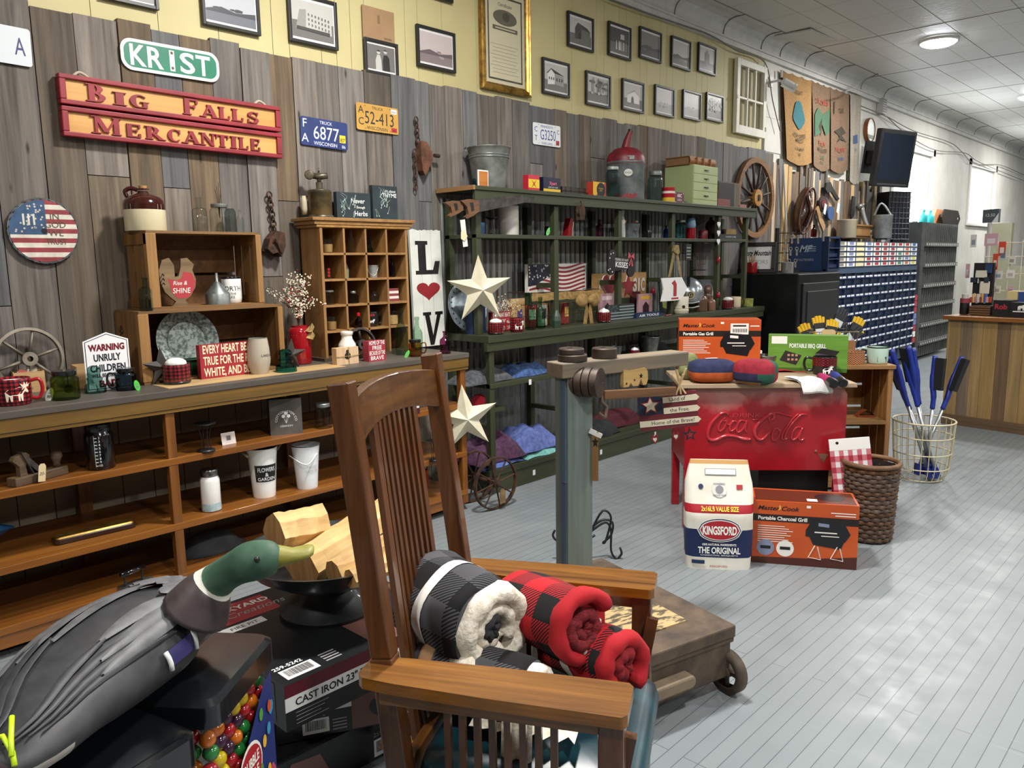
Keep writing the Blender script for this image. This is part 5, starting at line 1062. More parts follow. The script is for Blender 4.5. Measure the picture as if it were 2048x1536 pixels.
# plate and tray in lower crate
c=onx(378,676,.2); t=T('enamel_plate','big speckled grey enamel plate propped inside the lower crate','plate',(.17,c.y,ST+.168),0,rot=tuple((Matrix.Rotation(PI/2,3,'Z')@Matrix.Rotation(PI/2-.2,3,'X')).to_euler()))
m=M(); R=.152; m.lathe([(.001,-.0),(R*.62,0),(R*.68,.008),(R*.73,.012),(R*.76,.010),(R*.98,.016),(R,.018),(R,.022),(R*.75,.016),(R*.66,.014),(R*.6,.006),(.001,.006)],0,48); part('plate',m,SPECK,t,40)
a,W_,H_=wb(340,752,ST,405,712,.27); t=T('green_tray','dark green enamel tray standing low inside the lower crate','tray',(.26,a.y,ST+.013),PI/2); m=M(); m.loft([[(x,y,z) for x,y in rrect(-.05-e,W_+.06+e,-e,.06+e,.02)] for e,z in ((0,0),(.008,.07),(.014,.072),(.014,.076),(.004,.076),(-.004,.01))]); part('tray',m,flat('16301f',.3,coat=.3),t,30)
# rooster, funnel, mug, bottles in and on the upper crate
a,W_,H_=wb(322,612,Z2+.012,394,516,.22); t=T('wooden_rooster','wooden rooster cutout with a red patch reading Rise and SHINE','rooster',a,PI/2)
o=[(.30,0),(.75,0),(.70,.07),(.66,.12),(.82,.2),(.97,.38),(1.0,.55),(.92,.75),(.98,.86),(.80,1.0),(.62,.98),(.60,.8),(.52,.62),(.42,.6),(.42,.85),(.30,1),(.1,.95),(.0,.75),(.02,.5),(.12,.3),(.3,.16),(.4,.1)]
m=M(); m.prism([(x*W_,z*H_) for x,z in o],-.009,.009,0); m.poly([(x*W_,z*H_) for x,z in ((.22,.58),(.45,.53),(.6,.58),(.66,.72),(.9,.68),(.98,.5),(.92,.33),(.75,.17),(.45,.16),(.3,.3))],-.0095,1); m.text('Rise &',.55*W_,.44*H_,.018,2,-.0105,maxw=.45*W_,shear=.2); m.text('SHINE',.58*W_,.27*H_,.024,2,-.0105,maxw=.5*W_,shear=.15)
for k in range(3): m.tube([(.03*W_,-.011,(.42+.09*k)*H_),(.09*W_,-.011,(.5+.09*k)*H_),(.13*W_,-.011,(.46+.09*k)*H_)],.002,3)
part('cutout',m,[wood('5f4c34','8a7250',0,.8,.7,.1),flat('a8333a',.6),flat('f1ede4',.6),BLK],t)
t,r,H=rp('tin_funnel','grey galvanised funnel standing mouth down at the crate front','funnel',437,612,Z2+.012,47,62,'funnel',GALV,X=0.24)
t,r,H=rp('campfire_mug','white mug with black rim reading NORTH behind the tin funnel','mug',465,606,Z2+.012,38,50,'mug',WG,X=0.19); m=M(); m.lathe([(r*1.0,0),(r*1.03,.004),(r*1.0,.009)],0,28,cap=False); part('black_rim',m,BG,t,True,loc=(0,0,H*.96)); m=M(); m.text('NORTH',0,H*.5,.022,0,0,wrap=r*1.012); m.text('TO THE',0,H*.34,.010,0,0,wrap=r*1.012); m.text('LAKE',0,H*.2,.012,0,0,wrap=r*1.012); part('lettering',m,BLK,t,norm=False,rot=(0,0,-.1))
p=onz(294,620,Z2); rp('aqua_bottle','slim pale aqua glass bottle standing on the lower crate corner','bottle',294,620,Z2,26,66,'square',AQUA,n=4 if False else 20,single=True,X=0.28)
rp('clear_bottle','clear glass bottle on the far end of the lower crate','bottle',540,610,Z2,15,46,'square',CLEAR,single=True,X=0.2)
t,r,H=rp('stoneware_jug','cream stoneware jug with glossy brown shoulder and cork','jug',292,455,Z3,78,84,'jug',flat('cfc4a2',.2,coat=.5),X=0.17); m=M(); m.lathe([(a*r*1.004,b*H+.001) for a,b in PR['jug'] if b>=.62 or b==.62],0,32,cap=False); m.lathe([(r*1.004,H*.50),(r*1.004,H*.63)],0,32,cap=False); part('brown_glaze',m,flat('35110d',.12,coat=.6),t,True)
m=M(); m.tube(spline([(-r*.25,0,H*.96),(-r*.55,0,H*1.0),(-r*.82,0,H*.93),(-r*.75,0,H*.80)],5),r*.11,0,10); part('handle',m,flat('35110d',.12,coat=.6),t,True); m=M(); m.lathe([(.001,0),(r*.17,0),(r*.21,H*.09),(.001,H*.09)],0,16); part('cork',m,flat('b48a55',.8),t,40,loc=(0,0,H*.97))
rp('clear_bottle','clear glass flask bottle beside the mason jar on the upper crate','bottle',401,457,Z3,29,68,'square',CLEAR,single=True,X=0.17)
t,r,H=rp('mason_jar','clear mason jar of twigs with a zinc lid on the upper crate','jar',441,457,Z3,38,58,'jar',CLEAR,X=0.19); lid(t,r,H*.85,H*.12,GALV,.82); m=M()
for k in range(4): m.tube([(0,0,H*.5),(.004*k-.006,.0,H*1.1),(.008*k-.012,0,H*(1.45+.12*(k%3)))],.0015,0,5)
part('twigs',m,flat('3a2c1e',.8),t)
rp('clear_bottle','small clear vial bottle at the end of the upper crate','bottle',481,457,Z3,14,46,'bottle',CLEAR,single=True,X=0.17)
rp('blue_grey_jar','grey glass jar behind the mason jar on the upper crate','jar',462,456,Z3,22,56,'jar',glass('9aa6a4'),single=True,X=0.1)
# ------------------------------------------------------------------ pigeonhole cabinet
PGW=wood('7d5a32','a67d4b',2,.8,.55,.1); PGX=wood('7d5a32','a67d4b',1,.8,.55,.1); PGD=wood('7a5830','a67e48',0,.8,.55,.08)
Xf=.24; a=onx(652,708,Xf); b=onx(822,700,Xf); Yp0,Yp1=a.y,b.y; top=onx(640,441,Xf).z; LP=Yp1-Yp0; DP=.2
t=T('pigeonhole_cabinet','golden wooden cabinet of twenty pigeonholes standing on the sideboard','cabinet',(Xf,Yp0,ST),PI/2); DP=.2; HP=top-ST; th=.016
for x in (0,LP-th): m=M(); m.box(x,x+th,0,DP,.0,HP); part('side_panel',m,PGW,t)
m=M(); m.box(-.05,LP+.05,-.02,DP+.0,HP,HP+.018); m.box(-.035,LP+.035,-.01,DP,HP-.02,HP); m.box(-.02,LP+.02,-.006,DP,HP-.035,HP-.02); part('crown_board',m,PGX,t,bev=.003)
m=M(); m.box(0,LP,DP-.008,DP,0,HP); part('back_panel',m,wood('5a4022','7d5a31',2,.8,.6,.08),t)
m=M(); m.box(-.02,LP+.02,-.015,DP,0,.018); part('base_board',m,wood('3e3226','5c4a36',1,.8,.6,.1),t)
cwid=(LP-th)/4; ch=(HP-.035-.018)/5; 
for k in range(1,4): m=M(); m.box(k*cwid+th/2-.006,k*cwid+th/2+.006,0,DP-.008,.018,HP-.03); part('divider',m,PGW,t)
for k in range(1,5): m=M(); m.box(th,LP-th,0,DP-.008,.018+ch*k-.006,.018+ch*k+.006); part('shelf',m,PGX,t)
MP=Matrix.Translation((Xf,Yp0,ST))@Matrix.Rotation(PI/2,4,'Z')
def cell(c,rw,name,lb,cat,w,h,pr,mt,dx=0,y=.012,**k):
    p=MP@Vector(((c+.5)*cwid+th/2+dx*cwid,y+w/2,.018+ch*(4-rw)+.0062)); m=M(); m.lathe(lath(pr,w/2,h),0,24)
    t=T(name,lb,cat,p,face(p),k.get('group')); part('body',m,mt,t,40); t['_r']=w/2; t['_h']=h; return t,w/2,h
CANDLE=flat('a8804f',.6)
def candle(c,rw,lb): t,r,h=cell(c,rw,'jar_candle',lb,'candle',.062,.075,'votive',CLEAR,-.05,group='jar candles in the pigeonholes'); m=M(); m.lathe([(.001,.004),(r*.82,.004),(r*.9,h*.62),(.001,h*.62)],0,24); part('wax',m,CANDLE,t,40)
candle(0,0,'tan jar candle in the uppermost corner pigeonhole'); candle(0,3,'tan jar candle in the fourth pigeonhole down, first column')
cell(1,0,'clear_bottle','clear glass bottle in the second pigeonhole of the upper row','bottle',.045,.125,'bottle',CLEAR); cell(2,0,'green_insulator','dark green glass insulator in the upper row pigeonhole','insulator',.055,.085,'insul',glass('3f7a70'),-.2)
t,r,h=cell(0,1,'shot_glass','shot glass with red squares in the second pigeonhole row','glass',.058,.06,'votive',CLEAR,-.15)
m=M(); [m.rect(.006,.016,.012+.017*k,.024+.017*k,-r*1.02,0) for k in range(3)]; part('red_print',m,flat('b3161d',.4),t)
p=MP@Vector((1.35*cwid,.07,.018+ch*3+.0062)); m=M(); m.prism([(-.012,0),(.02,0),(.022,.05),(.008,.085),(-.0,.05)],-.008,.008); one('driftwood_shard',m,mott('5b6a50','7d8a6c',14,.6),'green-grey pointed shard standing in a pigeonhole','ornament',p,PI/2)
t,r,h=cell(2,1,'tin_pail','tiny grey tin pail with bail handle in the second pigeonhole row','pail',.062,.07,'pail',mott('9a9c9c','b9bbba',9,.4,.5)); m=M(); m.tube(spline([(-r*1.0,0,h*.85),(-r*.6,-r*.9,h*.35),(r*.4,-r*1.0,h*.2),(r*1.02,0,h*.85)],5),.0016); part('bail_handle',m,GALV,t,True)
cell(3,1,'purple_bottle','slim dark purple bottle in the second pigeonhole row','bottle',.036,.11,'bottle',glass('4a2c3c'),-.1)
t,r,h=cell(0,2,'storage_jar','clear storage jar with clamp lid in the third pigeonhole row','jar',.062,.08,'jar',CLEAR,-.1); lid(t,r,h*.86,h*.12,GALV,.85)
t,r,h=cell(1,2,'ink_jar','grey glass square jar in the third pigeonhole row','jar',.062,.07,'square',glass('8a8d8c')); lid(t,r,h*.8,h*.18,GALV,.5); cell(2,2,'glass_vase','small ribbed glass vase in the third pigeonhole row','vase',.058,.07,'milk',glass('b9c2c0'))
p=MP@Vector((3*cwid+.03,.03,.018+ch*2+.0062)); m=M(); m.box(0,.075,0,.04,0,.075,0); [m.box(0,.0755,-.0008,.04,.075*k/5,.075*(k+1)/5,1) for k in (1,3)]; one('striped_block',m,[flat('7d3138',.6),flat('d8cfc6',.6)],'small red and white striped block in the third pigeonhole row','block',p,PI/2)
t,r,h=cell(2,3,'moose_mug','dark mug with red pattern and white moose in a pigeonhole','mug',.082,.085,'mug',BG,-.05,.03); handle(t,r,h*.2,h*.8,BG,.6,.4); moosewrap(t,r*1.013,h*.25,h*.3,WG,.2); m=M(); [m.rect(-.024+.012*k,-.016+.012*k,h*.72,h*.86,-r*1.02,0) for k in range(4)]; m.v=[(r*1.013*math.sin(v[0]/r),-r*1.013*math.cos(v[0]/r),v[2]) for v in m.v]; part('red_pattern',m,flat('b21f2b',.4),t,norm=False)
t,r,h=cell(3,3,'biscuit_jar','clear jar of pale biscuits in the fourth pigeonhole row','jar',.075,.085,'jar',CLEAR,0,.03); m=M(); m.lathe([(.001,.004),(r*.9,.004),(r*.9,h*.65),(.001,h*.7)],0,20); part('biscuits',m,mott('a8844f','c9a671',30,.8,bump=.4),t,40); lid(t,r,h*.86,.012,BG,.85)
t,r,h=cell(1,3,'red_bottle','small dark bottle with a bright red stopper in a pigeonhole','bottle',.04,.075,'bottle',glass('5a2a2a'),.15); lid(t,r,h*.9,.02,flat('a9151f',.3),.5,'red_stopper')
t,r,h=cell(2,4,'red_tin','dim reddish tin in the lowest pigeonhole row','tin',.06,.055,'crock',flat('5a2226',.5))
# on the pigeonhole cabinet
ZP=top+.018
t,r,H=rp('blow_torch','antique brass blow torch with wooden handle on the pigeonhole cabinet','blow torch',642,437,ZP,46,52,'crock',mott('4a4230','7d6d48',10,.4,.6),X=0.13)
BRS=mott('3a352c','6b6250',14,.4,.6)
m=M(); m.lathe([(r*1.0,H),(r*.9,H+.01),(r*.3,H+.016),(r*.3,H+.05),(.001,H+.05)],0,20); part('shoulder',m,BRS,t,True); m=M(); m.lathe([(r*1.0,0),(r*1.15,0),(r*1.12,.012),(r*.98,.02)],0,24); part('base_ring',m,BRS,t,True)
m=M(); z0=H+.05; m.tube([(-.03,0,z0+.035),(.0,0,z0+.03),(.045,-.01,z0+.035)],.017,0,10); m.tube([(0,0,z0-.01),(0,0,z0+.05)],.011); m.tube([(0,0,z0+.05),(.002,0,z0+.075)],.005); m.lathe([(.02,.0),(.025,-.004),(.026,.006),(.02,.008)],0,20,X=Matrix.Translation((-.05,-.01,z0+.038))@Matrix.Rotation(PI/2,4,'X')); part('burner',m,BRS,t,True)
m=M(); m.lathe([(.001,0),(.012,.0),(.017,.03),(.016,.07),(.01,.1),(.001,.1)],0,16); part('wooden_handle',m,flat('b5a98c',.6),t,True,loc=(-r*1.35,0,H*.15),label='pale wooden handle')
def chalk(lb,xl,yb,xr,yt,lines,seed):
    a=onx(xl+3,yb,.10); b=onx(xr,yb,.10); t=T('chalkboard_sign',lb,'sign',(.10,a.y,ZP),PI/2,None); W_=b.y-a.y; H_=onx(xl,yt,.10).z-ZP; m=M(); m.box(0,W_,0,.03,0,H_,0); q=random.Random(seed)
    for s,x,z,h,sh in lines: m.text(s,x*W_,z*H_,h*H_,1,-.0012,shear=sh,maxw=W_*.75,bold=.01)
    for i in range(16):
        x,z=q.uniform(.12,.6)*W_,q.uniform(.12,.75)*H_; m.tube(spline([(x,-.0012,z),(x+q.uniform(-.02,.02),-.0012,z+.02),(x+q.uniform(-.03,.03),-.0012,z+.04)],3),.0012,2,4); m.disc(x,z,.0045,-.0014,2,8)
    part('board',m,[mott('1f2c31','2b3a3f',8,.7),flat('e8ebe8',.7),flat('9fb0ac',.7)],t); return t
chalk('wide dark chalkboard sign reading Never Enough Herbs on the pigeonhole cabinet',672,438,742,383,[('Never',.62,.62,.17,.1),('Enough',.7,.43,.09,.1),('Herbs',.7,.16,.17,.1)],1)
chalk('tall dark chalkboard sign reading THYME beside the wider herb sign',744,440,796,370,[("It's about",.72,.82,.07,0),('THYME',.68,.68,.11,0)],2)
# letter sign
a=onx(824,716,.06); b=onx(884,705,.06); W_=b.y-a.y; H_=onx(828,458,.06).z-ST
t=T('letter_sign','tall white plank sign with black letters and a red heart spelling LOVE','sign',(.085,a.y,ST),0,rot=tuple((Matrix.Rotation(PI/2,3,'Z')@Matrix.Rotation(-.03,3,'X')).to_euler()))
m=M(); q=random.Random(6)
for k in range(3):
    x0=W_*k/3; pts=[(x0+.001,0),(x0+W_/3-.001,0)]+[(x0+W_/3-.001-(W_/3-.002)*i/6,H_-q.uniform(0,.012)) for i in range(7)]; m.prism(pts,-.012,.006,0)
part('planks',m,mott('cfd2c8','e3e4dc',5,.65),t); m=M()
def slab(m,pts,mi=0): m.prism([(x*W_,z*H_) for x,z in pts],-.0145,-.0125,mi)
slab(m,[(.14,.62),(.86,.62),(.93,.73),(.78,.73),(.70,.655),(.48,.655),(.48,.87),(.55,.87),(.55,.90),(.16,.90),(.16,.87),(.24,.87),(.24,.65),(.14,.65)]); part('letter',m,BLK,t)
m=M(); slab(m,[(.30,.295),(.56,.295),(.56,.27),(.50,.27),(.60,.09),(.76,.27),(.70,.27),(.70,.295),(.95,.295),(.95,.27),(.88,.27),(.62,-.0+.01),(.50,.01),(.36,.27),(.30,.27)]); part('letter',m,BLK,t)
m=M(); m.prism([(x+.52*W_,z+.47*H_) for x,z in heart(W_*.76,.155*H_*1.0)],-.0145,-.0125,0); part('heart',m,flat('8c1d26',.5),t)
# ------------------------------------------------------------------ on the sideboard shelves
S1,S2,S3=.66,.366,.13
t,r,H=rp('ribbed_canister','tall black glass canister with white measuring marks on the upper shelf','canister',203,940,S1,54,92,'flask',flat('0e0f11',.15,coat=.4)); lid(t,r,H*.83,H*.17,BG,.86); m=M()
for k in range(9): m.rect(-.006,.004,H*(.1+.075*k),H*(.115+.075*k),0,0); m.text('%d'%(10-k),.012,H*(.09+.075*k),.009,0,0)
m.rect(-.007,-.006,H*.08,H*.76,0,0); m.v=[(r*1.02*math.sin(v[0]/r),-r*1.02*math.cos(v[0]/r),v[2]) for v in m.v]; part('measure_marks',m,WHI,t,norm=False,rot=(0,0,-.2))
p=onz(85,972,S1); t=T('wood_plane','old wooden hand plane with a hanging price tag on the upper shelf','hand plane',p+Vector((-.1,0,0)),PI/2+.35)
OLD=wood('3a2c20','6a543c',0,1,.6,.1); m=M(); m.box(-.09,.13,-.025,.03,0,.035); part('sole',m,OLD,t,bev=.004); m=M(); m.prism([(-.06,.03),(-.03,.03),(-.035,.07),(-.015,.11),(-.03,.125),(-.075,.115),(-.085,.10),(-.06,.075)],-.012,.012); part('tote_handle',m,OLD,t,bev=.004); m=M(); m.lathe([(.001,0),(.016,0),(.012,.02),(.024,.045),(.018,.06),(.001,.064)],0,18); part('front_knob',m,OLD,t,True,loc=(.10,0,.034)); m=M(); m.rod((-.01,0,.035),(-.05,0,.13),.04,.004); m.rod((.02,0,.04),(-.03,0,.1),.03,.02); part('iron',m,mott('4a4340','6d6560',9,.4,.7),t)
m=M(); m.prism([(-.015,-.035),(.015,-.035),(.015,.025),(.008,.035),(-.008,.035),(-.015,.025)],-.001,0,0); m.text('20-',0,-.01,.012,1,-.0014,shear=.2); part('price_tag',m,[flat('cbb78f',.7),BLK],t,loc=(.0,-.05,.04),rot=(0,.15,0))
def holder(lb,x,y,z,w,h): 
    p,r=base(x,y,z,w); H=h*mpp(p); t=T('candle_stand',lb,'candle holder',p,face(p),'black wire candle stands'); m=M(); m.lathe([(.001,0),(r*.8,0),(r*.78,.008),(r*.3,.012),(.001,.012)],0,24); part('base',m,BLK,t,True); m=M(); m.lathe([(.001,H-.012),(r*.4,H-.012),(r,H-.002),(r,H),(r*.4,H-.008),(.001,H-.008)],0,24); part('dish',m,BLK,t,True); m=M()
    for k in range(4): a=2*PI*k/4+.4; m.tube([(r*.5*math.cos(a),r*.5*math.sin(a),.005),(r*.35*math.cos(a),r*.35*math.sin(a),H*.5),(r*.6*math.cos(a),r*.6*math.sin(a),H-.008)],.002,0,5)
    part('wire_legs',m,BLK,t)
holder('black wire candle stand on the upper sideboard shelf beside a small label',413,906,S1,44,57); holder('black wire candle stand seen through the chair back',870,924,S2+.27 if False else onx(870,924,.4).z*0+S2,30,42)
a,W_,H_=wb(445,891,S1,473,867); m=M(); m.box(0,W_,0,.002,0,H_,0,Matrix.Rotation(-.2,4,'X')); barcode(m,W_*.3,H_*.2,W_*.4,H_*.6,0,1,-.001,Matrix.Rotation(-.2,4,'X')); one('shelf_label',m,[flat('d9d0cc',.6),flat('3a3230',.6)],'small white barcode card standing on the upper sideboard shelf','card',a,PI/2)
p=onz(584,868,S1); t=T('tin_canister','square grey tin printed COTTON STEM CO with a round cap','tin',p+Vector((-.06,0,0)),face(p,.12)); k=mpp(p); w2=31*k; H=72*k; m=M(); m.box(-w2,w2,-.055,.055,0,H,0); m.text('COTTON STEM CO',0,H*.62,.011,1,-.0558,arc=.042); m.text('LEBANON',0,H*.22,.009,1,-.0558); 
for sx in (-.012,.012,0): m.tube([(0,-.0558,H*.32),(sx,-.0558,H*.5)],.001,1,4); m.disc(sx,H*(.52 if sx else .6),.009,-.056,1,10)
part('body',m,[mott('55534f','6f6d68',7,.45,.5),flat('e0deda',.5)],t,bev=.003); lid(t,.02,H,.018,GALV,1.0,'cap')
t,r,H=rp('jelly_jar','clear embossed glass jar beside the grey square tin','jar',648,858,S1,34,50,'jar',glass('c2c6c2')); lid(t,r,H*.86,H*.14,GALV,.85)
t,r,H=rp('water_bottle','white water bottle with steel lid ring and teal base band','bottle',424,1024,S2,38,84,'flask',WG); lid(t,r,H*.84,H*.16,mott('4a4a4a','8d8d8b',9,.25,.9),.86); m=M(); m.lathe([(r*1.008,.004),(r*1.01,H*.2)],0,28,cap=False); part('teal_band',m,mott('8fb0b4','b7cdd0',40,.4),t,True)
t,r,H=rp('flower_pail','white pail with a black label reading FLOWERS and GARDEN','pail',534,999,S2,60,100,'pail',WG); t.location.x-=.02; m=M(); V=[(-.05+.1*i/8,z) for z in (H*.34,H*.68) for i in range(9)]; m.add([(r*.88*(1+.0)*math.sin(x/(r*.8))*(.95 if z<H*.5 else 1.06),-r*.88*math.cos(x/(r*.8))*(.95 if z<H*.5 else 1.06),z) for x,z in V],[(i,i+1,i+10,i+9) for i in range(8)],0)
for s,z,h in (('FLOWERS',.55,.02),('&',.455,.018),('GARDEN',.37,.016)): m.text(s,0,H*z,h,1,0,wrap=r*(.80+.22*z)*1.03,maxw=.085)
part('label',m,[BLK,WHI],t,norm=False,rot=(0,0,.25)); m=M(); m.tube([(-r*1.1,0,H*.88),(-r*1.25,.0,H*.93),(-r*.9,-r*.5,H*.85)],.006); part('grip',m,flat('c9b48c',.6),t,True); m=M(); m.tube([(r*.95,0,H*.92),(r*1.2,.02,H*1.0),(r*1.4,.04,H*1.06)],.008); part('grip',m,flat('6b4a2c',.6),t,True)
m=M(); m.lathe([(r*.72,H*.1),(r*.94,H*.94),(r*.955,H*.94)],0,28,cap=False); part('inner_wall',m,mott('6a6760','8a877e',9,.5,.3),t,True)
t,r,H=rp('enamel_pail','plain white enamel pail with dark rim and bail handle','pail',622,982,S2,56,88,'pail',flat('e6e9ea',.25,coat=.3)); t.location.x-=.03; m=M(); m.lathe([(r*1.02,0),(r*1.05,.003),(r*1.02,.006)],0,28,cap=False); part('dark_rim',m,flat('30343a',.3),t,True,loc=(0,0,H-.004)); m=M(); m.tube(spline([(r*.8,-r*.5,H*.8),(0,-r*1.3,H*.62),(-r*1.15,-r*.2,H*.78)],5),.003); part('bail_handle',m,WG,t,True); m=M(); m.text('HOME',0,H*.5,.014,0,0,wrap=r*.93); m.text('GARDEN',0,H*.4,.014,0,0,wrap=r*.9); part('faint_print',m,flat('b9bcba',.5),t,norm=False,rot=(0,0,.5))
a=onz(112,1094,S2); b=onz(276,1055,S2); t=T('harmonica_case','long brass-topped dark wooden case lying on the middle shelf','case',((a.x+b.x)/2-.04,(a.y+b.y)/2,S2),math.atan2(b.y-a.y,b.x-a.x)); L=(b-a).length/2; m=M(); m.loft([[(x,y,z) for x,y in rrect(-L-e,L+e,-.035-e,.035+e,.02)] for e,z in ((-.004,0),(0,.004),(0,.02),(-.004,.024))]); part('case',m,flat('2a160f',.3,coat=.3),t,30); m=M(); m.loft([[(x,y,z) for x,y in rrect(-L*.96+e,L*.96-e,-.03+e,.03-e,.012)] for e,z in ((0,.024),(.004,.03))]); part('brass_plate',m,mott('8a682c','b5904a',30,.35,.8),t,30)
p=onz(12,1135,S2); n=(.38,p.y-.02,S2+.1); barn_star('barn_star','dark blue metal star cut by the photo edge on the middle shelf','','',.14,mott('123a5e','1d527f',6,.5),n,turn=.7,rot=PI/2-.45)
# block letters further along
def redblock(lb,x,y,z,w,h,s): 
    p=onz(x,y,z); k=mpp(p); t=T('block_sign',lb,'sign',(p.x-.03,p.y,z),PI/2); m=M(); m.box(0,w*k/.8,0,.03,0,h*k,0); m.text(s,w*k/1.6,h*k*.2,h*k*.6,1,-.001,bold=.04); part('block',m,[RB,flat('ecdfbf',.6)],t)
redblock('small dark red block sign with letters RS seen through the chair back',836,924,S2,18,20,'RS'); redblock('small dark red block sign with a letter H behind the chair post',724,953,S2,16,26,'H'); t,r,H=rp('soup_tin','small tin with red and pink label behind the chair post','tin',726,930,S2,12,34,'crock',flat('8f2a3a',.4))
a=onz(826,830,S1); m=M(); m.box(0,.05,0,.03,0,.075,0); m.rect(.02,.045,.035,.06,-.001,1); one('maroon_box',m,[flat('4a1420',.5),WHI],'small maroon box with a white label seen through the chair back','box',a,PI/2)
t,r,H=rp('orange_lantern','small orange lantern on the lowest shelf seen through the chair','lantern',852,1020,S3,14,34,'crock',flat('b8531a',.35),X=0.3); m=M(); m.tube(spline([(-r,0,H*.9),(0,0,H*1.4),(r,0,H*.9)],5),.002); part('bail_handle',m,BLK,t,True)
# flat iron and dark things on the lowest shelf
p=onz(283,1186,S3); t=T('flat_iron','antique silver flat iron with a black handle on the lowest shelf','iron',p+Vector((-.05,0,0)),face(p,.6)); m=M(); m.loft([[(x*s,y*s,z) for x,y in ((-.07,-.035),(.02,-.035),(.06,-.018),(.085,0),(.06,.018),(.02,.035),(-.07,.035))] for s,z in ((1,0),(1,.012),(.95,.03),(.9,.033))]); part('sole',m,mott('9a9890','cfcdc6',9,.25,.9),t,20); m=M(); m.tube([(-.05,0,.03),(-.05,0,.075),(-.055,0,.085)],.004); m.tube([(.03,0,.03),(.03,0,.075),(.03,0,.085)],.004); part('bracket',m,BLK,t); m=M(); m.tube([(-.065,0,.088),(.045,0,.088)],.011,0,12); part('handle',m,flat('0e0e10',.15,coat=.5),t,True)
p=onz(440,1135,S3); t=T('felt_hat','dark grey domed hat lying on the lowest shelf behind the bowl','hat',(.34,p.y+.08,S3),0); m=M(); m.lathe([(.001,.0),(.14,.0),(.145,.004),(.12,.02),(.10,.05),(.08,.075),(.001,.085)],0,28,sx=.7,sy=1.2); part('crown',m,mott('24272b','34383c',9,.8),t,True)
# ------------------------------------------------------------------ green shelving: along the top board
TZ=1.95; UZ=1.66; CZ=1.03; LZ=.725; BZ=.16
def bx(name,lb,cat,xl,yb,xr,yt,X,z,dep,mats,draw=None,rz=PI/2,group=None,bev=0,turn=0):
    """box standing on height z, its front edge from pixel xl to xr at depth X"""
    a=onx(xl,yb,X); b=onx(xr,yb,X); a.z=z; W_=b.y-a.y; H_=(yb-yt)*mpp(a); t=T(name,lb,cat,a,rz+turn,group); m=M(); m.box(0,W_,0,dep,0,H_)
    if draw: draw(m,W_,H_)
    part('body',m,mats,t,bev=bev); return t,W_,H_
rp('glass_insulator','small blue glass insulator at the end of the green shelving top board','insulator',949,375,TZ,12,19,'insul',BLUEG,X=.22,single=True)
def d1(m,W_,H_): m.rect(.006,W_-.006,.008,H_-.008,-.001,1)
bx('framed_card','orange wooden card in a white border before the galvanised tub','card',957,376,977,341,.28,TZ,.008,[WHI,wood('9c5a28','c98446',0,1,.5,.05)],d1)
t,r,H=rp('washtub_pail','large dented galvanised bucket on the green shelving top board','bucket',979,377,TZ,86,82,'pail',mott('5d625c','8e938c',9,.5,.6,bump=.15),X=.19); m=M(); 
for zz in (.74,.80): m.lathe([(r*.93,H*zz),(r*.955,H*zz+.004),(r*.94,H*zz+.008)],0,28,cap=False)
part('hoop',m,GALV,t,True); m=M(); m.tube([(-r*1.03,0,H*.9),(-r*1.12,0,H*.97),(-r*1.05,-.02,H*1.03)],.005); part('ear',m,GALV,t)
def d2(m,W_,H_): m.rect(0,W_,H_*.26,H_*.76,-.0008,1); m.prism([(W_*.5+x*W_*.55,H_*.5+z*W_*.55) for x,z in ((-.4,.45),(0,.1),(.4,.45),(.1,0),(.4,-.45),(0,-.1),(-.4,-.45),(-.1,0))],-.0012,-.0009,2)
bx('red_yellow_tin','small red and yellow tin with a red cross mark on the top board','tin',1057,386,1079,352,.26,TZ,.05,[flat('c22a3c',.4),flat('e6c42a',.4),flat('b3321f',.4)],d2)
def d3(m,W_,H_): m.rect(0,W_,0,H_*.3,-.0008,1); m.text('Xpert',W_*.55,H_*.55,H_*.2,2,-.0012,maxw=W_*.6,bold=.03); m.text('SUPER MOP YARN',W_*.55,H_*.36,H_*.08,3,-.0012,maxw=W_*.6)
bx('navy_tin','navy and yellow tin with pink lettering beside the small red yellow tin','tin',1087,389,1121,357,.26,TZ,.05,[flat('151a33',.35),flat('dcb92a',.4),flat('d3607f',.4),WHI],d3)
for k,(lb,z) in enumerate((('lower dark leather book lying beside the navy tin',TZ),('upper dark leather book lying beside the navy tin',TZ+.032))):
    a=onx(1124,390,.24); b=onx(1176,390,.24); m=M(); m.box(0,(b.y-a.y)*(1-.04*k),0,.1,0,.03,0); m.box(0.006,(b.y-a.y)*(1-.04*k)-.006,-.001,.0,.005,.025,1); [m.box(x,x+.01,-.003,.0,0,.03,0) for x in (.04,.1,.2)]; one('leather_book',m,[flat('1c1614',.4),flat('3a322a',.5)],lb,'book',(.24,a.y,z),PI/2+.04*k,'old books on the green shelving')
def d4(m,W_,H_): m.poly([(0,H_),(W_*.9,H_),(W_*.15,0),(0,H_*.2)],-.0008,1); m.disc(W_*.6,H_*.5,W_*.33,-.0012,2); m.text('Wonder',W_*.6,H_*.55,H_*.1,1,-.0016); m.text('MIST',W_*.6,H_*.4,H_*.1,1,-.0016)
bx('yellow_red_box','yellow and red box with a black round emblem before the tall aqua jar','box',1186,396,1212,366,.28,TZ,.06,[flat('b0392a',.4),flat('dfae2c',.4),BLK],d4)
t,r,H=rp('mason_jar','tall aqua glass jar standing in front of the galvanised gas can','jar',1225,399,TZ,28,64,'jar',AQUA,X=.28); lid(t,r,H*.86,H*.1,mott('7a7f7c','a5aaa6',9,.5,.5),.8)
t,r,H=rp('gas_can','galvanised gas can with a red domed top and red spout','gas can',1251,400,TZ,74,75,'crock',mott('646b6c','8d9595',10,.5,.55,bump=.1),X=.20)
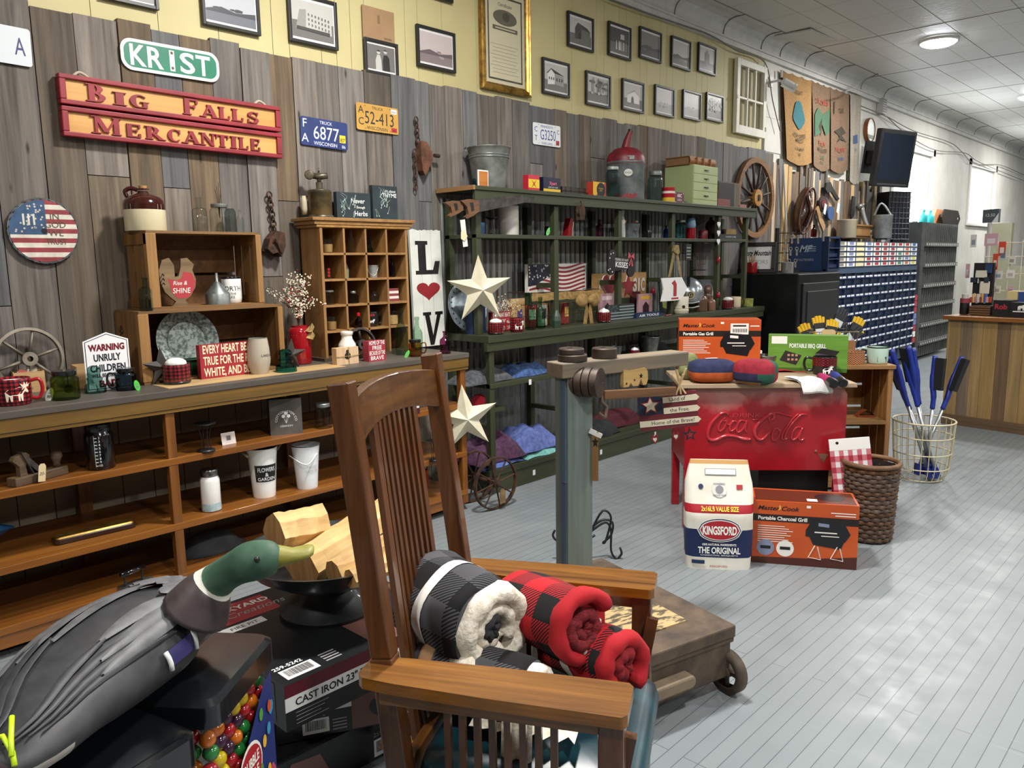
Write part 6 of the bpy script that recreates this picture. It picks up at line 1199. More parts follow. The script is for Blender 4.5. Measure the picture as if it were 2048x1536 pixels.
m=M(); m.lathe([(r*1.02,H*.93),(r*1.02,H*1.08),(r*.93,H*1.2),(r*.6,H*1.33),(r*.2,H*1.38),(.001,H*1.38)],0,32,cap=False); part('red_dome',m,mott('5d1620','86202c',12,.45),t,40)
m=M(); m.tube([(.0,0,H*1.36),(.012,0,H*1.55),(.035,0,H*1.78)],[.036,.03,.02],0,14); part('spout',m,mott('5d1620','7d1c28',12,.45),t,40); m=M(); m.lathe([(.001,.0),(.021,0),(.021,.02),(.001,.02)],0,14); part('spout_cap',m,BLK,t,loc=(.037,0,H*1.77))
m=M(); m.disc(0,0,.04,-.0,0,20,rz=.034); m.disc(0,0,.033,-.001,1,20,rz=.027); m.text('EAGLE',0,-.007,.014,0,-.0016,maxw=.05); part('maker_plate',m,[flat('3c3f40',.4),flat('c9cbc4',.4)],t,loc=(.02,-r*1.04,H*.68)); m=M(); m.rect(-.03,.03,-.014,.014,0,0); part('paper_label',m,mott('7b8284','a8a9a5',30,.6),t,loc=(.035,-r*1.0,H*1.06))
m=M(); q=random.Random(3); [m.disc(q.uniform(-.09,.09),q.uniform(.01,.04),q.uniform(.006,.014),0,0,7) for i in range(22)]; m.v=[(r*1.012*math.sin(v[0]/r),-r*1.012*math.cos(v[0]/r),v[2]) for v in m.v]; part('worn_red_paint',m,flat('8a2a30',.6),t,norm=False)
t,r,H=rp('mason_jar','aqua glass jar with zinc lid beside the light green drawer cabinet','jar',1310,403,TZ,30,60,'jar',AQUA,X=.26); lid(t,r,H*.86,H*.14,mott('5f6662','868d88',9,.5,.5),.8)
t,r,H=rp('red_tin','round red and yellow tin before the light green drawer cabinet','tin',1336,407,TZ,26,29,'crock',flat('b11f2b',.4),X=.30); m=M(); m.lathe([(r*1.02,.002),(r*1.02,H*.32)],0,28,cap=False); part('yellow_band',m,flat('d9b02e',.4),t,True); m=M(); m.lathe([(r*1.02,H*.6),(r*1.02,H*.75)],0,28,cap=False); part('pale_band',m,flat('e6d7cc',.4),t,True)
def d5(m,W_,H_): m.text('ABC',W_/2,H_*.55,H_*.3,1,-.0012,maxw=W_*.8,bold=.03); m.text('CARDS',W_/2,H_*.2,H_*.2,1,-.0012,maxw=W_*.7); [m.disc(x*W_,z*H_,.005,-.001,1,8) for x,z in ((.1,.9),(.9,.9),(.1,.1),(.9,.1))]
bx('maroon_tin','small maroon and white tin lettered ABC before the green drawer cabinet','tin',1349,407,1368,386,.33,TZ,.04,[flat('5e1830',.4),flat('e3d8d6',.5)],d5)
# light green drawer cabinet
a=onx(1385,410,.33); b=onx(1434,413,.33); GRC=mott('a3b07c','adb985',4,.5); t=T('drawer_cabinet','light green metal cabinet of small drawers on the green shelving top board','cabinet',(.33,a.y,TZ),PI/2); W_=b.y-a.y; H_=78*mpp(a); m=M(); m.box(0,W_,0,.28,0,H_); part('case',m,GRC,t,bev=.002)
for k in range(4):
    z0=H_*(.13+.215*k); m=M(); m.box(.008,W_-.008,-.004,0,z0+.003,z0+H_*.205); d=part('drawer',m,GRC,t,bev=.001); m=M(); m.box(W_*.42,W_*.6,-.007,-.004,z0+H_*.09,z0+H_*.12); m.tube([(W_*.46,-.007,z0+H_*.1),(W_*.48,-.018,z0+H_*.08),(W_*.56,-.018,z0+H_*.08),(W_*.58,-.007,z0+H_*.1)],.003,0,5); part('drawer_pull',m,flat('4a4336',.4,.6),d)
m=M(); m.box(.008,W_-.008,-.003,0,.004,H_*.12); part('kick_panel',m,GRC,t)
m=M(); m.box(0,W_*1.05,.02,.26,0,.006,0); m.box(0,W_*1.05,.02,.26,.064,.07,0); m.box(0.01,W_*1.02,.03,.255,.006,.064,1); m.loft([[(x,.02-.012*math.sin(PI*j/8),.07*j/8) for j in range(9)] for x in (0,W_*1.05)],0,False,False); [m.box(x*W_,x*W_+.012,-.0,.02,.005,.065,0) for x in (.25,.5,.78)]; one('leather_book',m,[wood('6d4526','a06c3e',0,1,.6,.05),flat('8a6a48',.8)],'thick old tan leather book lying on the light green drawer cabinet','book',(.32,a.y-.02,TZ+H_),PI/2,'old books on the green shelving')
def d6(m,W_,H_): m.rect(.01,W_*.75,.01,H_-.01,-.0008,1)
bx('wooden_box','dark open wooden box at the far end of the green shelving top board','box',1436,412,1478,360,.24,TZ,.12,[wood('463a2a','6e5e44',2,1,.6,.05),flat('120c0b',.6)],d6)
bx('old_book','faded red book leaning at the far end of the top board','book',1435,412,1460,396,.31,TZ,.03,[flat('7a3f3a',.6)],group='old books on the green shelving'); bx('old_book','pinkish closed book behind the end post of the top board','book',1479,414,1493,404,.24,TZ,.08,[flat('94605a',.6)],group='old books on the green shelving')
# saws hung from the top board front
SAWH=wood('4a3020','7a5536',0,1,.6,.1); SAWM=mott('3b3836','57534f',20,.5,.6,bump=.1)
def saw(lb,hx,hy,tx,ty,X,w0,mat_h):
    a=onx(hx,hy,X); b=onx(tx,ty,X); d=b-a; L=d.length; tl=math.atan2(d.z,d.y); t=wallthing('hand_saw',lb,'saw',a,tl,'old hand saws on the green shelving')
    m=M(); m.prism([(0,-w0*.65),(L,-.012),(L,.012),(.02,w0*.5)],-.001,.001,0); part('blade',m,SAWM,t); o=[(.03,w0*.5),(.02,-w0*.55),(-.03,-w0*.9),(-.09,-w0*1.1),(-.10,-w0*.9),(-.07,-w0*.7),(-.075,-.0),(-.10,w0*.4),(-.12,w0*.65),(-.05,w0*.72)]
    m=M(); m.prism(o,-.011,.011,0); part('handle',m,mat_h,t,bev=.004); m=M(); m.prism([(-.045,-w0*.5),(-.02,-w0*.4),(-.022,w0*.35),(-.05,w0*.4)],-.0115,-.0112,0); m.prism([(-.045,-w0*.5),(-.02,-w0*.4),(-.022,w0*.35),(-.05,w0*.4)],.0112,.0115,0); part('grip_hole',m,BLK,t); return t
t=saw('long hand saw with brown wooden handle hung in front of the green shelving',950,412,1072,397,.40,.062,SAWH)
m=M(); m.rect(-.02,.02,-.16,.0,0,0); m.rect(-.02,.02,-.16,.0,.001,0); part('paper_tag',m,flat('d3d6d0',.6),t,loc=(-.13,-.015,-.07)); m=M(); m.prism([(-.025,-.02),(.0,-.035),(.03,-.01),(.012,.03),(-.02,.02)],-.001,.0,0); part('price_tag',m,flat('d9cfa8',.6),t,loc=(-.14,-.02,-.16),label='small cream price tag')
saw('shorter hand saw hung behind the long one at the shelving end',918,412,1046,393,.385,.05,SAWH)
a=onx(1161,402,.39); t=T('hanging_block','small dark iron pulley block hanging from the green top board','pulley',a); m=M(); m.tube(spline([(0,0,0),(.0,.012,-.02),(0,0,-.04)],4),.005); m.lathe([(.001,-.012),(.03,-.012),(.024,0),(.03,.012),(.001,.012)],0,20,X=Matrix.Translation((0,0,-.075))@Matrix.Rotation(PI/2,4,'Y')); part('block',m,RUST,t,30); m=M(); m.prism([(-.026,-.13),(.026,-.13),(.032,-.06),(.02,-.03),(-.02,-.03),(-.032,-.06)],-.018,-.013,0,Matrix.Rotation(PI/2,4,'Z')); m.prism([(-.026,-.13),(.026,-.13),(.032,-.06),(.02,-.03),(-.02,-.03),(-.032,-.06)],.013,.018,0,Matrix.Rotation(PI/2,4,'Z')); part('cheek_plate',m,RUST,t)
# ------------------------------------------------------------------ green shelving: upper shelf
bx('blue_box','small blue box at the near end of the upper green shelf','box',958,485,970,461,.26,UZ,.05,[flat('2a5a8c',.4)])
p=onx(983,484,.25); p.z=UZ
t=T('candle_stand','black wire candle stand on the upper green shelf beside the white crock','candle holder',p); k=mpp(p); m=M(); m.lathe([(.001,0),(9*k,0),(9*k,.006),(.001,.01)],0,20); part('base',m,BLK,t); m=M(); m.lathe([(.001,30*k),(5*k,30*k),(12*k,34*k),(12*k,35*k),(.001,31*k)],0,20); part('dish',m,BLK,t,True); m=M(); [m.tube([(8*k*math.cos(a),8*k*math.sin(a),.005),(5*k*math.cos(a),5*k*math.sin(a),30*k)],.002) for a in (0,1.57,3.14,4.7)]; part('wire_legs',m,BLK,t)
t,r,H=rp('stoneware_crock','tall white stoneware crock on the upper green shelf','crock',1018,484,UZ,41,58,'crock',flat('d9d3cd',.2,coat=.4),X=.22); m=M(); m.tube(spline([(-.05,0,H+.01),(-.02,0,H+.03),(.02,0,H+.02),(.05,0,H+.04)]),.008); m.ball((.03,0,H+.03),.016); m.lathe([(.001,H-.01),(r*.9,H-.01),(r*.3,H+.012)],0,20); part('iron_bits',m,RUST,t)
t,r,H=rp('mug_jar','black jar with green tag half hidden behind the second shelf post','jar',1094,485,UZ,10,22,'jar',BLACKG,X=.24); htag(t,'bright green oval tag',.01,.03,.06,.025,'5fd05a',r=r+.02)
a=onx(1131,486,.24); t=T('toy_iron','small red sad iron with a cream handle standing on its heel','iron',(.24,a.y,UZ),PI/2); k=mpp(a); m=M(); m.prism([(x*k,z*k) for x,z in ((0,0),(14,0),(15,14),(18,34),(11,37),(5,25))],-.02,.03,0); part('sole',m,flat('7d121b',.3,coat=.3),t,bev=.006); m=M(); m.tube([(x*k,.005,z*k) for x,z in ((9,1),(21,1),(21,12),(24,22),(25,28),(16,27))],.009,0,8); part('handle',m,flat('d8cdb0',.4),t,True)
rp('bud_vase','clear glass bud vase on the upper green shelf','vase',1172,485,UZ,13,37,'milk',CLEAR,X=.24,single=True); rp('purple_bottle','deep purple glass bottle on the upper green shelf','bottle',1199,485,UZ,16,35,'bottle',PURP,X=.24,single=True)
rp('milk_bottle','white slender milk bottle on the upper green shelf behind a post','bottle',1243,485,UZ,16,54,'milk',flat('dcdad4',.3),X=.2,single=True)
a=onx(1253,486,.27); t=T('handled_tub','grey metal tub with wooden handles and a small bow on the upper shelf','tub',(.2,a.y+.12,UZ),PI/2); k=mpp(a); m=M(); m.loft([[(x,y,z) for x,y in rrect(-20*k*s,20*k*s,-.06*s,.06*s,.02)] for s,z in ((.85,0),(1.1,28*k),(1.13,29*k),(1.07,29*k),(.8,.006))]); part('tub',m,mott('5c6466','828a8b',10,.5,.5),t,30); m=M(); m.tube([(-26*k,-.02,33*k),(-16*k,-.02,33*k)],.008,0,8); m.tube([(16*k,-.02,33*k),(26*k,-.02,33*k)],.008,0,8); part('grip',m,flat('9c7d57',.6),t); m=M(); m.tube(spline([(-.02,-.07,16*k),(0,-.072,12*k),(.022,-.07,15*k),(0,-.072,12*k),(.003,-.07,7*k)],4),.003); part('twine_bow',m,flat('26292b',.7),t)
rp('dark_cup','small dark cup with a white mark on the upper green shelf','cup',1297,486,UZ,12,15,'cup',BG,X=.25,single=True)
t,r,H=rp('blue_bottle','cobalt blue bottle with wire neck beside the third shelf post','bottle',1332,487,UZ,12,26,'bottle',glass('1f4a9c'),X=.24); m=M(); m.tube([(0,0,H),(0,0,H+.1)],.002); part('wire',m,GALV,t)
t,r,H=rp('mason_jar','teal glass jar with metal lid on the upper green shelf','jar',1361,485,UZ,22,38,'jar',glass('5fa8a6'),X=.22); lid(t,r,H*.86,H*.12,GALV,.8)
t,r,H=rp('red_lantern_jar','glossy red jar with a pale blue domed top on the upper green shelf','jar',1381,487,UZ,20,22,'crock',flat('8f0f1c',.15,coat=.5),X=.24); m=M(); m.lathe([(r*.95,0),(r*.98,H*.3),(r*.8,H*.85),(r*.4,H),(.001,H)],0,24); part('blue_top',m,mott('6d97b4','87adc6',20,.5),t,True,loc=(0,0,H))
t,r,H=rp('red_jar','small dull red jar on the upper green shelf beside a brown jug','jar',1406,487,UZ,18,22,'jar',flat('702428',.4),X=.22); rp('brown_jug','dim brown glass jug on the upper green shelf by the end post','jug',1421,486,UZ,22,45,'jug',glass('5c4030'),X=.15,single=True)
a=onx(1437,450,.35); t=T('heart_garland','string of white wooden hearts hanging on the far shelf post','garland',a,PI/2); m=M(); [m.prism([(x+.0,z-.05*i*1.5) for x,z in heart(.055,.055)],-.006,.0,0) for i in range(3)]; part('hearts',m,WHI,t)
bx('mustard_box','mustard yellow box in the far bay of the upper green shelf','box',1452,478,1472,457,.2,UZ+.005,.06,[flat('8f7638',.6)])
t,r,H=rp('black_pot','small black pot in the far bay of the upper green shelf','pot',1443,478,UZ+.005,12,20,'crock',BG,X=.2)
def d7(m,W_,H_): m.text('a mountain is calling',W_/2,H_*.3,H_*.4,1,-.001,maxw=W_*.9)
bx('dark_plaque','long dark plaque with pale lettering at the far bay shelf edge','plaque',1439,486,1483,477,.345,UZ+.006,.015,[flat('1c2022',.5),flat('c9cfcf',.5)],d7)
# ------------------------------------------------------------------ green shelving: middle counter
IV=mott('c9c2a6','ddd7be',8,.6)
p=onx(958,580,.355); barn_star('ivory_star','large ivory metal star hung on the first green shelf post','','',.22,IV,(.362,p.y,p.z),k=PI/2-.45,rot=PI/2+.03,group=None)
p=onx(931,843,.572); barn_star('ivory_star','ivory metal star hung on the end post of the sideboard','','',.205,IV,(.575,p.y,p.z+.02),k=PI/2-.55,rot=PI/2+.1)
c=onx(925,632,.13); t=T('embossed_plate','large embossed silvery plate leaning behind the ivory star','plate',(.17,c.y,CZ+.165),0,rot=tuple((Matrix.Rotation(PI/2,3,'Z')@Matrix.Rotation(PI/2-.25,3,'X')).to_euler())); m=M(); R=.165; m.lathe([(.001,0),(R*.62,0),(R*.66,.01),(R*.74,.012),(R*.98,.006),(R,.01),(R,.014),(R*.74,.018),(R*.66,.014),(.001,.006)],0,48); part('plate',m,mott('6f7d8a','aebac2',16,.3,.7,bump=.3),t,40); m=M(); [m.disc(R*.86*math.cos(a),R*.86*math.sin(a),.006,0,0,8) for a in [2*PI*i/24 for i in range(24)]]; part('dotted_rim',m,BLK,t,loc=(0,0,.017),rot=(-PI/2,0,0))
bx('blue_box','tall dark blue box behind the first green shelf post','box',946,676,972,612,.28,CZ,.06,[flat('182a58',.4)])
def d8(m,W_,H_): m.poly([(W_*.35,H_*.1),(W_*.85,H_*.15),(W_*.8,H_*.65),(W_*.5,H_*.6)],-.001,1); m.rect(W_*.3,W_*.6,H_*.02,H_*.12,-.0012,2)
bx('picture_block','pale wooden block with a purple picture behind the small red sign','block',1022,654,1050,594,.22,CZ,.02,[wood('a98858','cbaa78',2,1,.6,.05),flat('4f4a7c',.5),flat('4f9a4a',.5)],d8)
block_sign('small red and white slatted sign reading EVERY HEART BEATS on the green counter',985,669,1022,625,CZ,['EVERY HEART BEATS','TRUE FOR THE RED','WHITE AND BLUE'],flat('8e2630',.5),flat('e6dccb',.5),X=.30,hs=.2)
m=M(); q=random.Random(14); c=onx(1012,612,.2)
for i in range(160): m.ball((q.gauss(0,.035),q.gauss(0,.05),q.gauss(0,.03)),.005,0 if i%5 else 1,6)
[m.tube([(0,0,-.09),(q.gauss(0,.03),q.gauss(0,.05),q.gauss(0,.03))],.0015) for i in range(20)]; m.lathe([(.02,-.15),(.03,-.15),(.03,-.08),(.02,-.08)],2,16); o=one('berry_sprig',m,[flat('d8cdb4',.5),flat('7d2a26',.5),flat('5b4632',.6)],'low bunch of cream berries in a pot behind the small red sign','dried flowers',(.2,c.y,CZ+.15))
def copy_cocoa(lb,x,y,w,z,X):
    p=onx(x,y,X); p.z=z; o=dup(COCOA,p,face(p),lb,'plaid cocoa mugs wrapped in film'); s=w*mpp(p)/2/CR_; o.scale=(s,s,s); return o
copy_cocoa('plaid cocoa mug with white pompom nearest the ivory star on the green counter',992,681,31,CZ,.40); copy_cocoa('plaid cocoa mug with white pompom before the dark flag block',1208,655,27,CZ,.40); copy_cocoa('plaid cocoa mug with white pompom beyond the brown jugs at the far end',1455,624,24,CZ,.40); copy_cocoa('plaid cocoa mug with white pompom on the lower green shelf behind the scale beam',1269,703,20,LZ,.38)
t,r,H=rp('moose_mug','red and black plaid mug with white moose on the green counter','mug',1034,677,CZ,28,28,'mug',PLM,X=.39); handle(t,r,H*.2,H*.85,flat('a3131f',.2,coat=.4),.6,PI); moosewrap(t,r*1.012,H*.2,H*.7,WG,.5)
for lb,x,y,w,h,X in (('taller clear green soda bottle on the green counter',1061,672,20,74,.36),('shorter clear green soda bottle on the green counter',1081,671,19,62,.34)): rp('green_bottle',lb,'bottle',x,y,CZ,w,h,'wine',glass('7fb08e'),'green bottles on the green counter',X=X,single=True)
rp('clear_jar','clear glass jar beside the green soda bottles','jar',1094,668,CZ,12,38,'jar',CLEAR,X=.34,single=True)
# flag canvas
a=onx(1056,590,.16); b=onx(1172,581,.16); W_=b.y-a.y; H_=57*mpp(a); t=T('flag_canvas','canvas painted with a waving stars and stripes flag on the green counter','canvas',(.16,a.y,1.265),PI/2); m=M(); m.box(0,W_,0,.03,0,H_,0)
for k in range(7):
    up=[];lo=[]
    for i in range(17):
        u=i/16; wv=.10*math.sin(2*PI*u*1.1+.5); z0=.02+k*.148+wv; u0=u
        lo.append((W_*(.02+.96*u),H_*min(max(z0,.0),1))); up.append((W_*(.02+.96*u),H_*min(max(z0+.075,0),1)))
    for i in range(16): 
        if up[i][1]>lo[i][1]+1e-4 or up[i+1][1]>lo[i+1][1]+1e-4: m.poly([lo[i],lo[i+1],up[i+1],up[i]],-.0008,1)
m.poly([(0,H_*.22),(W_*.14,H_*.3),(W_*.3,H_*.5),(W_*.42,H_*.56),(W_*.42,H_),(0,H_)],-.0014,2); q=random.Random(5)
for i in range(26): x,z=q.uniform(.02,.4)*W_,q.uniform(.45,.97)*H_; m.poly([(x+u,z+v) for u,v in star(.009,.0038)],-.002,0)
part('canvas',m,[flat('dcd8cf',.6),flat('8c2b34',.6),flat('171b2c',.6)],t); m=M(); m.box(.02,W_-.02,0,.06,-.2345,-.0,0); part('support_block',m,GRN,t)
# wire basket with bow and packets
a=onx(1062,658,.33); b=onx(1200,640,.33); W_=b.y-a.y; t=T('wire_basket','rusty wire basket of snack packets with a burlap bow on the green counter','basket',(.33,a.y,CZ),PI/2); m=M(); H_=.25; WR=flat('4a3428',.6,.4)
for z in (.004,.08,.16,.245): s=.85+.15*z/.245; m.tube([(W_/2+(x-W_/2)*s,.11+(y-.11)*s,z) for x,y in ((0,0),(W_,0),(W_,.22),(0,.22))],.0022,0,5,True)
for i in range(13): x=W_*i/12; m.tube([(W_/2+(x-W_/2)*.85,.11-.11*.85,.004),(x,0,.245)],.0016,0,4); m.tube([(W_/2+(x-W_/2)*.85,.11+.11*.85,.004),(x,.22,.245)],.0016,0,4)
part('wire_frame',m,WR,t); m=M(); m.loft([[(W_*i/14,-.002+.003*math.sin(i*3),zz+.004*math.sin(i*2.1)) for i in range(15)] for zz in (.185,.24)],0,False,False); part('burlap_ribbon',m,mott('7c6238','a3844e',40,.9,bump=.4),t); m=M()
cx=W_*.76
for s in (-1,1): m.ball((cx+s*.07,-.03,.17),.065,0,12,(1,.5,.8)); m.loft([[(cx+s*(.01+.03*v)+.022*u,-.035,.15-.15*v) for u in (-1,1)] for v in (0,.5,1)],0,False,False)
m.ball((cx,-.045,.17),.026); part('burlap_bow',m,mott('7c6238','a3844e',40,.9,bump=.4),t,True)
q=random.Random(21)
def packet(lb,x,c,c2,i):
    p=Matrix.Translation((.33,a.y,CZ))@Matrix.Rotation(PI/2,4,'Z')@Vector((x,.05+.05*(i%2),.008)); m=M(); m.box(-.034,.034,0,.03,0,.15,0); m.rect(-.027,.027,.05,.12,-.001,1); one('snack_packet',m,[flat(c,.35),flat(c2,.4)],lb,'packet',p,PI/2+q.uniform(-.3,.3),'packets in the wire basket')
for i,(c,c2,nm) in enumerate((('b3303a','e8e2da','red and white'),('1c1d20','d8d4cc','black and white'),('d7d3cb','4a4a4c','white'),('c8862a','efe6d2','orange'),('5a4632','c9b08a','brown'),('2c2e34','a3a6ac','charcoal'),('8d3a30','e0c060','rust red'))): packet(nm+' snack packet standing in the rusty wire basket',.07+.062*i,c,c2,i)
a_=onx(1113,664,.40); m=M(); m.lathe([(.001,0),(.03,0),(.036,.05),(.03,.08),(.012,.12),(.001,.125)],0,8); one('green_birdhouse',m,flat('2c3d30',.5),'small dark green pointed ornament beside the second shelf post','ornament',(.40,a_.y,CZ),.3)
# wooden music board and bone sign
a=onx(1187,598,.15); b=onx(1292,590,.15); W_=b.y-a.y; H_=52*mpp(a); t=T('music_board','wooden board with raised heart and star spelling I love MUSIC on the green counter','sign',(.15,a.y,onx(1187,600,.15).z),PI/2); m=M(); m.box(0,W_,0,.02,0,H_); part('board',m,wood('8f6c42','bf9864',0,.7,.6,.05),t); m=M(); m.box(.02,W_-.02,.0,.03,-(onx(1187,600,.15).z-CZ),0); part('support_block',m,GRN,t)
m=M(); m.prism([(W_*.27+x,H_*.45+z) for x,z in heart(.19,.2)],-.012,0,0,mside=1); part('heart',m,[flat('7e1f28',.5),WHI],t); m=M(); m.prism([(W_*.62+x,H_*.45+z) for x,z in star(.11,.05)],-.012,0,0,mside=1); part('star',m,[flat('8a2b32',.5),WHI],t)
for s,x in (('I',.1),('S',.76),('I',.84),('C',.92)): m=M(); m.text(s,W_*x,H_*.25,H_*.5,0,-.006,w=.02 if s=='I' else .055,bold=.04); m.text(s,W_*x+.003,H_*.25-.003,H_*.5,1,-.003,w=.02 if s=='I' else .055,bold=.05); part('letter',m,[flat('cfc9c6',.5),flat('6a4a4a',.5)],t,norm=False)
a=onx(1238,527,.35); t=wallthing('bone_sign','black bone-shaped hanging sign with white dots reading KISSES','sign',(.37,a.y,a.z),-.08); m=M(); w2=.125; o=[]
for cx,cz,a0 in ((-w2,.05,40),(-w2,-.05,160),(w2,-.05,220),(w2,.05,-20)):
    pass
o=[(-w2*.7,.035)]+[(-w2+.05*math.cos(math.radians(g)),.045+.05*math.sin(math.radians(g))) for g in range(20,200,20)]+[(-w2+.05*math.cos(math.radians(g)),-.045+.05*math.sin(math.radians(g))) for g in range(160,341,20)]+[(w2*.7,-.035)]+[(w2+.05*math.cos(math.radians(g)),-.045+.05*math.sin(math.radians(g))) for g in range(200,381,20)]+[(w2+.05*math.cos(math.radians(g)),.045+.05*math.sin(math.radians(g))) for g in range(-20,161,20)]
m.prism(o,-.006,.006,0); m.text('PLEASE DO NOT',0,.018,.018,1,-.0068,maxw=.17); m.text('KISSES',.0,-.03,.04,1,-.0068,w=.16,bold=.02); [m.disc(-w2+x,z,.006,-.0066,1,8) for x,z in ((-.02,.06),(.01,.07),(-.03,.03),(-.02,-.05),(.01,-.07),(-.04,-.06))]; part('bone',m,[flat('121312',.5),WHI],t); m=M(); [m.prism([(w2*.9+x,.06+z) for x,z in ((0,0),(s*.035,.03),(s*.04,-.02))],-.012,-.008,0) for s in (-1,1)]; [m.prism([(w2*.9,.055),(w2*.9+s*.03,-.01),(w2*.9+s*.012,-.015)],-.012,-.009,0) for s in (-1,1)]; part('pink_ribbon',m,flat('b3525a',.6),t)
def card(lb,xl,yb,xr,yt,X,c,c2,dep=.02,nm='boxed_card'):
    bx(nm,lb,'card',xl,yb,xr,yt,X,CZ,dep,[flat(c,.5),flat(c2,.5),flat('2c1a22',.5)],lambda m,W_,H_:(m.rect(W_*.15,W_*.85,H_*.75,H_*.9,-.0008,1),m.poly([(W_*.3,H_*.1),(W_*.75,H_*.1),(W_*.75,H_*.45),(W_*.52,H_*.65),(W_*.3,H_*.45)],-.001,2)))
card('pink boxed card with a dark birdhouse picture beside the flag block',1277,636,1304,592,.24,'b98f96','d8a83a'); card('pinkish boxed card half hidden behind the plaid cocoa mug',1200,645,1228,594,.2,'b08a90','e0c8c8'); card('dark red gift box behind the music board support',1262,640,1280,592,.16,'4a1522','6a2530')
# dark flag block
a,W_,H_=wb(1216,652,CZ,1268,611,.34); t=T('flag_block','dark charcoal and grey stars and stripes block on the green counter','sign',a,PI/2); m=M(); m.box(0,W_,0,.03,0,H_,0); [m.rect(W_*(.42 if k>2 else .0),W_,H_*(.05+.19*k),H_*(.05+.19*k)+H_*.09,-.0008,1) for k in range(5)]; q=random.Random(3); [m.disc(q.uniform(.03,.4)*W_,q.uniform(.55,.95)*H_,.003,-.0011,1,6) for i in range(18)]; part('block',m,[flat('20282c',.6),flat('7f8a8c',.6)],t)
a,W_,H_=wb(1273,647,CZ,1327,628,.37); t=T('air_tools_box','dark blue open wooden box lettered AIR TOOLS on the green counter','box',a,PI/2); m=M(); m.prism([(0,0),(W_,0),(W_,H_*.6),(W_*.86,H_*.75),(W_*.84,H_*1.15),(0,H_)],0,.008,0); m.box(0,W_,.1,.108,0,H_*.9); m.box(0,.008,.008,.1,0,H_*.9); m.box(W_-.008,W_,.008,.1,0,H_*.6); m.text('AIR TOOLS',W_*.45,H_*.25,H_*.5,1,-.001,w=W_*.72,bold=.02); part('box',m,[flat('14294c',.5),flat('dfe2e4',.5)],t)
# photo frame, arrow sign, helmet, hive, jugs
a=onx(1322,640,.25); m=M(); X=Matrix.Rotation(.12,4,'Y')@Matrix.Rotation(-.15,4,'X'); m.box(0,.19,0,.015,0,.30,0,X); m.poly([(.03,.06),(.17,.04),(.17,.28),(.03,.28)],-.001,1,X); m.poly([(.03,.06),(.08,.05),(.05,.28),(.03,.28)],-.0014,2,X); one('leaning_frame',m,[flat('20262a',.4),flat('b9c2b4',.4),flat('a9b83a',.5)],'dark picture frame with a pale print leaning behind the arrow sign','picture',(.25,a.y,CZ),PI/2)
a=onx(1345,578,.36); t=wallthing('arrow_sign','white arrow sign with a red cardinal hung by a burlap bow on a shelf post','sign',(.375,a.y,a.z),.0); m=M(); w2=.2; m.prism([(-w2,.095),(w2*.55,.095),(w2,.0),(w2*.55,-.095),(-w2,-.095),(-w2*.82,0)],-.006,.004,0); m.poly([(-.02,-.06),(.03,-.06),(.03,.04),(.0,.075),(-.05,.05),(-.02,.03)],-.0066,1); m.rect(-.05,.06,-.085,-.07,-.0066,1); part('arrow',m,[WHI,flat('a82a30',.5)],t); m=M(); [m.loft([[(s*.02+s*v*.07+u*.02,.0-.008,.30-v*.2) for u in (-1,1)] for v in (0,.5,1)],0,False,False) for s in (-1,1)]; m.prism([(-.05,.31),(-.02,.36),(.03,.36),(.05,.30),(.02,.28)],-.02,-.0,0); part('burlap_bow',m,mott('7a6440','a08a5e',40,.9,bump=.4),t)
c=onx(1376,606,.24); c.z=CZ; t=T('football_helmet','silver football helmet with a dark stripe on the green counter','helmet',c,face(c)); m=M(); R=.135; rings=[]
for i in range(11):
    a=PI*(.02+.66*i/10); rings.append([(1.0*R*math.sin(a)*math.cos(2*PI*j/28),1.1*R*math.sin(a)*math.sin(2*PI*j/28),R*1.12+R*1.1*math.cos(a)) for j in range(28)])
m.loft(rings,0,True,True); part('shell',m,mott('8c9297','a9afb3',4,.25,.6),t,True); m=M(); m.loft([[(R*(x),-1.12*R*math.sin(a)*1.0,R*1.13+R*1.13*math.cos(a)) for x in (-.10,.10)] for a in [PI*(.0+.35*i/8) for i in range(9)]],0,False,False); part('stripe',m,flat('1a1b1d',.3),t); m=M(); m.disc(.02,R*1.1,.034,-R*1.09,0,20); m.disc(.02,R*1.1,.026,-R*1.095,1,20); m.text('G',.02,R*1.0,.03,0,-R*1.1,w=.03); part('emblem',m,[flat('b6a46a',.4),flat('2b2f2d',.4)],t)
m=M(); m.tube([(-R*.7,-R*.9,.05),(-R*.3,-R*1.35,.04),(R*.3,-R*1.35,.04),(R*.7,-R*.9,.05)],.006); m.tube([(-R*.7,-R*.9,.09),(-R*.3,-R*1.35,.08),(R*.3,-R*1.35,.08),(R*.7,-R*.9,.09)],.006); part('face_bars',m,flat('9a9ea2',.3),t,True)
t,r,H=rp('ceramic_hive','cream ceramic beehive with a dark hole on the green counter','ornament',1362,637,CZ,29,34,'cup',flat('ddd6c4',.4),X=.36); m=M(); m.lathe([(r*.98,0),(r*1.0,H*.2),(r*.98,H*.35),(r*.9,H*.6),(r*.7,H*.82),(r*.4,H*.96),(.001,H)],0,28); part('dome',m,flat('d6cfbb',.4),t,True); m=M(); [m.lathe([(r*w_,H*z),(r*w_+.004,H*z+.006),(r*w_,H*z+.012)],0,28,cap=False) for w_,z in ((1.0,.15),(.99,.3),(.93,.48),(.8,.66))]; part('coil',m,flat('c9c0a8',.5),t,True); m=M(); m.disc(.02,H*.42,.013,-r*1.02,0,14); part('entrance',m,BLK,t)
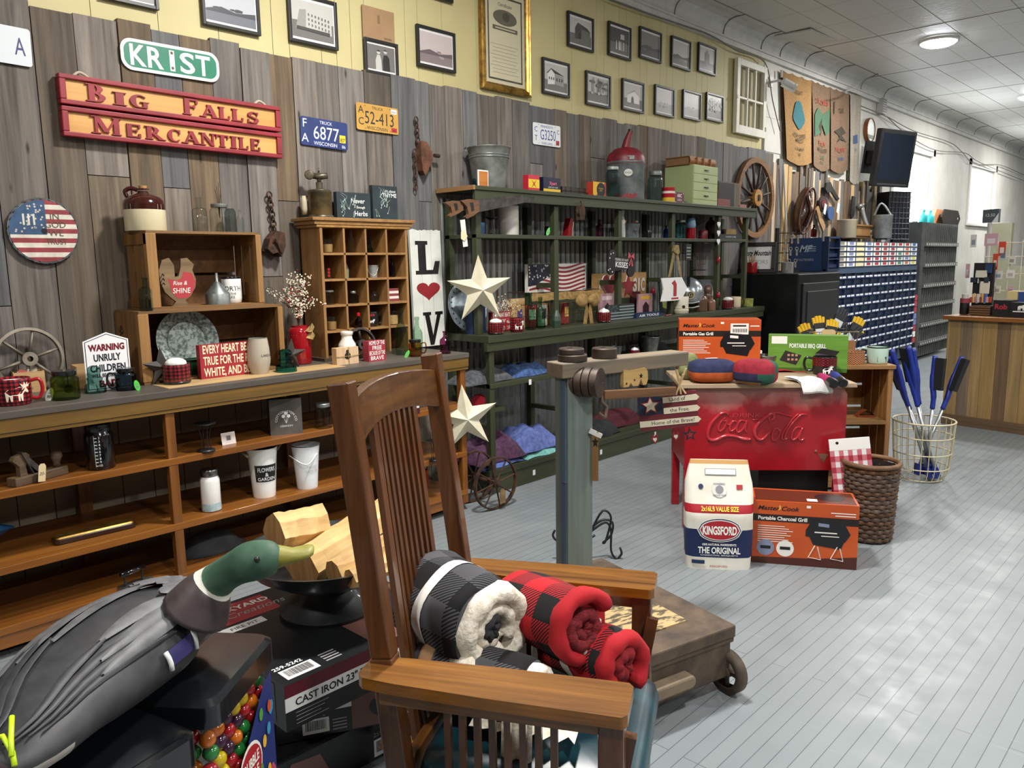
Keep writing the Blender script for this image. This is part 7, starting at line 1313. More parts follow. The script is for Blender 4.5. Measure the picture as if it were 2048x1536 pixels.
t,r,H=rp('brown_jug','rounded glossy brown stoneware jug beside the football helmet','jug',1401,631,CZ,26,37,'jug',flat('5c4430',.25,coat=.4),X=.34); t,r,H=rp('painted_gourd','brown painted gourd with patterned top behind the brown jug','gourd',1415,625,CZ,26,48,'insul',mott('4a3630','7a5a48',18,.35,coat=.3),X=.26); rp('copper_ball','copper coloured ball ornament beside the painted gourd','ornament',1422,612,CZ,18,26,'jug',flat('7d5a48',.3,coat=.3),X=.36,single=True)
c=onx(1406,588,.12); m=M(); m.lathe([(.001,0),(.12,0),(.15,.02),(.155,.02),(.12,-.004)],0,36); one('grey_platter',m,mott('585f62','7d8487',12,.4,.5),'oval grey metal platter leaning on the corrugated back behind the gourd','platter',(.12,c.y,CZ+.15),0,rot=tuple((Matrix.Rotation(PI/2,3,'Z')@Matrix.Rotation(PI/2-.2,3,'X')).to_euler()),smooth=40)
t,r,H=rp('cream_mug','cream mug with black handle at the far end of the green counter','mug',1471,622,CZ,20,22,'mug',flat('d6c6a4',.3,coat=.3),X=.36); handle(t,r,H*.2,H*.8,BG,.6,0); t,r,H=rp('green_bowl','yellow-green bowl at the far end of the green counter','bowl',1494,616,CZ,24,16,'cup',mott('6f7434','99a050',30,.4),X=.36)
def hang(lb,px,py,X,w,h,c,nm='hanging_sign',cat='sign',lines=()):
    a=onx(px,py,X); k=mpp(a); t=T(nm,lb,cat,a,PI/2); m=M(); m.box(-w*k/1.4,w*k/1.4,-.008,0,-h*k,0,0); [m.rect(-w*k*.5,w*k*.5,-h*k*(.2+.2*i),-h*k*(.27+.2*i),-.0088,1) for i in range(4)]; m.tube([(0,0,0),(0,0,.03)],.002); part('sign',m,[flat(c,.5),flat('8d8f8d',.5)],t); return t
hang('small black lettered sign hanging under the upper green shelf',1376,488,.34,15,32,'191a1a')
a=onx(1412,508,.30); t=T('wire_rack','small black wire letter rack hanging on the corrugated back','rack',(.2,a.y,a.z),PI/2); m=M(); k=mpp(a); [m.tube([(-20*k,0,-z*k),(20*k,0,-z*k)],.002) for z in (0,6,12,18,24,30)]; [m.tube([(x*k,0,0),(x*k*.9,0,-32*k)],.002) for x in (-20,-13,-6,0,6,13,20)]; m.box(-20*k,20*k,-.05,.0,-33*k,-31*k); m.tube([(-20*k,-.05,-20*k),(20*k,-.05,-20*k)],.002); m.tube([(0,0.0,0),(0,.15,.01)],.003); part('rack',m,BLK,t)
for lb,px,py,X in (('red glass bird ornament hanging low on the far shelf post',1436,590,.36),('red bird ornament hanging under the far upper shelf',1436,520,.36),('red tassel ornament hanging behind the arrow sign',1306,582,.2)): a=onx(px,py,X); m=M(); m.ball((0,0,0),.022,0,10,(1,.7,1.3)); m.tube([(0,0,.02),(0,0,.07)],.002); one('red_ornament',m,flat('8f1f28',.3,coat=.3),lb,'ornament',a,0,'red ornaments on the green shelving',smooth=True)
m=M(); a=onx(1336,637,.42); m.loft([[(.012*math.cos(i),x,.006+.006*math.sin(i)) for i in (0,1.2,2.4,3.6,4.8)] for x in (-.06,-.03,.03,.06)]); one('red_pen_knife',m,flat('7d1a1c',.4),'small red pocket knife lying at the green counter edge','knife',(.42,a.y,CZ),.2)
# ------------------------------------------------------------------ green shelving: clothing and lower shelves
def cloth(name,lb,cat,xl,yb,xr,yt,X,z,dep,mt,seed,puff=1,group='folded clothes on the green shelving'):
    a=onx(xl,yb,X); b=onx(xr,yb,X); W_=b.y-a.y; H_=(yb-yt)*mpp(a); q=random.Random(seed); m=M(); N=26; K=14; ph=[q.uniform(0,6) for _ in range(6)]; V=[]
    def f(u,v):
        e=(1-abs(2*u-1)**4)*(1-abs(2*v-1)**4); n=math.sin(7*u+ph[0]+3*v)*.3+math.sin(13*v+ph[1]+4*u)*.25+math.sin(19*u-6*v+ph[2])*.15
        return e*(H_*(.72+.4*n*puff)), .012*math.sin(9*u+ph[3])+.01*math.sin(17*v+ph[4])
    top=[[(W_*u/N+f(u/N,v/K)[1]*.7,dep*v/K+f(u/N,v/K)[1],max(f(u/N,v/K)[0],.002)) for u in range(N+1)] for v in range(K+1)]
    m.loft(top,0,False,False); m.add([(0,0,0),(W_,0,0),(W_,dep,0),(0,dep,0)],[(0,3,2,1)]); one(name,m,mt,lb,cat,(X,a.y,z),PI/2,group,smooth=True)
FAB=lambda a,b: mott(a,b,40,.95,bump=.15)
cloth('grey_trousers','crumpled grey drawstring trousers on the first lower green shelf','trousers',936,772,1035,741,.40,LZ-.005,.25,FAB('3d4044','5a5d61'),1); cloth('blue_jeans','folded blue jeans beside the grey trousers on the lower green shelf','jeans',1030,764,1108,735,.38,LZ-.005,.25,FAB('2a3f63','47659a'),2)
cloth('plum_sweatshirt','plum sweatshirt heaped on the bottom green shelf behind the iron wheels','sweatshirt',960,952,1055,892,.40,BZ+.03,.3,FAB('3a2236','573552'),3); cloth('blue_shirt','light blue folded shirt under the plum sweatshirt','shirt',968,958,1050,938,.42,BZ,.3,FAB('47589a','6275b4'),4,.5); cloth('mint_shirt','mint green folded shirt under the blue hoodie','shirt',1054,943,1125,926,.42,BZ,.3,FAB('5f9f9a','83bdb5'),5,.5); cloth('blue_hoodie','periwinkle blue hoodie heaped on the bottom green shelf','hoodie',1042,930,1130,872,.40,BZ+.035,.3,FAB('4a5a94','6878b4'),6)
cloth('black_pouch','dark grey pouch on the bottom green shelf beyond the scale column','bag',1188,897,1244,862,.40,BZ,.25,FAB('16191b','24282a'),7,.4); cloth('striped_blanket','rolled navy and red striped blanket on the bottom green shelf','blanket',1200,884,1290,840,.30,BZ,.22,None or mott('3a1520','5d1d28',3,.9,stretch=(.3,.3,9)),8,.3)
for lb,x,y,w,h in (('larger galvanised bucket on the lower green shelf behind the scale beam',1299,705,40,33),('smaller galvanised bucket on the lower green shelf behind the scale weight',1232,706,24,25)): t,r,H=rp('small_bucket',lb,'bucket',x,y,LZ,w,h,'pail',GALV,'small galvanised buckets on the lower green shelf',X=.3); m=M(); m.tube(spline([(-r,0,H*.9),(-r*.4,-.02,H*1.4),(0,-.03,H*1.1)],4),.004); part('bail_handle',m,GALV,t,True)
cloth('black_cloth','black folded cloth on the lower green shelf behind the grill carton','cloth',1305,708,1345,685,.3,LZ,.2,FAB('0f1012','1c1d20'),9,.3)
m=M(); m.lathe([(.001,-.03),(.045,-.03),(.047,-.02),(.047,.02),(.045,.03),(.001,.03)],0,28,X=Matrix.Rotation(PI/2,4,'Y')@Matrix.Rotation(.9,4,'X')); a=onx(957,803,.33); one('red_drum_tin',m,flat('8e1c28',.3,coat=.3),'round red tin lying on its side behind the lower ivory star','tin',(.33,a.y,a.z),0,smooth=40); 
m=M(); m.box(.05,.40,3.46,3.60,a.z-.075,a.z-.05); one('small_ledge',m,GRN,'short green ledge under the round red tin at the shelving end','ledge')
m=M(); [m.box(.4505,.4515,y-.012,y+.012,.09,.125) for y in ()]; 
for k,(px,py,X) in enumerate(((1068,945,.4405),(1202,904,.4405),(1310,868,.4405),(1060,764,.4405))): a=onx(px,py,X); m=M(); m.box(-.012,.012,-.002,0,-.018,.018); one('shelf_price_tag',m,WHI,'small white price tag on the green shelf edge, %s'%('below the mint shirt','below the dark pouch','below the hanging flag sign','below the blue jeans')[k],'price tag',a,PI/2,'white price tags on the green shelf edges')
# rusty wheels on an axle
c=onz(975,1021,0); R=.162; ax=math.radians(35); t=T('wheel_pair','pair of rusty spoked iron wheels on one axle standing at the shelving end','wheels',(c.x-.03,c.y+.06,R),PI/2-.1); 
for k,y in enumerate((-.05,.16)):
    m=M(); m.loft([[((R-d)*math.cos(2*PI*i/44),y+yy,(R-d)*math.sin(2*PI*i/44)) for d,yy in ((0,-.012),(.009,-.012),(.009,.012),(0,.012))] for i in range(45)],cap=False); part('rim',m,RUST,t,40)
    for s in range(8): a=2*PI*s/8+.2+k*.3; m=M(); m.tube([(.02*math.cos(a),y,.02*math.sin(a)),((R-.008)*math.cos(a),y,(R-.008)*math.sin(a))],.005,0,6); part('spoke',m,RUST,t)
m=M(); m.lathe([(.001,-.08),(.012,-.08),(.012,-.07),(.024,-.07),(.024,-.03),(.012,-.03),(.012,.14),(.024,.14),(.024,.18),(.001,.18)],0,16,X=Matrix.Rotation(-PI/2,4,'X')); part('axle',m,RUST,t); m=M(); m.prism([(-.022,-.05),(.022,-.05),(.022,.02),(.01,.04),(-.01,.04),(-.022,.02)],-.09,-.088,0); part('price_tag',m,mott('6d5536','8a6d45',20,.8),t,loc=(.02,0,-.07))
# ------------------------------------------------------------------ on and around the red cooler
LZD=.82
def stand(name,lb,cat,xl,yb,wpx,hpx,z,dep,mats,draw,turn=0,group=None,pname='carton',side=None,X=None):
    """upright box whose lower front edge starts at pixel (xl,yb) and which faces the camera"""
    a=onz(xl,yb,z) if X is None else Vector((onx(xl,yb,X).x,onx(xl,yb,X).y,z)); k=mpp(a); rz=face(a,turn); W_=wpx*k/math.cos(turn); H_=hpx*k*1.02; t=T(name,lb,cat,a,rz,group); m=M(); m.box(0,W_,0,dep,0,H_,0); draw(m,W_,H_); part(pname,m,mats,t,norm=True); return t,W_,H_
ORG=mott('b5481c','c4561f',3,.4); ORD=flat('7a2c12',.45)
def grillpic(m,cx,cz,s,legs,c0,c1):
    m.poly([(cx-s*.5,cz),(cx+s*.38,cz-s*.1),(cx+s*.5,cz+s*.1),(cx+s*.36,cz+s*.36),(cx-s*.36,cz+s*.42),(cx-s*.5,cz+s*.15)],-.0014,c0); m.poly([(cx-s*.42,cz),(cx+s*.36,cz-s*.1),(cx+s*.3,cz-s*.28),(cx-s*.32,cz-s*.2)],-.0017,c0)
    m.rect(cx-s*.3,cx+s*.2,cz+s*.10,cz+s*.13,-.002,c1); m.rect(cx-s*.15,cx+s*.25,cz+s*.02,cz+s*.04,-.002,c1); m.poly([(cx-s*.22,cz+s*.27),(cx+s*.02,cz+s*.25),(cx+s*.02,cz+s*.33),(cx-s*.22,cz+s*.35)],-.002,c1 if legs==0 else 6)
    if legs:
        for x in (-.28,.22): m.tube([(cx+s*x,-.002,cz-s*.22),(cx+s*(x-.14),-.002,cz-s*.52),(cx+s*(x+.14),-.002,cz-s*.56),(cx+s*(x+.06),-.002,cz-s*.25)],.0025,c1,4)
def dgas(m,W_,H_,nm='Portable Gas Grill',legs=0):
    m.rect(0,W_,H_*.68,H_*.79,-.0008,1); m.text('Master Cook',W_*.045,H_*.86,H_*.065,1,-.001,al='l',shear=.3,bold=.02,w=W_*.4); m.poly([(W_*.245,H_*.86),(W_*.27,H_*.88),(W_*.265,H_*.93),(W_*.25,H_*.95)],-.0012,5)
    m.text(nm,W_*.05,H_*.705,H_*.055,2,-.0012,al='l',bold=.03,w=W_*(.37 if not legs else .47))
    for k in range(8): m.rect(W_*.05,W_*(.05+.26+.1*((k*37)%5)/5),H_*(.60-.035*k),H_*(.611-.035*k),-.0009,2)
    m.poly([(0,0),(W_,0),(W_,H_*.2),(W_*.6,H_*.13),(0,H_*.1)],-.0007,4); grillpic(m,W_*.72,H_*.48,W_*.42,legs,3,2)
    if legs:
        for x,c in ((.13,6),(.32,2)): m.disc(W_*x,H_*.26,W_*.085,-.0016,c); m.rect(W_*(x-.05),W_*(x+.05),H_*.24,H_*.29,-.0019,3)
        m.rect(W_*.74,W_*.97,H_*.86,H_*.875,-.001,2); m.rect(W_*.78,W_*.97,H_*.82,H_*.835,-.001,2)
    else: m.rect(W_*.63,W_*.85,H_*.72,H_*.93,-.0012,2); [m.rect(W_*(.66+.02*i),W_*(.67+.02*i),H_*.76,H_*.83,-.0015,1) for i in range(9)]; m.rect(W_*.66,W_*.82,H_*.87,H_*.9,-.0015,1); m.rect(W_*.87,W_*.98,H_*.87,H_*.89,-.001,2)
    m.rect(W_*.51,W_*.55,H_*.92,H_*.96,-.001,2)
GMATS=[ORG,flat('1d1614',.4),flat('e9e3dc',.5),flat('17181b',.3),flat('4a2014',.45),flat('e0a23a',.4),flat('7f86a0',.4)]
stand('gas_grill_carton','orange carton printed Portable Gas Grill standing on the red cooler lid','box',1357,742,156,100,LZD,.2,GMATS,dgas,.04)
t,W_,H_=stand('charcoal_grill_carton','orange carton printed Portable Charcoal Grill standing on the floor by the charcoal bag','box',1503,1124,194,126,0,.22,GMATS,lambda m,a,b:dgas(m,a,b,'Portable Charcoal Grill',1),.05)
m=M(); X=Matrix.Translation((0,0,H_))@UPX; m.rect(.01,W_-.01,.01,.2,-.0006,0,X); m.disc(W_*.75,.11,.07,-.001,1,20,X,rz=.06); m.rect(W_*.52,W_*.62,.03,.07,-.0012,2,X); part('top_panel',m,[flat('5b2a18',.25),flat('1a1a1c',.3),WHI],t,norm=False)
def dbbq(m,W_,H_): 
    m.rect(W_*.04,W_*.24,H_*.76,H_*.97,-.001,1); m.text('PORTABLE BBQ GRILL',W_*.5,H_*.66,H_*.11,1,-.001,w=W_*.46,bold=.03); m.poly([(W_*.15,H_*.3),(W_*.36,H_*.18),(W_*.43,H_*.45),(W_*.22,H_*.58)],-.0012,2); [m.rect(W_*(.25+.05*i),W_*(.28+.05*i),H_*(.3+.03*j*4),H_*(.36+.03*j*4),-.0016,3) for i in range(3) for j in range(2)]; m.poly([(W_*.6,H_*.52),(W_*.85,H_*.45),(W_*.9,H_*.58),(W_*.68,H_*.66)],-.0012,2); m.poly([(W_*.6,H_*.46),(W_*.85,H_*.38),(W_*.85,H_*.45),(W_*.6,H_*.52)],-.0013,4); m.rect(0,W_,0,H_*.1,-.0007,5)
BBQM=[mott('5c8a2f','6d9a3a',6,.4,stretch=(.3,1,6)),flat('e9ebe3',.5),flat('2a2524',.4),flat('b88a72',.4),flat('5a5560',.4),flat('3f6a22',.4)]
stand('bbq_grill_carton','green carton printed PORTABLE BBQ GRILL standing on the red cooler lid','box',1535,741,146,70,LZD,.09,BBQM,dbbq,-.02)
p=onp(1697,928,Vector((2.29,5.16,0)),Vector((math.sin(CRD),-math.cos(CRD),0))); stand('bbq_grill_carton','green grill carton stored in the bottom of the pine crate shelf','box',1668,925,78,36,.05,.15,BBQM,lambda m,W_,H_:(m.text('BBQ GRILL',W_*.55,H_*.5,H_*.2,1,-.001,maxw=W_*.5),m.poly([(W_*.4,H_*.1),(W_*.9,H_*.05),(W_*.9,H_*.3),(W_*.5,H_*.32)],-.001,2)),.0)
a=onz(1518,722,LZD); m=M(); m.box(0,.06,0,.05,0,.05,0); one('small_white_box',m,WHI,'small white box between the two grill cartons on the cooler','box',(a.x-.1,a.y+.12,LZD),face(a,.4))
for lb,x,y,w,h in (('small galvanised pail behind the navy and orange bean bag',1478,742,44,26),('small galvanised pail behind the striped bean bag, against the green carton',1530,742,46,30),('small galvanised pail in the middle of the three behind the bean bags',1505,738,36,26)): t,r,H=rp('small_bucket',lb,'bucket',x,y,LZD,w,h,'pail',GALV,'small galvanised pails on the cooler lid')
def pillow(name,lb,cx,yb,w,h,cols,turn,fn,dep=.5):
    p=onz(cx,yb,LZD); k=mpp(p); d=Vector((p.x-CAM.x,p.y-CAM.y,0)).normalized(); W_=w*k; H_=h*k; D_=W_*dep; p=p+d*D_*.45; t=T(name,lb,'bean bag',p,face(p,turn)); m=M(); N=24; K=12; V=[]
    for j in range(K+1):
        v=-PI/2+PI*j/K
        for i in range(N):
            u=2*PI*i/N; sq=lambda c:math.copysign(abs(c)**.55,c); cv=math.cos(v)**.6 if 0<j<K else .01; V.append((W_/2*cv*sq(math.cos(u)),D_/2*cv*sq(math.sin(u)),H_/2*(1+sq(math.sin(v)))))
    F=[(j*N+i,j*N+(i+1)%N,(j+1)*N+(i+1)%N,(j+1)*N+i) for j in range(K) for i in range(N)]
    m.add(V,F); m.mi=[fn(*[sum(V[q][c] for q in f)/4/(W_/2,D_/2,H_)[c] for c in range(3)]) for f in F]; part('bag',m,[mott(c,c2,30,.9,bump=.1) for c,c2 in cols],t,True); return t,W_,H_,D_
t,W_,H_,D_=pillow('bean_bag','navy and orange square bean bag with a white label on the cooler lid',1424,768,96,46,(('1a2140','252d52'),('a84a1a','bf5a22')),.25,lambda x,y,z:0 if z>.42 else 1,.75); m=M(); m.rect(-.035,.035,-.012,.012,0,0); part('white_label',m,WHI,t,loc=(.0,D_*.12,H_+.003),rot=(-PI/2,0,.2))
pillow('bean_bag','red navy green striped bean bag on the cooler lid',1510,773,84,52,(('7d1626','94202f'),('1d1a38','2a2648'),('1c4a3a','24594a'),('8a6a3a','a38048')),-.45,lambda x,y,z:(3 if z<.2 else 1 if z<.5 else 0) if x<.55 else (2 if (y>0)==(z>.5) else 0),.75)
def toy():
    p=onz(1374,762,LZD); t=T('stuffed_toy','small green and tan stuffed toy at the corner of the cooler lid','toy',p,face(p)); m=M(); m.ball((0,.05,.05),.05,0,12,(1,.8,1)); m.ball((.02,.05,.11),.04,0,12); part('body',m,mott('55603a','8a8a5c',30,.9),t,True)
toy()
def dmug(): 
    t,r,H=rp('red_moose_mug','red and black mug with white moose before the green carton on the cooler','mug',1648,751,LZD,46,36,'mug',BG); handle(t,r,H*.2,H*.85,BG,.7,PI-.1); m=M(); m.lathe([(r*1.005,H*.5),(r*1.01,H*.97)],0,28,cap=False); part('red_band',m,plaid('mug_band','8a1a24','2a0d10','6a141c',.007,False,rough=.3),t,True); moosewrap(t,r*1.02,H*.1,H*.5,WG,.3); m=M(); m.lathe([(r*.9,H*.4),(r*.93,H*.98)],0,28,cap=False); part('inner_glaze',m,flat('6a1420',.3),t,True)
dmug()
# towel over the front edge, red cloth, torches
RL=Matrix.Translation(CO)@Matrix.Rotation(CRD,4,'Z'); iv=RL.inverted()
L_=lambda px,py,z=LZD: iv@onz(px,py,z)
a=L_(1552,752); b=L_(1598,748); m=M(); x0,x1=a.x,L_(1665,765).x
path=[(.12,LZD+.012),(.04,LZD+.014),(-.015,LZD+.012),(-.03,LZD-.0),(-.032,LZD-.05)]
m.loft([[(x0+(x1-x0)*(u*.72+.28*v/4)+.012*math.sin(5*u),y,z+.003*math.sin(9*u+v)) for u in [i/10 for i in range(11)]] for v,(y,z) in enumerate(path)],0,False,False)
m.loft([[(x0+(x1-x0)*(u*.72+.28*v/4)+.012*math.sin(5*u),y-.006,z+.008+.003*math.sin(9*u+v)) for u in [i/10 for i in range(11)]] for v,(y,z) in enumerate(path)],0,False,False)
o=one('white_towel',m,mott('d9dad8','ededeb',20,.9),'folded white tea towel hanging over the front edge of the cooler lid','towel',CO,CRD,smooth=True)
m=M(); c=L_(1580,745); m.loft([[(c.x-.09+.19*u+.01*math.sin(4*u+v),c.y+.09*v,LZD+.006+.006*math.sin(6*u)) for u in [i/8 for i in range(9)]] for v in (0,.5,1)],0,False,False); m.add([(c.x-.09,c.y,LZD+.001),(c.x+.1,c.y,LZD+.001),(c.x+.1,c.y+.09,LZD+.001),(c.x-.09,c.y+.09,LZD+.001)],[(0,1,2,3)]); one('red_cloth',m,flat('9c1626',.8),'folded bright red cloth with a green dot behind the white towel','cloth',CO,CRD)
def torch(lb,x,y,x2,y2,c):
    a=onz(x,y,LZD+.018); b=onz(x2,y2,LZD+.018); d=(b-a); t=T('umbrella',lb,'umbrella',a,0,'folded umbrellas on the cooler lid',rot=tuple(d.to_track_quat('Z','Y').to_euler())); L=d.length; m=M(); m.lathe([(.001,0),(.018,0),(.024,L*.3),(.024,L*.7),(.021,L)],0,16); part('cover',m,flat(c,.8),t,True); m=M(); m.lathe([(.02,L*.9),(.025,L*.92),(.025,L*1.25),(.02,L*1.3),(.001,L*1.3)],0,16); part('handle',m,flat('141416',.4),t,40)
torch('folded pink umbrella with a black handle on the cooler lid corner',1640,752,1662,764,'a0205a'); torch('folded blue umbrella with a black handle on the cooler lid corner',1666,748,1682,762,'232f7c')
p=onz(1540,957,0); m=M(); m.loft([[(x,y,z) for x,y in rrect(-s,s,-.08*s/.13,.08*s/.13,.01)] for s,z in ((.11,0),(.14,.09))]); one('white_planter',m,flat('d9dbd9',.5),'white tapered plastic tub on the floor under the red cooler','tub',(p.x-.15,p.y+.3,0),CRD)
# charcoal bag
p=onz(1428,1140,0); k=mpp(p); t=T('charcoal_bag','white and blue paper bag of charcoal with a red band standing on the floor','charcoal bag',p+Vector((-.03,.08,0)),face(p,.12)); W_=66*k; H_=215*k; D_=.075
def prof_(z): return (W_*(.97+.05*math.sin(PI*z))*(1 if z<.8 else 1-.12*(z-.8)/.2), D_*(1 if z<.55 else max(.06,1-(z-.55)/.45*.95)), .07*max(z-.5,0))
NZ=26; rows=[]
def bagring(z):
    w_,d_,back=prof_(z); o=[]
    for i in range(32):
        a=2*PI*i/32; sq=lambda c:math.copysign(abs(c)**.45,c); r_=1+.012*math.sin(9*a+14*z)*(z>.1); o.append((w_*sq(math.cos(a))*r_,d_*sq(math.sin(a))*r_+back,z*H_))
    return o
m=M(); m.loft([bagring(i/NZ) for i in range(NZ+1)]); bl=0
for fi,f in enumerate(m.f):
    if len(f)==4: z=sum(m.v[q][2] for q in f)/4/H_; m.mi[fi]=1 if .10<z<.40 else (2 if .53<z<.63 else (3 if z>.965 else 0))
bagm=m
m=M()
def onbag(fn,*a,**k):
    q=M(); fn(q,*a,**k); 
    for v in range(len(q.v)):
        x,y,z=q.v[v]; w_,d_,b_=prof_(min(max(z/H_,0),1)); u=min(abs(x)/w_,.98); yy=-d_*(1-u**4.4)**.225+b_; q.v[v]=(x,yy-.004+y,z)
    m.add(q.v,q.f,0); m.mi[-len(q.mi):]=q.mi
grid=lambda q,x0,x1,z0,z1,mi,y=0:[q.rect(x0+(x1-x0)*i/6,x0+(x1-x0)*(i+1)/6,z0,z1,y,mi) for i in range(6)]
def oval(q,rx,rz,y,mi,cz,n=28):
    for i in range(14): 
        a,b=-1+2*i/14,-1+2*(i+1)/14; za,zb=rz*math.sqrt(max(1-a*a,0)),rz*math.sqrt(max(1-b*b,0)); q.poly([(rx*a,cz-za-1e-5),(rx*b,cz-zb-1e-5),(rx*b,cz+zb+1e-5),(rx*a,cz+za+1e-5)],y,mi)
onbag(oval,W_*.66,H_*.115,-.001,0,H_*.385); onbag(oval,W_*.63,H_*.108,-.0016,3,H_*.385); onbag(oval,W_*.60,H_*.098,-.0022,0,H_*.385); onbag(oval,W_*.57,H_*.09,-.0028,1,H_*.385)
onbag(M.text,'KINGSFORD',0,H_*.345,H_*.075,0,-.0036,w=W_*1.0,bold=.04); onbag(M.text,'THE ORIGINAL',0,H_*.16,H_*.058,0,-.001,w=W_*1.25,bold=.03); onbag(M.text,'100% NATURAL INGREDIENTS',0,H_*.235,H_*.02,0,-.001,w=W_*1.0,bold=.02); onbag(M.text,'CHARCOAL BRIQUETS',0,H_*.135,H_*.013,0,-.001,w=W_*1.1)
onbag(M.text,'2x16LB VALUE SIZE',0,H_*.562,H_*.04,2,-.001,w=W_*1.1,bold=.03); onbag(M.disc,0,H_*.745,W_*.22,-.0004,4,20); onbag(M.disc,0,H_*.745,W_*.12,-.0012,5,14); onbag(M.text,'POWERED',0,H_*.785,H_*.016,3,-.0016,maxw=W_*.4); onbag(M.text,'SHOULD TASTE',0,H_*.69,H_*.014,3,-.0016,maxw=W_*.4); onbag(M.disc,-W_*.55,H_*.77,W_*.075,-.001,3,10); onbag(grid,W_*.5,W_*.68,H_*.75,H_*.79,1,-.001); onbag(grid,-W_*.42,W_*.5,H_*.87,H_*.925,5,-.0006); onbag(grid,-W_*.40,W_*.48,H_*.875,H_*.92,0,-.0011); onbag(grid,-W_*.8,-W_*.42,H_*.055,H_*.09,3,-.001); onbag(M.text,'KINGSFORD',0,H_*.025,H_*.02,1,-.001,maxw=W_)
nb=len(bagm.mi); bagm.add(m.v,m.f); bagm.mi[nb:]=[i+4 for i in m.mi]
part('bag',bagm,[mott('d8d3c4','e8e4d8',7,.7,bump=.2),flat('14234f',.45),flat('a81e2a',.45),flat('c79a5e',.7),flat('f1efe8',.5),flat('a81e2a',.45),flat('e8cf4a',.5),flat('1b2a55',.5),flat('d5d4cf',.6),flat('86868a',.6)],t,50)
# wicker basket with checked cloth packet
p=onz(1752,1096,0); k=mpp(p); R=52*k; H_=.42; t=T('wicker_basket','round brown woven wicker basket on the floor beside the charcoal grill carton','basket',(p.x-.09,p.y+.13,0)); m=M(); N=30; NL=17; bw=2*PI/N
for j in range(NL):
    z0=.01+j*(H_-.03)/NL; z1=z0+(H_-.03)/NL*.95; r0=R*(.88+.14*j/NL)
    rings=[]
    for zz,e in ((z0,-.003),((z0+z1)/2,.004),(z1,-.003)): rings.append([((r0+e+.006*math.sin((i*.5)*PI+j*PI)) *math.cos(bw*i/2),(r0+e+.006*math.sin(i*.5*PI+j*PI))*math.sin(bw*i/2),zz) for i in range(2*N)])
    m.loft(rings,0,True,False)
m.lathe([(R*.86,.005),(R*.84,.006),(R*.97,H_-.02)],1,30,cap=False); m.lathe([(.001,.004),(R*.86,.004)],1,30,cap=False); part('weave',m,[wood('3a2514','6e4d30',0,1.5,.6,.2),flat('20140c',.8)],t,True); m=M(); m.tube([(R*1.02*math.cos(2*PI*i/40),R*1.02*math.sin(2*PI*i/40),H_-.005) for i in range(40)],.013,0,8,True); part('rim',m,wood('4a3220','7d5a3a',0,1.5,.6,.1),t,True)
p2=t.location+Vector((-.035,-.06,.12)); q=M(); q.box(-.1,.1,0,.02,0,.42,0); q.rect(-.1,.1,.36,.42,-.001,1); q.disc(-.06,.40,.008,-.0015,2,10)
for i in range(9):
    for j in range(12):
        if i%2==0 or j%2==0: q.rect(-.1+.2*i/9,-.1+.2*(i+1)/9,.03*j,.03*(j+1),-.001,3 if (i%2==0 and j%2==0) else 4)
one('tablecloth_packet',q,[WHI,flat('eceae6',.5),BLK,flat('a3283a',.6),flat('c7727c',.6)],'red and white checked tablecloth packet standing in the wicker basket','packet',p2,rot=(-.1,-.14,face(p2,.1)))
# wire basket of snow brushes
p=onz(1855,968,0); k=mpp(p); R=56*k; H_=.40; WB=Vector((p.x-.08,p.y+.12,0)); t=T('wire_basket','cream wire basket on the floor holding blue snow brushes','basket',WB); m=M(); CW=flat('c9bf9c',.5,.2)
for z,s in ((.01,.72),(.09,.9),(.19,.95),(.30,.99),(.40,1.03)): m.tube([(R*s*math.cos(2*PI*i/36),R*s*math.sin(2*PI*i/36),z) for i in range(36)],.004 if z<.39 else .006,0,5,True)
for i in range(24): a=2*PI*i/24; m.tube([(R*s*math.cos(a),R*s*math.sin(a),z) for z,s in ((.01,.72),(.05,.85),(.09,.9),(.19,.95),(.30,.99),(.40,1.03))],.003,0,4)
part('wire_frame',m,CW,t)
BLU=flat('1c2f86',.4); BRI=flat('0f1013',.8)
def brush(lb,bx_,by_,hx,hy,hz,first=[None]):
    """snow brush standing in the wire basket: foot offset in the basket, head top at the pixel"""
    a=WB+Vector((bx_,by_,.03)); b=onp(hx,hy,WB+Vector((hz,0,0)),Vector((FW.x,FW.y,0)).normalized()); d=b-a
    if d.length>1.05: b=a+d.normalized()*1.05; d=b-a
    X=d.to_track_quat('Z','Y').to_matrix().to_4x4(); L=d.length; t=T('snow_brush',lb,'snow brush',a,0,'blue snow brushes in the wire basket',rot=tuple(X.to_euler()))
    m=M(); m.tube([(0,0,0),(0,0,L*.62)],.011,0,10); part('shaft',m,mott('8f9498','b4b8bb',8,.3,.8),t,True); m=M(); m.tube(spline([(0,0,L*.56),(0,0,L*.66),(.012,0,L*.74),(.02,0,L*.86),(.02,0,L)],4),[.016]*4+[.018]*4+[.02]*4+[.016]*5,0,8); part('head',m,BLU,t,True); m=M(); m.box(-.055,.004,-.014,.014,L*.72,L*.985); part('bristles',m,BRI,t); m=M(); m.prism([(-.03,.0),(.03,0),(.04,.07),(-.04,.07)],-.012,.012); part('scraper',m,BLU,t)
for lb,x,y,hx,hy,hz in (('snow brush standing alone upright near the middle of the wire basket',.03,.0,1876,712,0),('snow brush leaning towards the wooden counter',-.02,-.03,1928,714,.0),('snow brush leaning farthest towards the pine crate shelf',.10,.02,1775,712,.02),('snow brush leaning second from the pine crate shelf',.07,-.05,1782,698,.05),('snow brush with bristles facing out in the middle of the leaning bunch',.11,-.04,1806,700,-.03),('snow brush at the back of the leaning bunch with its blue head high',.05,.09,1812,692,.07),('snow brush nearest the upright one in the leaning bunch',.04,.05,1822,696,.04)): brush(lb,x,y,hx,hy,hz)
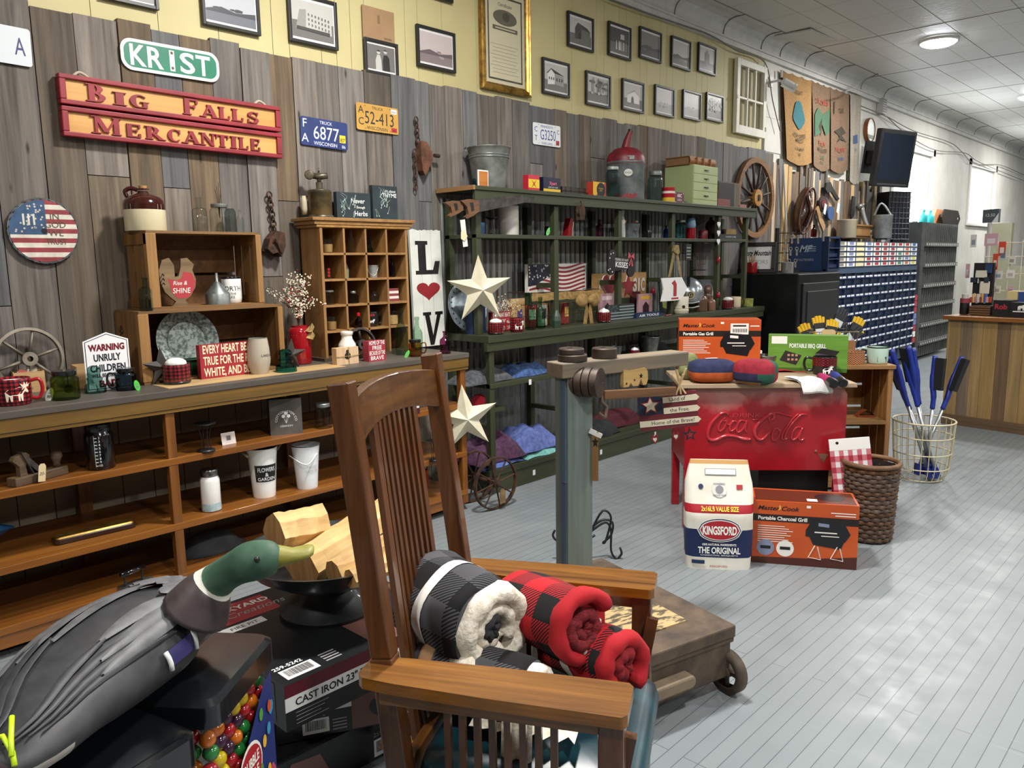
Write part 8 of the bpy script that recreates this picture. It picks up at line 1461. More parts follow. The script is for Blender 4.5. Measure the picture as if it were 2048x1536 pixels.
# pine crate shelf things
CZP=.81
t,r,H=rp('mint_mug','pale mint enamel mug with a dark cattle print on the crate shelf corner','mug',1754,728,CZP,40,32,'mug',mott('a9c4b4','b6d0c1',5,.3,coat=.3)); handle(t,r,H*.2,H*.85,flat('b0cabb',.3,coat=.3),.7,PI-.1); m=M(); m.poly([(.0,.015),(.06,.015),(.06,.05),(.05,.045),(.0,.045)],0,0); m.v=[(r*1.015*math.sin(v[0]/r),-r*1.015*math.cos(v[0]/r),v[2]) for v in m.v]; part('cattle_print',m,flat('2a3a4a',.4),t,norm=False); m=M(); m.lathe([(r*1.0,0),(r*1.03,.004),(r,.008)],0,28,cap=False); part('dark_rim',m,BG,t,True,loc=(0,0,H*.97))
t,r,H=rp('woven_basket','small red and tan woven coil basket on the crate shelf','basket',1704,729,CZP,46,25,'crock',plaid('woven','7d1e22','b58a58','4a1216',.006,False,rough=.9))
p=onz(1672,722,CZP); k=mpp(p); t=T('wire_basket','wire basket of work gloves standing on the pine crate shelf','basket',(p.x-.12,p.y+.15,CZP),CRD); m=M(); 
for z,s in ((0,.8),(.09,.9),(.18,1)): m.tube([(s*x,s*y,z+.004) for x,y in ((-.16,-.12),(.16,-.12),(.16,.12),(-.16,.12))],.003,0,5,True)
for i in range(11): x=-.16+.032*i; [m.tube([(.8*x,s*.096,.004),(x,s*.12,.184)],.002,0,4) for s in (-1,1)]
part('wire_frame',m,flat('7d7362',.5,.4),t); WBP=Matrix.Translation(t.location)@Matrix.Rotation(CRD,4,'Z')
def glove(lb,x,y,z,rz,c,c2):
    m=M(); m.box(-.035,.035,0,.02,0,.10,0); [m.tube([(-.028+.019*i,.01,.09),(-.032+.022*i,.008,.155-.01*abs(i-1.5))],.0105,1,7) for i in range(4)]; m.tube([(.034,.01,.03),(.06,.01,.07)],.011,1,7); m.rect(-.03,.03,.01,.06,-.001,2); one('work_glove',m,[flat('15161a',.7),flat(c,.7),flat(c2,.5)],lb,'glove',WBP@Vector((x,y,z)),rot=(-.3,rz,CRD),group='work gloves in the wire basket')
for i,(lb,x,y,z,rz,c,c2) in enumerate((('work glove with yellow fingers tips at the near end of the wire basket',-.13,-.07,.10,-.35,'c9a21c','1c2a55'),('black and yellow work glove second along the wire basket',-.05,-.02,.14,-.1,'d8ad1e','c6c8cc'),('work glove with bright yellow spread fingers in the wire basket',.0,-.05,.12,.2,'d8b020','24262c'),('work glove card with grey label highest in the wire basket',.06,.03,.20,.5,'2a2d33','b9bec6'),('work glove card with pale label over the basket rim',.09,-.07,.12,1.0,'2a2c30','c3c8cf'),('yellow-edged work glove at the far end of the wire basket',.16,.0,.14,.5,'cfa81e','1b1c20'))): glove(lb,x,y,z,rz,c,c2)
for i,(lb,x,y) in enumerate((('pair of round cream wooden tags hung at the middle of the glove basket',1657,668),('cream wooden tags on strings nearest the green carton',1680,690),('tan cardboard tag with pale writing on the glove basket end',1697,690))):
    c=onp(x,y,WBP@Vector((0,-.14,0)),WBP.to_3x3()@Vector((0,1,0))); m=M(); m.prism(rrect(-.045,.045,-.05,.03,.02),-.004,.004,0); m.box(-.008,.012,-.02,-.004,-.12,-.05,0); one('wooden_tag',m,flat(('c9ad7c','b89a6a','8a6238')[i],.6),lb,'tag',c,CRD,'wooden tags on the glove basket')
a=onp(1733,838,Vector((2.29,5.16,0))+Vector((-.06,.08,0)),Vector((math.sin(CRD),-math.cos(CRD),0))); m=M(); m.loft([[(x,y*.05,max(.0,.045*math.sin(PI*(x+.06)/.12))) for x in [-.06+.12*i/10 for i in range(11)]] for t_,y in ((0,0),(1,.6),(2,1.2))],0,False,False); m.box(-.055,.055,0,.05,0,.012,0); one('leather_pouch',m,mott('6a2f18','8a4424',12,.5),'small reddish brown leather pouch on the middle board of the pine crate shelf','pouch',(a.x,a.y,.456),CRD)
# flag sign, cutouts and tags hanging on the scale
SM=Matrix.Translation(Vector((2.713,2.297,0)))@Matrix.Rotation(SR,4,'Z'); e=SM@Vector((.31,.54,1.06)); nrm=Vector((FW.x,FW.y,0)).normalized(); hp=lambda x,y:onp(x,y,e,nrm)
a=hp(1338,822); k=mpp(a); t=T('flag_sign','hanging wooden flag sign reading Land of the Free Home of the Brave','sign',a,0,rot=tuple((Matrix.Rotation(face(a,.15),3,'Z')@Matrix.Rotation(-.10,3,'Y')).to_euler())); W_=60*k; H_=36*k; m=M(); m.box(-W_,W_*.95,0,.01,-H_,H_,0); m.rect(-W_,-W_*.2,-H_*.12,H_,-.0006,1); m.prism([(-W_*.6+x,H_*.42+z) for x,z in star(.042,.02)],-.005,-.0007,2); m.prism([(-W_*.6+x,H_*.42+z) for x,z in star(.032,.015)],-.006,-.005,3)
for z0,z1,x0 in ((.48,.80,-.18),(-.14,.2,-.18),(-.78,-.44,-1.0)): m.prism([(W_*x0,H_*z0),(W_*.93,H_*z0),(W_*1.03,H_*(z0+z1)/2),(W_*.93,H_*z1),(W_*x0,H_*z1)],-.004,-.0007,3)
for s,x,z in (('Land of',.3,.55),('the Free.',.35,-.06),('Home of the Brave!',.1,-.70)): m.text(s,W_*x,H_*z,.015,4,-.0045)
part('board',m,[flat('6b2630',.5),flat('1f2a42',.5),flat('8a2c34',.5),flat('e3d8bf',.6),BLK],t)
m=M(); m.tube([(W_*.4,.0,H_),(W_*.42,.0,H_*1.9)],.003); [m.tube([(W_*.42,0,H_*1.4),(W_*.42+q,-.01,H_*(2.0+.3*(i%2)))],.004) for i,q in enumerate((-.03,-.01,.015,.03))]; [m.tube([(W_*.42,0,H_*1.4),(W_*.42+q,-.01,H_*.9)],.004) for q in (-.02,0,.02)]; m.tube([(W_*.42,0,H_*1.9),(W_*.40,.03,H_*3.0)],.002); part('raffia_bow',m,flat('c2a878',.8),t)
for x,z,c in ((-.55,-1.55,'heart'),(.15,-1.5,'heart'),(.62,-1.45,'star')): m=M(); m.prism([(W_*x+u,H_*z+v) for u,v in (heart(.03,.04) if c=='heart' else star(.03,.013))],-.004,.004,0); m.prism([(W_*x+u,H_*z+v) for u,v in (heart(.016,.02) if c=='heart' else star(.016,.007))],-.005,-.004,1); m.tube([(W_*x,0,H_*z+.02),(W_*x,0,-H_)],.001); part('wooden_charm',m,[flat('7d2029' if c=='heart' else '20242c',.5),flat('d9cfc0' if c=='heart' else '9c2a30',.5)],t)
e=SM@Vector((.05,.545,.985)); a=hp(1190,763); b=hp(1252,727); k=mpp(a); W_=62*k; H_=35*k; m=M(); m.prism([(0,0),(W_*.22,0),(W_*.3,H_*.22),(W_*.4,0),(W_*.62,0),(W_*.72,H_*.38),(W_*.82,0),(W_*.95,0),(W_*1.02,H_*.3),(W_*1.0,H_*.8),(W_*.9,H_),(W_*.3,H_*.92),(0,H_)],0,.02,0); [m.prism([(W_*x+u,H_*z+v) for u,v in star(s,s*.42)],-.0008,0,1) for x,z,s in ((.72,.55,.011),(.45,.35,.006),(.12,.2,.006))]; one('bear_cutout',m,[wood('a8854c','cfae74',0,.8,.5,.05),BLK],'pale wooden bear cutout with black stars resting on the scale beam','ornament',SM@Vector((-.02,.545,1.003)),rot=tuple((SM.to_3x3()).to_euler()))
e=SM@Vector((-.1,.50,.8)); a=hp(1184,962); k=mpp(a); m=M(); m.box(0,.024,0,.012,0,100*k,0); m.prism([(.006+u*.6+.006,.15+v) for u,v in star(.022,.01)],-.001,0,1); one('hanging_board',m,[wood('5f4426','8a683e',2,1,.6,.05),BLK],'narrow brown board with a black star hanging at the scale column','ornament',a,face(a)); m=M(); a=hp(1179,862); m.box(0,.05,0,.02,-.008,.008,0); one('white_tube',m,flat('cfcfca',.4),'short white tube sticking out beside the scale column','tube',a,rot=(0,.45,face(a)))
# wrought iron scroll stand on the floor
m=M(); g=[onz(1240,1115,0),onz(1120,1100,0)]; c=(g[0]+g[1])/2
e=onz(1238,1118,.0); hp2=lambda x,y:onp(x,y,e,nrm)-e
for ps in (((1183,1060),(1205,1022),(1222,1035),(1212,1080),(1206,1085),(1222,1070),(1225,1045),(1205,1040),(1183,1055)),((1183,1062),(1210,1045),(1222,1060),(1222,1100),(1232,1117),(1243,1108),(1240,1095)),((1150,1085),(1118,1083),(1106,1072),(1110,1060)),((1130,1090),(1160,1088),(1190,1070))): m.tube(spline([hp2(*q) for q in ps],4),.006,0,6)
one('scroll_stand',m,flat('141518',.5),'black wrought iron scroll stand on the floor behind the scale column','stand',e,smooth=True)
# ------------------------------------------------------------------ far end
TB=1.715; XB=.2
def far(name,lb,cat,x,y,w,h,pr,mt,X=XB,z=TB,grp=None,**k): return rp(name,lb,cat,x,y,z,w,h,pr,mt,grp,X=X,**k)
a=onx(1602,470,.15); t=T('leather_saddle_mould','glossy brown leather form standing on the blue bin cabinet','leather form',a,PI/2-.4); k=mpp(a); m=M(); m.ball((0,0,0),1,0,18,(17*k,.10,50*k),Matrix.Rotation(.25,4,'Y')); m.tube([(17*k*math.cos(q),-.08,46*k*math.sin(q)) for q in [2*PI*i/20 for i in range(20)]],.012,1,6,True,Matrix.Rotation(.25,4,'Y')); m.tube([(-8*k,-.1,-30*k),(5*k,-.11,0),(-4*k,-.1,30*k)],.02,0,8); part('shell',m,[mott('2a1209','4d2512',9,.25,coat=.4),mott('3a1c0e','6a3a1c',9,.4)],t,True); t.location.z=TB+50*k
far('red_bottle','dark red bottle beside the leather form on the blue cabinet','bottle',1627,478,11,24,'bottle',glass('5a1a14'),single=True); far('stoneware_crock','cream stoneware crock on top of the blue bin cabinet','crock',1692,478,37,36,'crock',flat('b8ad93',.3,coat=.3))
a=onx(1710,478,.25); b=onx(1746,478,.25); m=M(); W_=b.y-a.y; m.loft([[(x*W_,y*.2,z) for x,y in ((.05+e,.1),(.95-e,.1),(.95-e,.9),(.05+e,.9))] for e,z in ((.05,0),(0,.17))]); [m.box(-.002,W_*.98,.0,.02,z,z+.02,1) for z in (.03,.15)]; one('fruit_basket',m,[wood('7a5630','a67f4c',2,1,.6,.1),flat('8a6338',.6)],'square wooden fruit basket on top of the blue bin cabinet','basket',(.25,a.y,TB),PI/2)
t,r,H=far('watering_can','old galvanised watering can on top of the blue bin cabinet','watering can',1763,479,36,46,'crock',mott('6f7476','8d9293',8,.5,.5),X=.34); m=M(); m.tube(spline([(-r,0,H*.2),(-r*1.8,0,H*.8),(-r*2.2,0,H*1.35)],4),.03,0,10); m.lathe([(.001,0),(.06,0),(.03,.06)],0,14,X=Matrix.Translation((-r*2.2,0,H*1.35))@Matrix.Rotation(-.9,4,'Y')); part('spout',m,GALV,t,True); m=M(); m.tube(spline([(-r*.9,0,H*.95),(-r*.2,0,H*1.5),(r*.9,0,H*.9)],5),.014,0,8); part('handle',m,GALV,t,True)
t=T('wire_tower','black wire grid display tower on top of the blue bin cabinet','display rack',(.32,onx(1795,479,.32).y,TB),PI/2-.4); m=M(); w2=.2; H_=.62; m.box(-w2,w2,.0,.2,0,H_,0); [m.tube([(-w2,-.008,z*H_/9),(w2,-.008,z*H_/9)],.005,1,4) for z in range(10)]; [m.tube([(x*w2/3,-.008,0),(x*w2/3,-.008,H_)],.005,1,4) for x in (-3,-2,-1,0,1,2,3)]; part('grid',m,[flat('10131a',.5),flat('343c4c',.4)],t); far('grey_pot','grey enamel pot between the wire tower and the grey steel cabinet','pot',1824,480,16,38,'crock',mott('8b9092','a5aaab',6,.4,.4),X=.1)
def hung(name,lb,cat,pts,c,th=.02,X=.07,extra=()):
    P=[onx(x,y,X) for x,y in pts]; o=sum(P,Vector())/len(P); m=M(); m.prism([(p.y-o.y,p.z-o.z) for p in P],-th,0,0)
    for e_,ce in extra: Q=[onx(x,y,X) for x,y in e_]; m.prism([(p.y-o.y,p.z-o.z) for p in Q],-th-.008,-th,1)
    one(name,m,[c,flat(extra[0][1],.6) if extra else c],lb,'hung tool',o,PI/2,'old tools hung on the lath wall',bev=.004)
circ=lambda cx,cy,rx,ry:[(cx+rx*math.cos(2*PI*i/16),cy+ry*math.sin(2*PI*i/16)) for i in range(16)]
hung('cast_iron_tool','thin black iron tool hung nearest the white pipe','t',((1612,420),(1617,378),(1623,374),(1622,392),(1617,422)),BLK); hung('round_paddle','oval dark paddle with a red centre hung on the laths','t',circ(1644,408,8,16),flat('2a1a16',.6),extra=((circ(1644,409,5,10),'5a1a22'),)); hung('skillet','black iron skillet with bent handle hung on the laths','t',((1648,378),(1650,366),(1658,364),(1662,374),(1676,398),(1672,402),(1660,384),(1652,386)),BLK); hung('blue_paddle','blue oval paddle hung below the black skillet','t',circ(1659,427,6.5,14),flat('33507c',.6)); hung('wooden_scythe_handle','pale curved wooden handle hung beside the leather form','t',((1630,420),(1634,412),(1640,432),(1648,452),(1644,464),(1636,444)),mott('8a6a42','a8875a',8,.6)); hung('knife','thin dark blade hung above the cream crock','t',((1703,392),(1708,394),(1706,430),(1700,440),(1699,428)),BLK)
for lb,x,y in (('white paper tag on the round red paddle',1650,418),('white paper tag on the end of the black skillet',1676,416)): a=onx(x,y,.12); m=M(); m.box(-.03,.03,-.002,0,-.06,.06); one('paper_tag',m,WHI,lb,'tag',a,rot=(0,.3,PI/2),group='paper tags on the hung tools')
# things on the safe
SZ=1.337
a=onx(1480,546,.3); fs=ony(1474,540,7.46); a=fs; t=T('framed_sign','black framed white sign in script lettering leaning on the iron safe','sign',(fs.x,fs.y,SZ),0,rot=(-.12,0,.2)); k=mpp(a); W_=74*k; H_=60*k; m=M(); [m.box(*q) for q in ((0,W_,-.02,.02,0,.04),(0,W_,-.02,.02,H_-.04,H_),(0,.04,-.02,.02,.04,H_-.04),(W_-.04,W_,-.02,.02,.04,H_-.04))]; part('frame',m,BLK,t,bev=.004); m=M(); m.rect(.03,W_-.03,.03,H_-.03,-.002,0); m.text('Rusty Mountain',W_*.5,H_*.58,.05,1,-.003,shear=.4,maxw=W_*.75,bold=.03); m.text('VISITORS',W_*.5,H_*.3,.04,2,-.003,maxw=W_*.7); part('sign_face',m,[flat('dcdfde',.4),BLK,flat('9a9d9d',.5)],t)
t,r,H=rp('red_mug','glossy red mug of wooden sticks on the safe before the framed sign','mug',1503,545,SZ,22,22,'mug',flat('8f0f18',.2,coat=.4),X=ony(1503,545,7.38).x); m=M(); [m.tube([(0,0,H*.3),(.03*(i-1),.0,H*1.6)],.006) for i in range(3)]; part('sticks',m,flat('b08a55',.7),t)
t,r,H=rp('red_tin','silver and red tin on the safe beside the black key ring rack','tin',1574,544,SZ,24,22,'crock',mott('9a9a98','c3c3c0',9,.3,.6),X=ony(1574,545,7.42).x); m=M(); m.lathe([(r*1.01,H*.1),(r*1.01,H*.9)],0,20,cap=False); m.f=m.f[:10]; m.mi=m.mi[:10]; part('red_label',m,flat('9c1f2a',.4),t)
a=ony(1572,540,7.8); t=T('key_ring_rack','black wire rack of shiny key rings standing on the iron safe','rack',(a.x,7.8,SZ),PI/2-.6); k=mpp(a); m=M(); m.box(-.12,-.09,0,.03,0,.45,0); [m.tube([(-.12,0,z),(.1,0,z)],.005) for z in (.1,.2,.3,.4)]; [m.tube([(x,0,.02),(x,0,.42)],.003) for x in (-.05,0,.05,.1)]; m.box(-.14,.12,-.05,.08,0,.02,0); part('rack',m,BLK,t); q=random.Random(2)
for i in range(9): m=M(); m.lathe([(.012,-.003),(.02,-.003),(.02,.003),(.012,.003)],0,10,X=Matrix.Rotation(PI/2,4,'X'),cap=False); m.box(-.01,.01,-.006,.0,-.07,-.02,0); one('key_ring',m,mott('8a8c8e','d5d7d9',30,.25,.9),'shiny silver key ring hanging on the black rack on the safe','key ring',Matrix.Translation(t.location)@Matrix.Rotation(PI/2-.6,4,'Z')@Vector((-.05+.07*(i%3)+.01*(i//3),-.02,.12+.12*(i//3))),PI/2-.6,'silver key rings on the rack')
# on the grey steel cabinet
GZ=1.958; DT=glass('3fc4c4')
for lb,x in (('teal spray bottle nearer the window on the grey steel cabinet',1846),('teal spray bottle beside the orange board on the grey steel cabinet',1859)): t,r,H=rp('spray_bottle',lb,'bottle',x,444,GZ,16,27,'bottle',flat('35b5b5',.25),'teal spray bottles on the grey cabinet',X=.2); lid(t,r,H*.96,H*.16,WHI,.35)
def hexb(lb,xs,c,X):
    a=onx(xs[0],444,X); b=onx(xs[1],444,X); W_=b.y-a.y; H_=32*mpp(a); m=M(); m.prism([(W_*.12,0),(W_*.88,0),(W_,H_*.5),(W_*.85,H_),(W_*.15,H_),(0,H_*.5)],-.01,.01,0); m.disc(W_*.85,H_*.5,.018,-.011,1,12); one('hexagonal_board',m,[c,BLK if X<.2 else WHI],lb,'board',(X,a.y,GZ),PI/2,'hexagonal boards on the grey cabinet')
hexb('orange six-sided board standing behind the black one on the grey cabinet',(1866,1892),flat('c98a5c',.5),.14); hexb('black six-sided board standing on the grey steel cabinet',(1881,1919),flat('24201f',.5),.22)
# far right: partition, racks and goods over the counter
CTM=Matrix.Translation(onz(1887,846,0))@Matrix.Rotation(ca,4,'Z'); cn=CTM.to_3x3()@Vector((0,1,0)); KZ=.967
cp=lambda x,y,d:onp(x,y,CTM@Vector((0,d,0)),cn)
m=M(); m.box(.55,.9,15.0,15.15,0,2.0); m.box(.9,2.6,15.0,15.1,0,1.3); struct('partition_wall',m,flat('84836c',.6))
def goods(name,lb,cat,xl,yb,xr,yt,d,dep,c,c2=None,draw=None,z=None,grp=None):
    a=cp(xl,yb,d); b=cp(xr,yb,d); k=mpp(a); W_=(iv2@b).x-(iv2@a).x; H_=(yb-yt)*k; 
    if z is not None: a.z=z
    m=M(); m.box(0,W_,0,dep,0,H_,0); 
    if draw: draw(m,W_,H_)
    return one(name,m,[flat(c,.6),flat(c2 or c,.5),WHI],lb,cat,a,ca,grp)
iv2=CTM.inverted()
t=T('wire_goods_rack','cream wire grid rack of hanging cards standing on the shop counter','rack',CTM@Vector((.35,.5,KZ)),ca); m=M(); [m.tube([(-.32,.0,z),(.55,.0,z)],.004) for z in (.05,.2,.35,.5,.62)]; [m.tube([(x,0,0),(x,0,.64)],.004) for x in (-.32,-.22,-.12,-.02,.08,.18,.28,.38,.48,.55)]; m.box(-.12,.55,-.04,.04,0,.012); m.box(.36,.42,.01,.05,0,.5,1); part('grid',m,[flat('cfc8b4',.5),wood('8a5a2c','ad7c44',2,1,.5,.05)],t)
q=random.Random(31); cols=[('d9d4d2','8e9aa8'),('c9a2ae','e0d4d6'),('c9462e','e2d0c8'),('b3b4b8','6a6e78'),('d6cfc6','9a8f86'),('e0dcd8','b8b0aa'),('c7a6b0','8f6a78'),('dcd6c8','a8a090')]
for i,(xl,yb,xr,yt) in enumerate(((1940,495,1952,470),(1968,492,1995,468),(1996,512,2010,484),(1998,520,2012,500),(2016,528,2030,512),(2012,556,2028,540),(2014,590,2026,572),(1988,586,2000,572),(1988,558,2004,542),(1930,556,1938,528),(1984,540,1994,508))): c,c2=cols[i%8]; goods('hanging_card','%s hanging on the cream wire rack, %s'%(('pale grey card','pale pink card','orange-red card','grey packet','small white card','cream card','mauve card','ivory card','lilac card','silver card','rose card')[i],('uppermost at the near edge','largest of the upper row','below the orange strip','long and thin','top of the end column','middle of the end column','lowest of the end column','low beside the wooden post','in the middle row','at the near edge','beside the black display')[i]),'card',xl,yb,xr,yt,.47,.006,c,c2,lambda m,W_,H_:m.rect(W_*.2,W_*.8,H_*.2,H_*.6,-.001,1),grp='cards on the cream wire rack')
goods('keychain_display','black keychain display board with dangling silver keychains on the counter','display',1943,603,1983,504,.38,.03,'151517','b9bcc0',lambda m,W_,H_:[m.box(W_*(.12+.13*i),W_*(.18+.13*i),-.012,0,H_*(.7-.1*((i+j)%3)-.3*j),H_*(.8-.1*((i+j)%3)-.3*j),1) for i in range(6) for j in range(2)],z=KZ)
for i,(lb,x,y,w,h,c) in enumerate((('navy and red fabric keychain pouch on the black display',1976,537,13,18,'203a63'),('dark round keychain low on the black display',1946,560,11,10,'23283a'),('dark round keychain over the cream shirt shape',1972,560,9,11,'2a3040'),('cream shirt-shaped keychain on the black display',1962,548,22,14,'d8d2c0'),('long cream tag hanging on the black display',1968,575,18,24,'dcd6c0'))): goods('keychain',lb,'keychain',x-w/2,y+h/2,x+w/2,y-h/2,.35-.004*(i%3),.012,c)
t,r,H=rp('dark_bottle','black bottle holder with a white mark at the counter end','bottle',1928,629,KZ,17,37,'flask',flat('141416',.5)); m=M(); m.lathe([(r*1.02,H*.62),(r*1.02,H*.86)],0,20,cap=False); part('red_band',m,flat('8a3a48',.5),t,True); lid(t,r,H*.84,H*.25,mott('9a948c','c9c4bc',9,.4),.7)
goods('woven_tray_basket','dark woven basket of colourful candy on the counter','basket',1938,621,1980,603,.12,.2,'3a2418','7d5a34',lambda m,W_,H_:[m.rect(0,W_,H_*(.1+.25*k),H_*(.2+.25*k),-.001,1) for k in range(4)],z=KZ)
for i in range(9): c=('b5493a','d6b078','b97a84','c9c2b8','8a3a40','d9a04a','3a5aa0','caa29a','a8342a')[i]; goods('candy_packet',('red','tan','pink','pale','maroon','orange','blue','blush','scarlet')[i]+' candy packet in the dark woven basket','candy',1939+4.5*i,605,1945+4.5*i,594-(6 if i in (1,3,5,6) else 0),.2,.02,c,grp='candy packets in the basket')
goods('knitted_hat','black knitted hat with red lettering lying on the counter','hat',1985,622,2022,590,.1,.12,'0f0f12','b0303a',lambda m,W_,H_:m.text('Rob',W_*.45,H_*.45,H_*.3,1,-.002,bold=.03),z=KZ); goods('black_shirt','black folded shirt with a white moose print on the counter','shirt',2020,624,2075,595,.08,.12,'0f0f12','e6e6e4',lambda m,W_,H_:(moose(m,W_*.45,H_*.45,H_*.55,1,-.002),m.rect(W_*.1,W_*.8,H_*.35,H_*.42,-.002,1)),z=KZ); goods('yellow_cloth','pale yellow cloth behind the black knitted hat','cloth',2014,600,2036,582,.3,.1,'d6c48a'); goods('blue_cloth','blue cloth behind the black folded shirt','cloth',2034,604,2060,584,.3,.1,'2c4a8a')
goods('price_screen','small grey price display screen on a stand above the counter','screen',1964,446,1996,420,.7,.04,'4a5258','d8dce0',lambda m,W_,H_:(m.text('12.50',W_*.5,H_*.45,H_*.22,1,-.002),m.poly([(W_*.6,0),(W_,0),(W_,H_*.7)],-.0015,1))); m=M(); a=cp(1980,446,.72); m.tube([(a.x,a.y,a.z),(a.x,a.y,0)],.02); one('screen_pole',m,flat('b9b9b4',.4),'thin pale pole holding up the small grey price screen','pole')
def shelf_back():
    t=T('goods_shelving','pale shelving with dark goods beyond the counter rack','shelves',(.9,16.2,0),-.3); m=M(); [m.box(.0,2.5,0,.4,z,z+.04) for z in (.1,.5,.9,1.3,1.75)]; [m.box(x,x+.05,0,.4,0,1.8) for x in (0,1.2,2.45)]; m.box(0,2.5,.4,.42,0,1.8); part('rack',m,flat('aeb0a6',.5),t); q=random.Random(12); 
    for i in range(14): m=M(); w_=q.uniform(.12,.25); m.box(0,w_,0,.25,0,q.uniform(.15,.32)); one('boxed_goods',m,flat(q.choice(('2a3038','5a3038','8a8f94','3a4a52','b7a8a0','702a34','9fb4bc')),.5),'small dim box on the pale shelving beyond the counter','box',Matrix.Translation(t.location)@Matrix.Rotation(-.3,4,'Z')@Vector((.08+.33*(i%7),.04,(.94,1.34)[i//7])),-.3,'dim boxes on the far shelving')
shelf_back()
# ------------------------------------------------------------------ rolled blankets on the chair
CHM=Matrix.Translation(chair.location)@Matrix.Rotation(CR,4,'Z'); FLE=mott('cfc6b2','eee8da',55,.95,bump=1.0,detail=3)
PB=plaid('charcoal_plaid','4a4a4e','26262a','0b0b0d',.075,True,True,.95); PRD=plaid('red_plaid_cloth','b0101c','4a0d14','0c0a0c',.065,True,True,.9)
def roll(name,lb,a,b,r,cov,spiral,band=None,sq=1.0,seed=1):
    a=CHM@Vector(a); b=CHM@Vector(b); d=b-a; L=d.length; X=d.to_track_quat('Z','Y').to_matrix().to_4x4(); t=T(name,lb,'blanket',a,0,'rolled blankets on the rocking chair',rot=tuple(X.to_euler())); q=random.Random(seed); ph=[q.uniform(0,6) for _ in range(4)]; N=40; K=14
    f=lambda th,v: r*(1+.05*math.sin(2*th+ph[0]+2*v)+.03*math.sin(5*th+ph[1]+5*v)+.02*math.sin(9*v+ph[2]))*(1-.25*max(0,abs(2*v-1)-.8)/.2*(1 if v<.5 else .35))
    m=M(); m.loft([[(f(2*PI*j/N,i/K)*math.cos(2*PI*j/N),sq*f(2*PI*j/N,i/K)*math.sin(2*PI*j/N),L*i/K) for j in range(N)] for i in range(K+1)],0,True,True,uvs=lambda i,j:(2*PI*r*j/N,L*i/K)); part('cover',m,cov,t,True)
    for k,(mt,r0,r1,tr,turns,nm) in enumerate(spiral):
        m=M(); P=[]; n=int(26*turns)
        for i in range(n+1): u=i/n; th=2*PI*turns*u+ph[3]+k*2; rr=r0+(r1-r0)*u; P.append((rr*math.cos(th),sq*rr*math.sin(th),L-.004+.012*(1-u)))
        m.tube(P,[tr*(1+.12*math.sin(i*1.7+k)) for i in range(n+1)],0,10,flat=1.3); m.v=[(x,y,z) for x,y,z in m.v]; o=part(nm,m,mt,t,True); o.data.uv_layers.new(name='UVMap') if not o.data.uv_layers else 0
    if band: m=M(); v=band[0]; m.loft([[(f(2*PI*j/N,vv)*1.02*math.cos(2*PI*j/N),sq*f(2*PI*j/N,vv)*1.02*math.sin(2*PI*j/N),L*vv) for j in range(N)] for vv in (v,v+.06,v+.12)],0,True,False); part('paper_band',m,flat(band[1],.6),t,True)
    return t
DK=mott('1d1d20','38383c',40,.95)
roll('rolled_blanket','charcoal plaid rolled blanket with a cream fleece end lying uppermost on the chair',(-.32,.11,.65),(-.095,-.02,.63),.12,PB,((FLE,.105,.065,.026,1.25,'fleece_edge'),(FLE,.058,.03,.018,1.0,'fleece_fold'),(DK,.03,.008,.018,.8,'dark_core')),(.5,'e6e3dc'),1.0,3)
roll('rolled_blanket','lower charcoal rolled blanket with a kraft paper band under the fleece-ended one',(-.27,-.02,.515),(.02,-.09,.51),.082,PB,((FLE,.065,.02,.02,1.6,'fleece_edge'),),(.12,'8a6642'),.95,5)
roll('rolled_blanket','red and black plaid rolled blanket with its spiral end facing forward',(-.10,.20,.60),(.115,.04,.625),.092,PRD,((flat('a30f1b',.9),.08,.07,.02,.9,'red_edge'),(mott('3a0c12','8a1620',90,.9,stretch=(1,6,1)),.05,.01,.017,1.7,'inner_spiral'),(FLE,.055,.05,.012,.3,'fleece_edge')),None,.98,7)
roll('rolled_blanket','crumpled red plaid blanket with a white band nearest the chair front',(.02,.18,.52),(.205,.055,.535),.08,PRD,((flat('a30f1b',.9),.07,.05,.022,.8,'red_edge'),(flat('7d0f19',.9),.03,.01,.02,1,'inner_spiral')),(.45,'e6e0d4'),.95,9)
m=M(); N=14; m.loft([[(-.10+.24*i/N,-.10-.07*v+.012*math.sin(3*i),.455+.05*math.sin(PI*i/N)*(1-v)-.0*v+.012) for i in range(N+1)] for v in (0,.33,.66,1)],0,False,False); m.loft([[(-.02+.07*i/6,-.17-.03*v+.008*math.sin(2*i+v),.59-.17*v) for i in range(7)] for v in (0,.25,.5,.75,1)],0,False,False)
one('fleece_throw',m,FLE,'cream fleece corner hanging down on the teal seat behind the arm slats','throw',chair.location,CR,smooth=True)
# ------------------------------------------------------------------ gumball tub and duck decoy in front
near=onz(424,1402,.85); farc=onz(538,1268,.85); dv=(farc-near); S=dv.length; dv.normalize(); lv=Vector((-dv.y,dv.x,0))*-1
if lv.dot(near-CAM)<0: lv=-lv
gz=math.atan2(dv.y,dv.x)+0; t=T('gumball_tub','clear square plastic tub of gumballs with a black lid and blue label','tub',(near.x,near.y,.55),gz); sg=1 if Vector((-math.sin(gz),math.cos(gz),0)).dot(lv)>0 else -1
def GB(u,v,z): return (u,sg*v,z)
ys=sorted((0,sg*S)); m=M(); m.loft([[(x,y,z) for x,y in rrect(.004,S-.004,ys[0]+.004,ys[1]-.004,.02)] for z in (.0,.26)],0,True,False); part('clear_wall',m,glass('eef2f0',.08,1.4,.8),t,30)
m=M(); m.box(.006,S-.006,ys[0]+.006,ys[1]-.006,0,.006); part('base_panel',m,CLEAR,t)
m=M(); m.loft([[(x,y,z) for x,y in rrect(-e,S+e,ys[0]-e,ys[1]+e,.022)] for e,z in ((.004,.255),(.008,.258),(.008,.292),(.0,.30))]); part('lid',m,flat('101418',.2,coat=.4),t,30)
